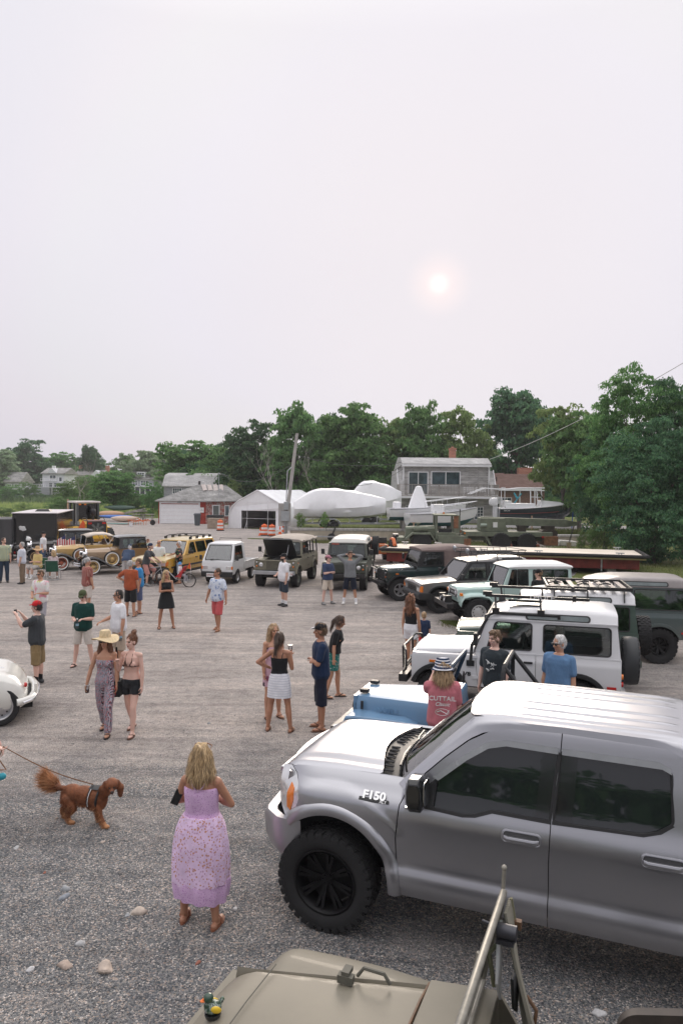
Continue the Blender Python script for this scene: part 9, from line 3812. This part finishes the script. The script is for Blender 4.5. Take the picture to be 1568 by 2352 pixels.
whitesh=M('white_shoe',(.70,.69,.67),.6)
blacksh=M('black_shoe',(.02,.02,.021),.5)
brownsh=M('brown_sandal',(.13,.065,.04),.6)
greysh=M('grey_shoe',(.22,.22,.22),.8)
sung=GLOSSB
person('man in a green and yellow checked shirt and dark jeans at the left edge',10,1338,300,1.86,fat=1.08,top=('tee',CL('plaid_green',(.42,.46,.34),'plaid',(.65,.58,.22),(.12,.25,.28))),bottom=('trousers',CL('denim_dark',(.03,.05,.08))),shoes=('shoe',blacksh),look=(25,5))
person('grey haired man in pale checked shirt and brown trousers facing left',52,1341,190,1.72,fat=1.2,hair=('short','grey'),arms=('hang','low'),top=('tee',CL('plaid_pale',(.60,.62,.68),'plaid',(.30,.38,.52),(.7,.7,.74),1.4)),bottom=('trousers',CL('cotton_taupe',(.20,.145,.10))),shoes=('shoe',blacksh))
person('seated man in yellow polo shirt and tall straw hat',0,0,240,1.74,fat=1.18,loc=at(88,1327),seat_z=.42,legs='sit',arms=('front','front'),hair=('fringe','grey'),hat=('straw',M('straw',(.50,.33,.18),.85,var=.3,nscale=30)),top=('tee',CL('polo_yellow',(.68,.52,.22))),bottom=('shorts',CL('cotton_greige',(.45,.42,.40)),.9),shoes=('shoe',whitesh),socks=white_c)
person('seated blonde woman in a striped top, seen against a green chair back',0,0,110,1.62,'f',loc=at(123,1331),seat_z=.42,legs='sit',arms=('front','front'),look=(60,0),hair=('bob','blond'),top=('tee',CL('stripe_red',(.70,.66,.66),'stripe',(.42,.16,.18),None,1.6)),bottom=('shorts',cream_c,.9),shoes=('shoe',whitesh))
person('man in black cap and white shirt standing behind the lawn chairs',100,1303,5,1.76,hat=('cap',black_c),top=('tee',white_c),bottom=('trousers',CL('denim_blue',(.08,.12,.2))),shoes=('shoe',blacksh))
person('man in sunglasses and tie-dyed shirt with clasped hands',95,1453,258,1.74,arms=('front','low'),skin='tan',hair=('mop','mid'),shades=sung,look=(-12,0),top=('tee',CL('tie_dye',(.74,.72,.70),'dye',(.70,.30,.38),(.62,.62,.22))),bottom=('shorts',CL('cotton_grey',(.36,.35,.38))),shoes=('shoe',whitesh),socks=white_c,legs='step')
_,pj=person('man in red cap and charcoal shirt holding a camera to his eye',88,1572,183,1.71,fat=1.16,skin='pink',arms=('photo','photo'),hair=('short','dark'),hat=('cap',CL('cap_red',(.55,.02,.025))),top=('tee',char_c,.83),bottom=('shorts',CL('cargo_khaki',(.24,.17,.085)),.95),shoes=('shoe',M('hiking_shoe',(.045,.045,.05),.7)),socks=black_c)
b=MB()
b.box((0,0,0),(.04,.07,.11))
o=b.build('camera',BLACKP,bevel=.008)
o.location=(pj['L']+pj['R'])/2+Vector((-.01,0,.01))
tag(o,'small black camera held up by the man in the red cap','camera')
person('grey haired man in red checked shirt and white shorts, back turned',201,1406,52,1.74,hair=('short','grey'),look=(-35,12),skin='tan',top=('tee',CL('plaid_red',(.30,.055,.04),'plaid',(.09,.05,.06),(.5,.35,.3),1.3)),bottom=('shorts',cream_c),shoes=('shoe',greysh),socks=white_c,fat=1.05)
_,pj=person('man in dark green shirt and olive cap looking down at his watch',192,1531,268,1.73,skin='pink',arms=('front','front'),look=(0,22),hair=('short','mid'),hat=('cap',CL('cap_olive',(.07,.085,.04))),shades=sung,top=('tee',CL('cotton_forest',(.008,.050,.043)),.82),bottom=('shorts',CL('cotton_stone',(.60,.55,.50)),.75),shoes=('sandal',M('strap_brown',(.09,.06,.045),.7)),legs='wide',fat=1.05)
def bottle(label,p,col=(.6,.7,.75)):
 t=thing('water_bottle',label,'bottle',(p.x,p.y,p.z-.12),0,'water bottles in hands')
 b=MB()
 b.lathe([(.03,0),(.033,.02),(.033,.14),(.014,.19),(.014,.20)],16)
 b.build('bottle',glass('bottle_plastic',(.85,.92,.95),.85),t)
 MB().lathe([(.016,.2),(.016,.225),(.001,.226)],12).build('cap',WHITEPL,t)
 MB().lathe([(.0336,.06),(.0336,.11)],16,cap=False).build('paper_label',M('label_blue',(.25,.4,.5),.6),t)
bottle('clear water bottle in the hands of the man in dark green',(pj['L']+pj['R'])/2+Vector((0,-.02,-.05)))
_,pj=person('black haired man in white shirt and khaki shorts pointing with one hand',274,1536,222,1.76,skin='tan',fat=1.12,arms=('hang','point'),hair=('short','dark'),shades=sung,top=('tee',white_c,.80),bottom=('shorts',khaki_c,.95),shoes=('shoe',whitesh),look=(-8,0))
bottle('clear water bottle hanging from the hand of the man in white',pj['L'])
person('man in rust orange shirt and black shorts seen from behind, hand on hip',300,1416,78,1.75,skin='tan',hair=('short','grey'),arms=('hip','hang'),top=('tee',CL('linen_rust',(.36,.085,.035)),.80),bottom=('shorts',black_c,.9),shoes=('flip',blacksh),fat=1.08)
person('smiling man in bright blue polo shirt beside the man in rust orange',320,1409,205,1.76,skin='tan',hair=('short','mid'),top=('tee',CL('polo_blue',(.04,.24,.52)),.84),bottom=('shorts',CL('cotton_slate',(.09,.11,.2)),.95),shoes=('flip',blacksh),look=(-10,5),fat=1.08)
person('man in navy shirt bending to look into the vintage coupe, hands behind his back',291,1338,88,1.76,lean=42,arms=('behind','behind'),hair=('short','white'),hat=('cap',navy_c),top=('tee',CL('polo_navy',(.05,.075,.13))),bottom=('trousers',CL('cotton_pale',(.48,.46,.45))),shoes=('shoe',greysh),fat=1.08)
person('boy in mint green shirt leaning over something behind the coupe',328,1296,350,1.42,lean=32,arms=('reach','reach'),hair=('short','auburn'),top=('tee',CL('cotton_mint',(.50,.66,.58))),bottom=('shorts',black_c),shoes=('shoe',blacksh))
person('cyclist in dark grey shirt, pink shorts and a cap astride the bicycle',0,0,-8,1.78,lean=16,loc=BIKE_P+Vector((-.22,.03,0)),seat_z=.84,legs='ride',arms=('reach','reach'),look=(0,-5),hat=('backcap',navy_c),top=('tee',CL('cotton_graphite',(.07,.075,.08))),bottom=('shorts',CL('shorts_salmon',(.50,.24,.21)),.95),shoes=('shoe',greysh))
person('grey haired man in sunglasses and white printed shirt by the yellow car',366,1338,262,1.80,hair=('fringe','grey'),shades=sung,arms=('hang','out'),top=('tee',CL('print_white',(.74,.75,.74),'floral',(.74,.75,.74),(.45,.58,.5),.5)),bottom=('shorts',navy_c,.9),shoes=('flip',brownsh),skin='tan')
person('white haired man in black floral shirt leaning on the yellow car',412,1340,186,1.78,hair=('short','white'),skin='tan',arms=('hip','reach'),top=('tee',CL('floral_black',(.015,.02,.022),'floral',(.10,.28,.08),(.5,.2,.12),.7)),bottom=('shorts',CL('denim_pale',(.28,.36,.46)),.95),shoes=('flip',brownsh))
person('small child in blue helmet strapped into the red bicycle seat',0,0,-8,1.02,loc=BIKE_P+Vector((1.22,-.17,0)),seat_z=.46,legs='sit',arms=('front','front'),hs=1.25,hair=('bald','sandy'),hat=('bucket',M('helmet_blue',(.05,.25,.55),.3,var=.3)),top=('tee',white_c),bottom=('trousers',CL('cotton_grey',(.36,.35,.38))),shoes=('shoe',whitesh))
person('laughing blonde woman in short black dress with crossed arms',382,1443,290,1.68,'f',skin='deep',arms=('cross','cross'),look=(22,0),hair=('long','blond'),top=('bodice',black_c,.95,1.40),bottom=('skirt',black_c,[(1.10,.112,.145,0),(1.0,.135,.18,0),(.85,.165,.215,.02),(.62,.20,.25,.03)]),shoes=('sandal',brownsh),legs='wide')
person('man in pale blue floral shirt and coral shorts walking',500,1448,243,1.77,skin='deep',arms=('out','out'),look=(-30,0),hair=('short','brown'),top=('tee',CL('floral_blue',(.62,.67,.76),'floral',(.18,.26,.46),(.35,.42,.6),.75),.78),bottom=('shorts',CL('shorts_coral',(.52,.10,.105)),.9),shoes=('sandal',M('strap_tan',(.3,.17,.1),.7)),legs='step',fat=1.08)
person('bearded man in white shirt, black cap and dark shorts, facing left',652,1392,212,1.80,fat=1.22,arms=('hang','low'),beard='dark',hair=('short','dark'),hat=('cap',black_c),look=(-15,0),top=('tee',white_c,.80),bottom=('shorts',CL('cotton_ink',(.03,.042,.06)),.85),shoes=('shoe',blacksh),socks=white_c)
person('man in navy shirt and faded pink cap with folded arms',752,1388,312,1.72,skin='pink',arms=('cross','cross'),look=(35,0),hat=('cap',CL('cap_pink',(.42,.19,.23))),top=('tee',CL('cotton_indigo',(.045,.065,.13)),.88),bottom=('shorts',CL('shorts_sand',(.62,.54,.45)),.75),shoes=('shoe',greysh),legs='wide')
person('tall young man in grey sweatshirt with both hands behind his head',803,1388,262,1.86,arms=('nape','nape'),look=(18,0),hair=('mop','brown'),skin='tan',top=('long',CL('sweat_grey',(.20,.21,.22)),.90),bottom=('shorts',CL('shorts_ink',(.015,.02,.035)),.8),shoes=('shoe',whitesh),socks=white_c,legs='wide')
person('woman with curly auburn hair, black top and white shorts walking away',942,1533,62,1.68,'f',skin='tan',hair=('curly','auburn'),look=(-30,0),top=('tank',black_c,1.0,1),bottom=('shorts',white_c,.35,1.06),shoes=('sandal',brownsh),legs='step')
person('small boy in navy shirt half hidden beside the curly haired woman',972,1512,70,1.1,hs=1.2,hair=('short','sandy'),top=('tee',navy_c),bottom=('shorts',CL('cap_red'),.8),shoes=('shoe',whitesh))
JS=CL('zigzag_jumpsuit',(.50,.48,.54),'chevron',(.022,.026,.05),(.42,.18,.20))
_,pj=person('woman in wide straw hat, sunglasses and long patterned jumpsuit walking',243,1684,268,1.67,'f',skin='tan',arms=('hang','out'),hair=('long','auburn'),shades=sung,hat=('straw',M('pale_straw',(.62,.49,.30),.85,var=.25,nscale=30)),top=('bodice',JS,.98,1.32),bottom=('trousers',JS,1,1.12),shoes=('flip',blacksh),legs='walk')
b=MB()
b.tube([(pj['L'].x-.02,pj['L'].y+.14,1.42),(pj['L'].x+.02,pj['L'].y+.1,1.1),(pj['L'].x+.03,pj['L'].y+.12,.85)],.018,6)
b.loft([[(pj['L'].x+.03+dx,pj['L'].y+.12+dy,z)for dx,dy in((-.05,-.12),(.05,-.12),(.05,.12),(-.05,.12))]for z in(.62,.88)],True)
o=b.build('shoulder_bag',black_c,bevel=.02)
tag(o,'black shoulder bag carried by the woman in the straw hat','bag')
def phone(label,p,rot=0,col=BLACKP):
 t=thing('phone',label,'phone',p,rot,'phones in hands')
 MB().box((0,0,0),(.012,.075,.15),Matrix.Rotation(R(25),3,'X')).build('case',col,t,bevel=.004)
 MB().box((-.0075,0,0),(.002,.066,.138),Matrix.Rotation(R(25),3,'X')).build('screen',GLOSSB,t,smooth=0)
def cup(label,p,drink):
 t=thing('plastic_cup',label,'cup',(p.x,p.y,p.z-.06),0,'drink cups in hands')
 MB().lathe([(.03,0),(.042,.13),(.044,.132)],18).build('cup',glass('cup_plastic',(.93,.93,.95),.85),t)
 MB().lathe([(.029,.003),(.034,.05),(.001,.05)],18).build('drink',drink,t)
 MB().tube([(.043*math.cos(a),.043*math.sin(a),.132)for a in[2*PI*i/16 for i in range(16)]],.003,5,True).build('rim',WHITEPL,t)
phone('phone in a red case in the left hand of the woman in the straw hat',pj['L'],30,M('case_red',(.4,.03,.03),.4))
cup('clear cup with a dark red drink held by the woman in the straw hat',pj['R'],M('red_drink',(.12,.012,.015),.2))
DSH=CL('denim_black',(.022,.024,.027))
_,pj=person('young woman in brown bikini top and black denim shorts walking',303,1684,258,1.66,'f',skin='pink',arms=('hang','chest'),look=(-22,4),hair=('bun','auburn'),top=('bikini',CL('bikini_brown',(.11,.06,.045),'dots',(.03,.02,.02),None,5)),bottom=('shorts',DSH,.30,.985),shoes=('flip',brownsh),legs='walk')
phone('dark phone in the hand of the young woman in denim shorts',pj['L'],0)
person('long haired woman in pink and black dress, mostly hidden behind the woman in white skirt',627,1649,300,1.67,'f',skin='tan',hair=('long','sandy'),arms=('hang','hang'),top=('bodice',CL('floral_pink',(.55,.35,.42),'floral',(.03,.02,.03),(.25,.08,.14),.5),.95,1.34),bottom=('skirt',CL('floral_pink'),[(1.1,.10,.14,0),(.95,.13,.18,0),(.62,.15,.20,.02)]),shoes=('flip',brownsh))
_,pj=person('woman in black camisole and white striped skirt seen from behind, hand on hip',641,1679,80,1.67,'f',skin='deep',arms=('hip','drink'),look=(-6,0),hair=('pony','brown'),top=('tank',black_c,1.03),bottom=('skirt',CL('stripe_white',(.76,.76,.80),'stripe',(.60,.61,.67),None,.9),[(1.07,.10,.135,0),(.98,.125,.175,0),(.85,.145,.20,.01),(.62,.155,.215,.012)]),shoes=('flip',brownsh),legs='wide')
cup('clear cup of dark drink held up by the woman in the white skirt',pj['R']+Vector((0,0,.04)),M('cola',(.05,.02,.012),.2))
person('young man in navy shirt and trucker cap with folded arms, facing left',736,1674,190,1.79,skin='deep',arms=('cross','cross'),look=(-10,0),hair=('mop','mid'),hat=('cap',CL('cap_trucker',(.02,.02,.022),'floral',(.02,.02,.022),(.7,.7,.7),.22)),top=('tee',CL('cotton_deepnavy',(.014,.028,.068)),.78),bottom=('shorts',CL('shorts_deepnavy',(.013,.016,.032)),1.0),shoes=('flip',brownsh))
person('woman with ponytail, black top and teal patterned skirt walking right',765,1602,352,1.62,'f',skin='tan',lean=10,look=(0,18),arms=('back','hang'),hair=('pony','brown'),top=('tee',black_c,.98),bottom=('skirt',CL('skirt_teal',(.02,.16,.14),'dots',(.6,.68,.66),None,2.0),[(1.05,.105,.14,0),(.92,.13,.18,0),(.62,.16,.20,.02)]),shoes=('flip',blacksh),legs='step')
PK1=CL('smock_lilac',(.66,.44,.67),'dots',(.42,.18,.45),None,4.2)
PK2=CL('dress_lilac',(.74,.55,.755),'floral',(.52,.25,.18),(.56,.34,.5),2.6)
PK2.node_tree.nodes['Principled BSDF'].inputs['Roughness'].default_value=.95
pinkw,pj=person('woman in long lilac flowered sun dress seen from behind, near the pickup',462,2117,82,1.685,'f',skin='deep',arms=(((.30,.42,-.86),(.45,-.88,.15)),((.30,.42,-.86),(.45,-.88,.10))),look=(-4,3),hair=('bob','blond'),fat=1.22,vox=.006,top=('bodice',PK1,1.02,1.345),bottom=('skirt',PK2,[(1.07,.135,.180,0),(1.03,.150,.205,.015),(.95,.175,.235,.03),(.8,.195,.262,.045),(.62,.205,.272,.05),(.44,.21,.27,.055)]),shoes=('sandal',M('tan_leather_sandal',(.25,.10,.055),.6)),legs=(((.02,.12,-1),(-.03,.09,-1)),((-.06,.10,-1),(-.10,.09,-1))))
b=MB()
n=66
rs=[]
for z,rx,ry,pl in((.45,.213,.275,.055),(.41,.22,.278,.06),(.34,.215,.268,.065),(.27,.21,.258,.07),(.265,.19,.24,.06)):
 rs.append([(math.cos(2*PI*i/n)*rx*(1+pl*math.cos(2*PI*i/n*11+z*5)),math.sin(2*PI*i/n)*ry*(1+pl*math.cos(2*PI*i/n*11+z*5)),z+.022*math.cos(2*PI*i/n*2+1))for i in range(n)])
b.loft(rs,True)
b.build('dress_hem',PK1,pinkw,smooth=60)
b=MB()
T_=pj['T']
for s in(1,-1):
 b.tube([T_@Vector((-.098,s*.012,1.335)),T_@Vector((-.105,s*.05,1.38)),T_@Vector((-.07,s*.078,1.435)),T_@Vector((.0,s*.085,1.45)),T_@Vector((.08,s*.08,1.36))],.0065,6)
b.ball(T_@Vector((-.105,0,1.338)),(.014,.022,.014))
b.build('tied_strap',PK1,pinkw)
b=MB()
hm=pj['Hm']
b.tube([hm@Vector(p)for p in((.09,-.06,.10),(.04,-.094,.12),(-.03,-.092,.08))],.004,5)
b.tube([hm@Vector(p)for p in((.09,.06,.10),(.04,.094,.12),(-.03,.092,.08))],.004,5)
b.tube([hm@Vector(p)for p in((.095,-.06,.10),(.105,0,.115),(.095,.06,.10))],.006,5)
b.build('sunglasses',M('tortoise',(.25,.12,.06),.3),pinkw)
phone('black phone tucked under the arm of the woman in the lilac dress',Vector((pinkw.location.x-.235,pinkw.location.y+.04,1.17)),100)
bt=CL('bucket_print',(.03,.045,.09),'stripe',(.72,.72,.75),None,1.1)
pw,pj=person('person in bucket hat and pink shirt printed on the back, by the blue jeep',0,0,82,1.76,loc=(1.39,9.85,0),skin='pink',arms=('photo','front'),look=(8,10),hair=('bob','sandy'),hat=('bucket',bt),top=('tee',CL('tee_pink',(.52,.17,.20)),.78),bottom=('shorts',navy_c),shoes=('flip',brownsh),fat=1.08)
PRW=M('print_white',(.70,.62,.62),.9)
tb_=lambda txt,size,z,sh=0,sx=1.,nm='shirt_print':text(nm,txt,size,PRW,pw,frame((-.172,0,z),(0,-1,0),(0,0,1)),.001,sx,.001,sh)
tb_('CUTTAIL',.085,1.28,0,1.05)
tb_('Classic',.07,1.205,.35,1.0)
b=MB()
b.tube([(-.171,.09*math.cos(a),1.10+.045*math.sin(a))for a in[2*PI*i/20 for i in range(20)]],.003,5,True)
b.tube([(-.171,.07,1.10),(-.172,.02,1.12),(-.171,-.06,1.08),(-.171,-.09,1.13)],.006,5)
b.build('shirt_print',PRW,pw)
o=MB().box((0,0,0),(.03,.02,.16)).build('phone',GLOSSB,bevel=.004)
o.location=pj['L']+Vector((0,.03,.03))
tag(o,'dark phone held up by the person in the bucket hat','phone','phones in hands')
pw,pj=person('young man with tousled hair and charcoal shirt with white print by the white car',0,0,228,1.80,loc=(2.5,11.75,0),skin='pink',look=(-18,5),hair=('mop','mid'),top=('tee',CL('tee_faded_black',(.035,.045,.052)),.80),bottom=('shorts',CL('shorts_heather',(.33,.36,.39)),.9),shoes=('shoe',whitesh))
b=MB()
for k_ in range(16):
 a=k_*1.7
 p=Vector((.158-.02*abs(math.cos(a)),.055*math.cos(a),1.22+.075*math.sin(k_*2.3)))
 b.tube([p,p+Vector((.004,.035*math.sin(k_*5.),.03*math.cos(k_*3.))),p+Vector((0,.05*math.cos(k_*4.),.02*math.sin(k_*7.)))],.006,5)
b.build('shirt_print',PRW,pw)
person('older man in glasses and blue short-sleeved shirt beside the white car',0,0,232,1.79,loc=(3.45,11.45,0),skin='tan',look=(-28,6),hair=('short','white'),shades=M('black_frames',(.03,.03,.03),.3),fat=1.14,top=('tee',CL('chambray',(.115,.215,.37)),.84),bottom=('trousers',black_c),shoes=('shoe',blacksh))
pw,pj=person('man in black cap and black shirt with yellow print, back turned, by the mint car',0,0,118,1.78,loc=(5.67,20.9,0),look=(30,0),hair=('short','mid'),hat=('cap',black_c),top=('tee',black_c,.84),bottom=('shorts',khaki_c),shoes=('shoe',blacksh),fat=1.1)
YP=M('print_yellow',(.70,.58,.06),.8)
text('shirt_print','RDM',.12,YP,pw,frame((-.163,0,1.28),(0,-1,0),(0,0,1)),.001,1.2,.003)
text('shirt_print','Autostyling',.065,YP,pw,frame((-.163,0,1.18),(0,-1,0),(0,0,1)),.001,1.0,.001)
_,pj=person('person at the left edge of whom only the hand holding the leash shows',0,0,2,1.74,loc=(-4.33,8.62,0),skin='pink',arms=('swing',((.35,.12,-1),(.85,.0,-.30))),top=('tee',white_c),bottom=('shorts',navy_c),shoes=('shoe',whitesh))
HAND=pj['R']
FURM=M('dog_fur',(.19,.062,.022),.7,var=.4,nscale=14,bumpy=.4,bscale=70)
FURL=M('dog_fur_light',(.46,.22,.10),.8,var=.3,nscale=14)
D=MB()
dl=at(196,1890)
for c,r in(((.15,0,.325),(.15,.115,.14)),((0,0,.335),(.17,.108,.12)),((-.17,0,.335),(.14,.108,.125))):
 D.ball(c,r,16,10)
D.capsule((.24,0,.39),(.335,-.015,.475),.075,.06)
hd=Matrix.Translation((.375,-.02,.515))@Matrix.Rotation(R(-58),4,'Z')@Matrix.Rotation(R(14),4,'Y')
D.ball(hd@Vector((0,0,.012)),(.084,.078,.072),16,10,hd.to_3x3())
D.capsule(hd@Vector((.05,0,-.012)),hd@Vector((.105,0,-.022)),.036,.028)
for s in(1,-1):
 D.capsule(hd@Vector((-.015,s*.065,.03)),hd@Vector((-.01,s*.095,-.05)),.026,.040)
 D.capsule(hd@Vector((-.01,s*.098,-.05)),hd@Vector((.0,s*.10,-.15)),.046,.030)
for(y,x0,kx,px)in((-.06,.19,.24,.30),(.06,.17,.15,.15)):
 D.capsule((x0,y,.28),(kx,y,.15),.055,.034)
 D.capsule((kx,y,.15),(px,y,.035),.032,.026)
 D.ball((px+.025,y,.022),(.045,.032,.022))
for(y,kx,hx,px)in((-.065,-.12,-.20,-.17),(.06,-.24,-.34,-.33)):
 D.capsule((-.20,y,.30),(kx,y,.20),.080,.05)
 D.capsule((kx,y,.20),(hx,y,.11),.045,.030)
 D.capsule((hx,y,.11),(px,y,.03),.028,.026)
 D.ball((px+.03,y,.022),(.05,.033,.022))
D.capsule((-.27,0,.39),(-.38,0,.40),.034,.03)
D.capsule((-.38,0,.40),(-.50,0,.45),.05,.065)
D.capsule((-.50,0,.45),(-.54,0,.56),.065,.02)
def dpick(c):
 p=hd.inverted()@Vector(c)
 if p.x>.115 and abs(p.y)<.02 and p.z>-.03:
  return 2
 if p.x>.04 and p.x<.09 and abs(abs(p.y)-.03)<.013 and abs(p.z-.012)<.012:
  return 2
 if c[0]<-.42 or c[2]<.075:
  return 1
 return 0
dog=melt(D,'dog',[FURM,FURL,EYE],None,.007,4,.004,20,dpick)
me=dog.data
n=len(me.polygons)
ce=np.empty(n*3)
no=np.empty(n*3)
me.polygons.foreach_get('center',ce)
me.polygons.foreach_get('normal',no)
ce,no=ce.reshape(-1,3),no.reshape(-1,3)
rg=np.random.default_rng(4)
for nm,mat,kk,sel in(('fur',FURM,15000,(ce[:,0]>-.40)&(ce[:,2]>.05)),('feathering',FURL,8000,(ce[:,0]<-.36)&(ce[:,2]>.3)|(ce[:,2]<.14)|((ce[:,2]<.27)&(rg.random(n)<.25)))):
 ids=rg.choice(np.where(sel)[0],kk)
 P,N=ce[ids]-no[ids]*.004,no[ids]
 tail=(P[:,0]<-.36)&(P[:,2]>.3)
 L=np.where(tail,rg.uniform(.06,.17,kk),np.where(P[:,2]<.27,rg.uniform(.02,.05,kk),rg.uniform(.015,.04,kk)))
 L=np.where((hd.inverted().to_3x3()@Vector((1,0,0))).x*0+(P[:,0]>.32),L*.55,L)
 dr=N*.55+np.where(tail[:,None],np.array([-.9,0,.15]),np.array([-.55,0,-.75]))+rg.normal(size=(kk,3))*.16
 dr/=np.linalg.norm(dr,axis=1)[:,None]
 sd=np.cross(dr,rg.normal(size=(kk,3)))
 sd=sd/np.linalg.norm(sd,axis=1)[:,None]*.0022
 V=np.stack([P-sd,P+sd,P+dr*L[:,None]],1).reshape(-1,3)
 m3=bpy.data.meshes.new(nm)
 m3.from_pydata(V.tolist(),[],np.arange(3*kk).reshape(-1,3).tolist())
 m3.materials.append(mat)
 fo=bpy.data.objects.new(nm,m3)
 COL.objects.link(fo)
 fo.parent=dog
dog.location=dl
dog.rotation_euler=(0,0,R(-14))
tag(dog,'chestnut spaniel with feathered tail walking on a leash','dog')
t=thing('dog_harness','black reflective harness worn by the spaniel','harness',dl,-14)
for nm,x,m_ in(('girth_strap',.10,BLACKP),('chest_strap',.215,BLACKP)):
 MB().tube([(x+.02*math.sin(a),.112*math.cos(a),.335+.135*math.sin(a))for a in[2*PI*i/24 for i in range(24)]],.013,6,True).build(nm,m_,t)
for s in(1,-1):
 MB().tube([(.112+.02*math.sin(a),s*.126*math.cos(a),.335+.146*math.sin(a))for a in(-.6,-.2,.2,.6,1.0)],.004,5).build('reflective_band',REFL,t)
MB().loft([[(x,y,z)for y,z in((-.07,.455),(0,.478),(.07,.455))]for x in(.09,.22)],False,False).build('back_pad',BLACKP,t)
ring_=Matrix.Translation(dl)@Matrix.Rotation(R(-14),4,'Z')@Vector((.11,0,.485))
b=MB()
pts=[HAND.lerp(ring_,i/14)-Vector((0,0,.05*math.sin(PI*i/14)))for i in range(15)]
b.loft([[p+Vector((0,0,.007)),p+Vector((0,.004,0)),p-Vector((0,0,.007)),p-Vector((0,.004,0))]for p in pts],True)
b.tube([HAND+Vector(p)for p in((0,0,0),(-.05,0,-.12),(-.12,.01,-.24),(-.04,.01,-.28),(.03,0,-.27),(-.06,0,-.14),(-.13,0,-.04))],.007,5)
o=b.build('leash',M('leash_leather',(.22,.10,.04),.6,var=.2))
tag(o,'brown leather leash running from the hand to the spaniel','leash')
o=MB().capsule(HAND+Vector((-.13,0,-.38)),HAND+Vector((-.01,0,-.35)),.04,.04).build('bag_dispenser',M('dispenser_teal',(.02,.30,.38),.5))
tag(o,'teal bag dispenser dangling from the leash','bag dispenser')
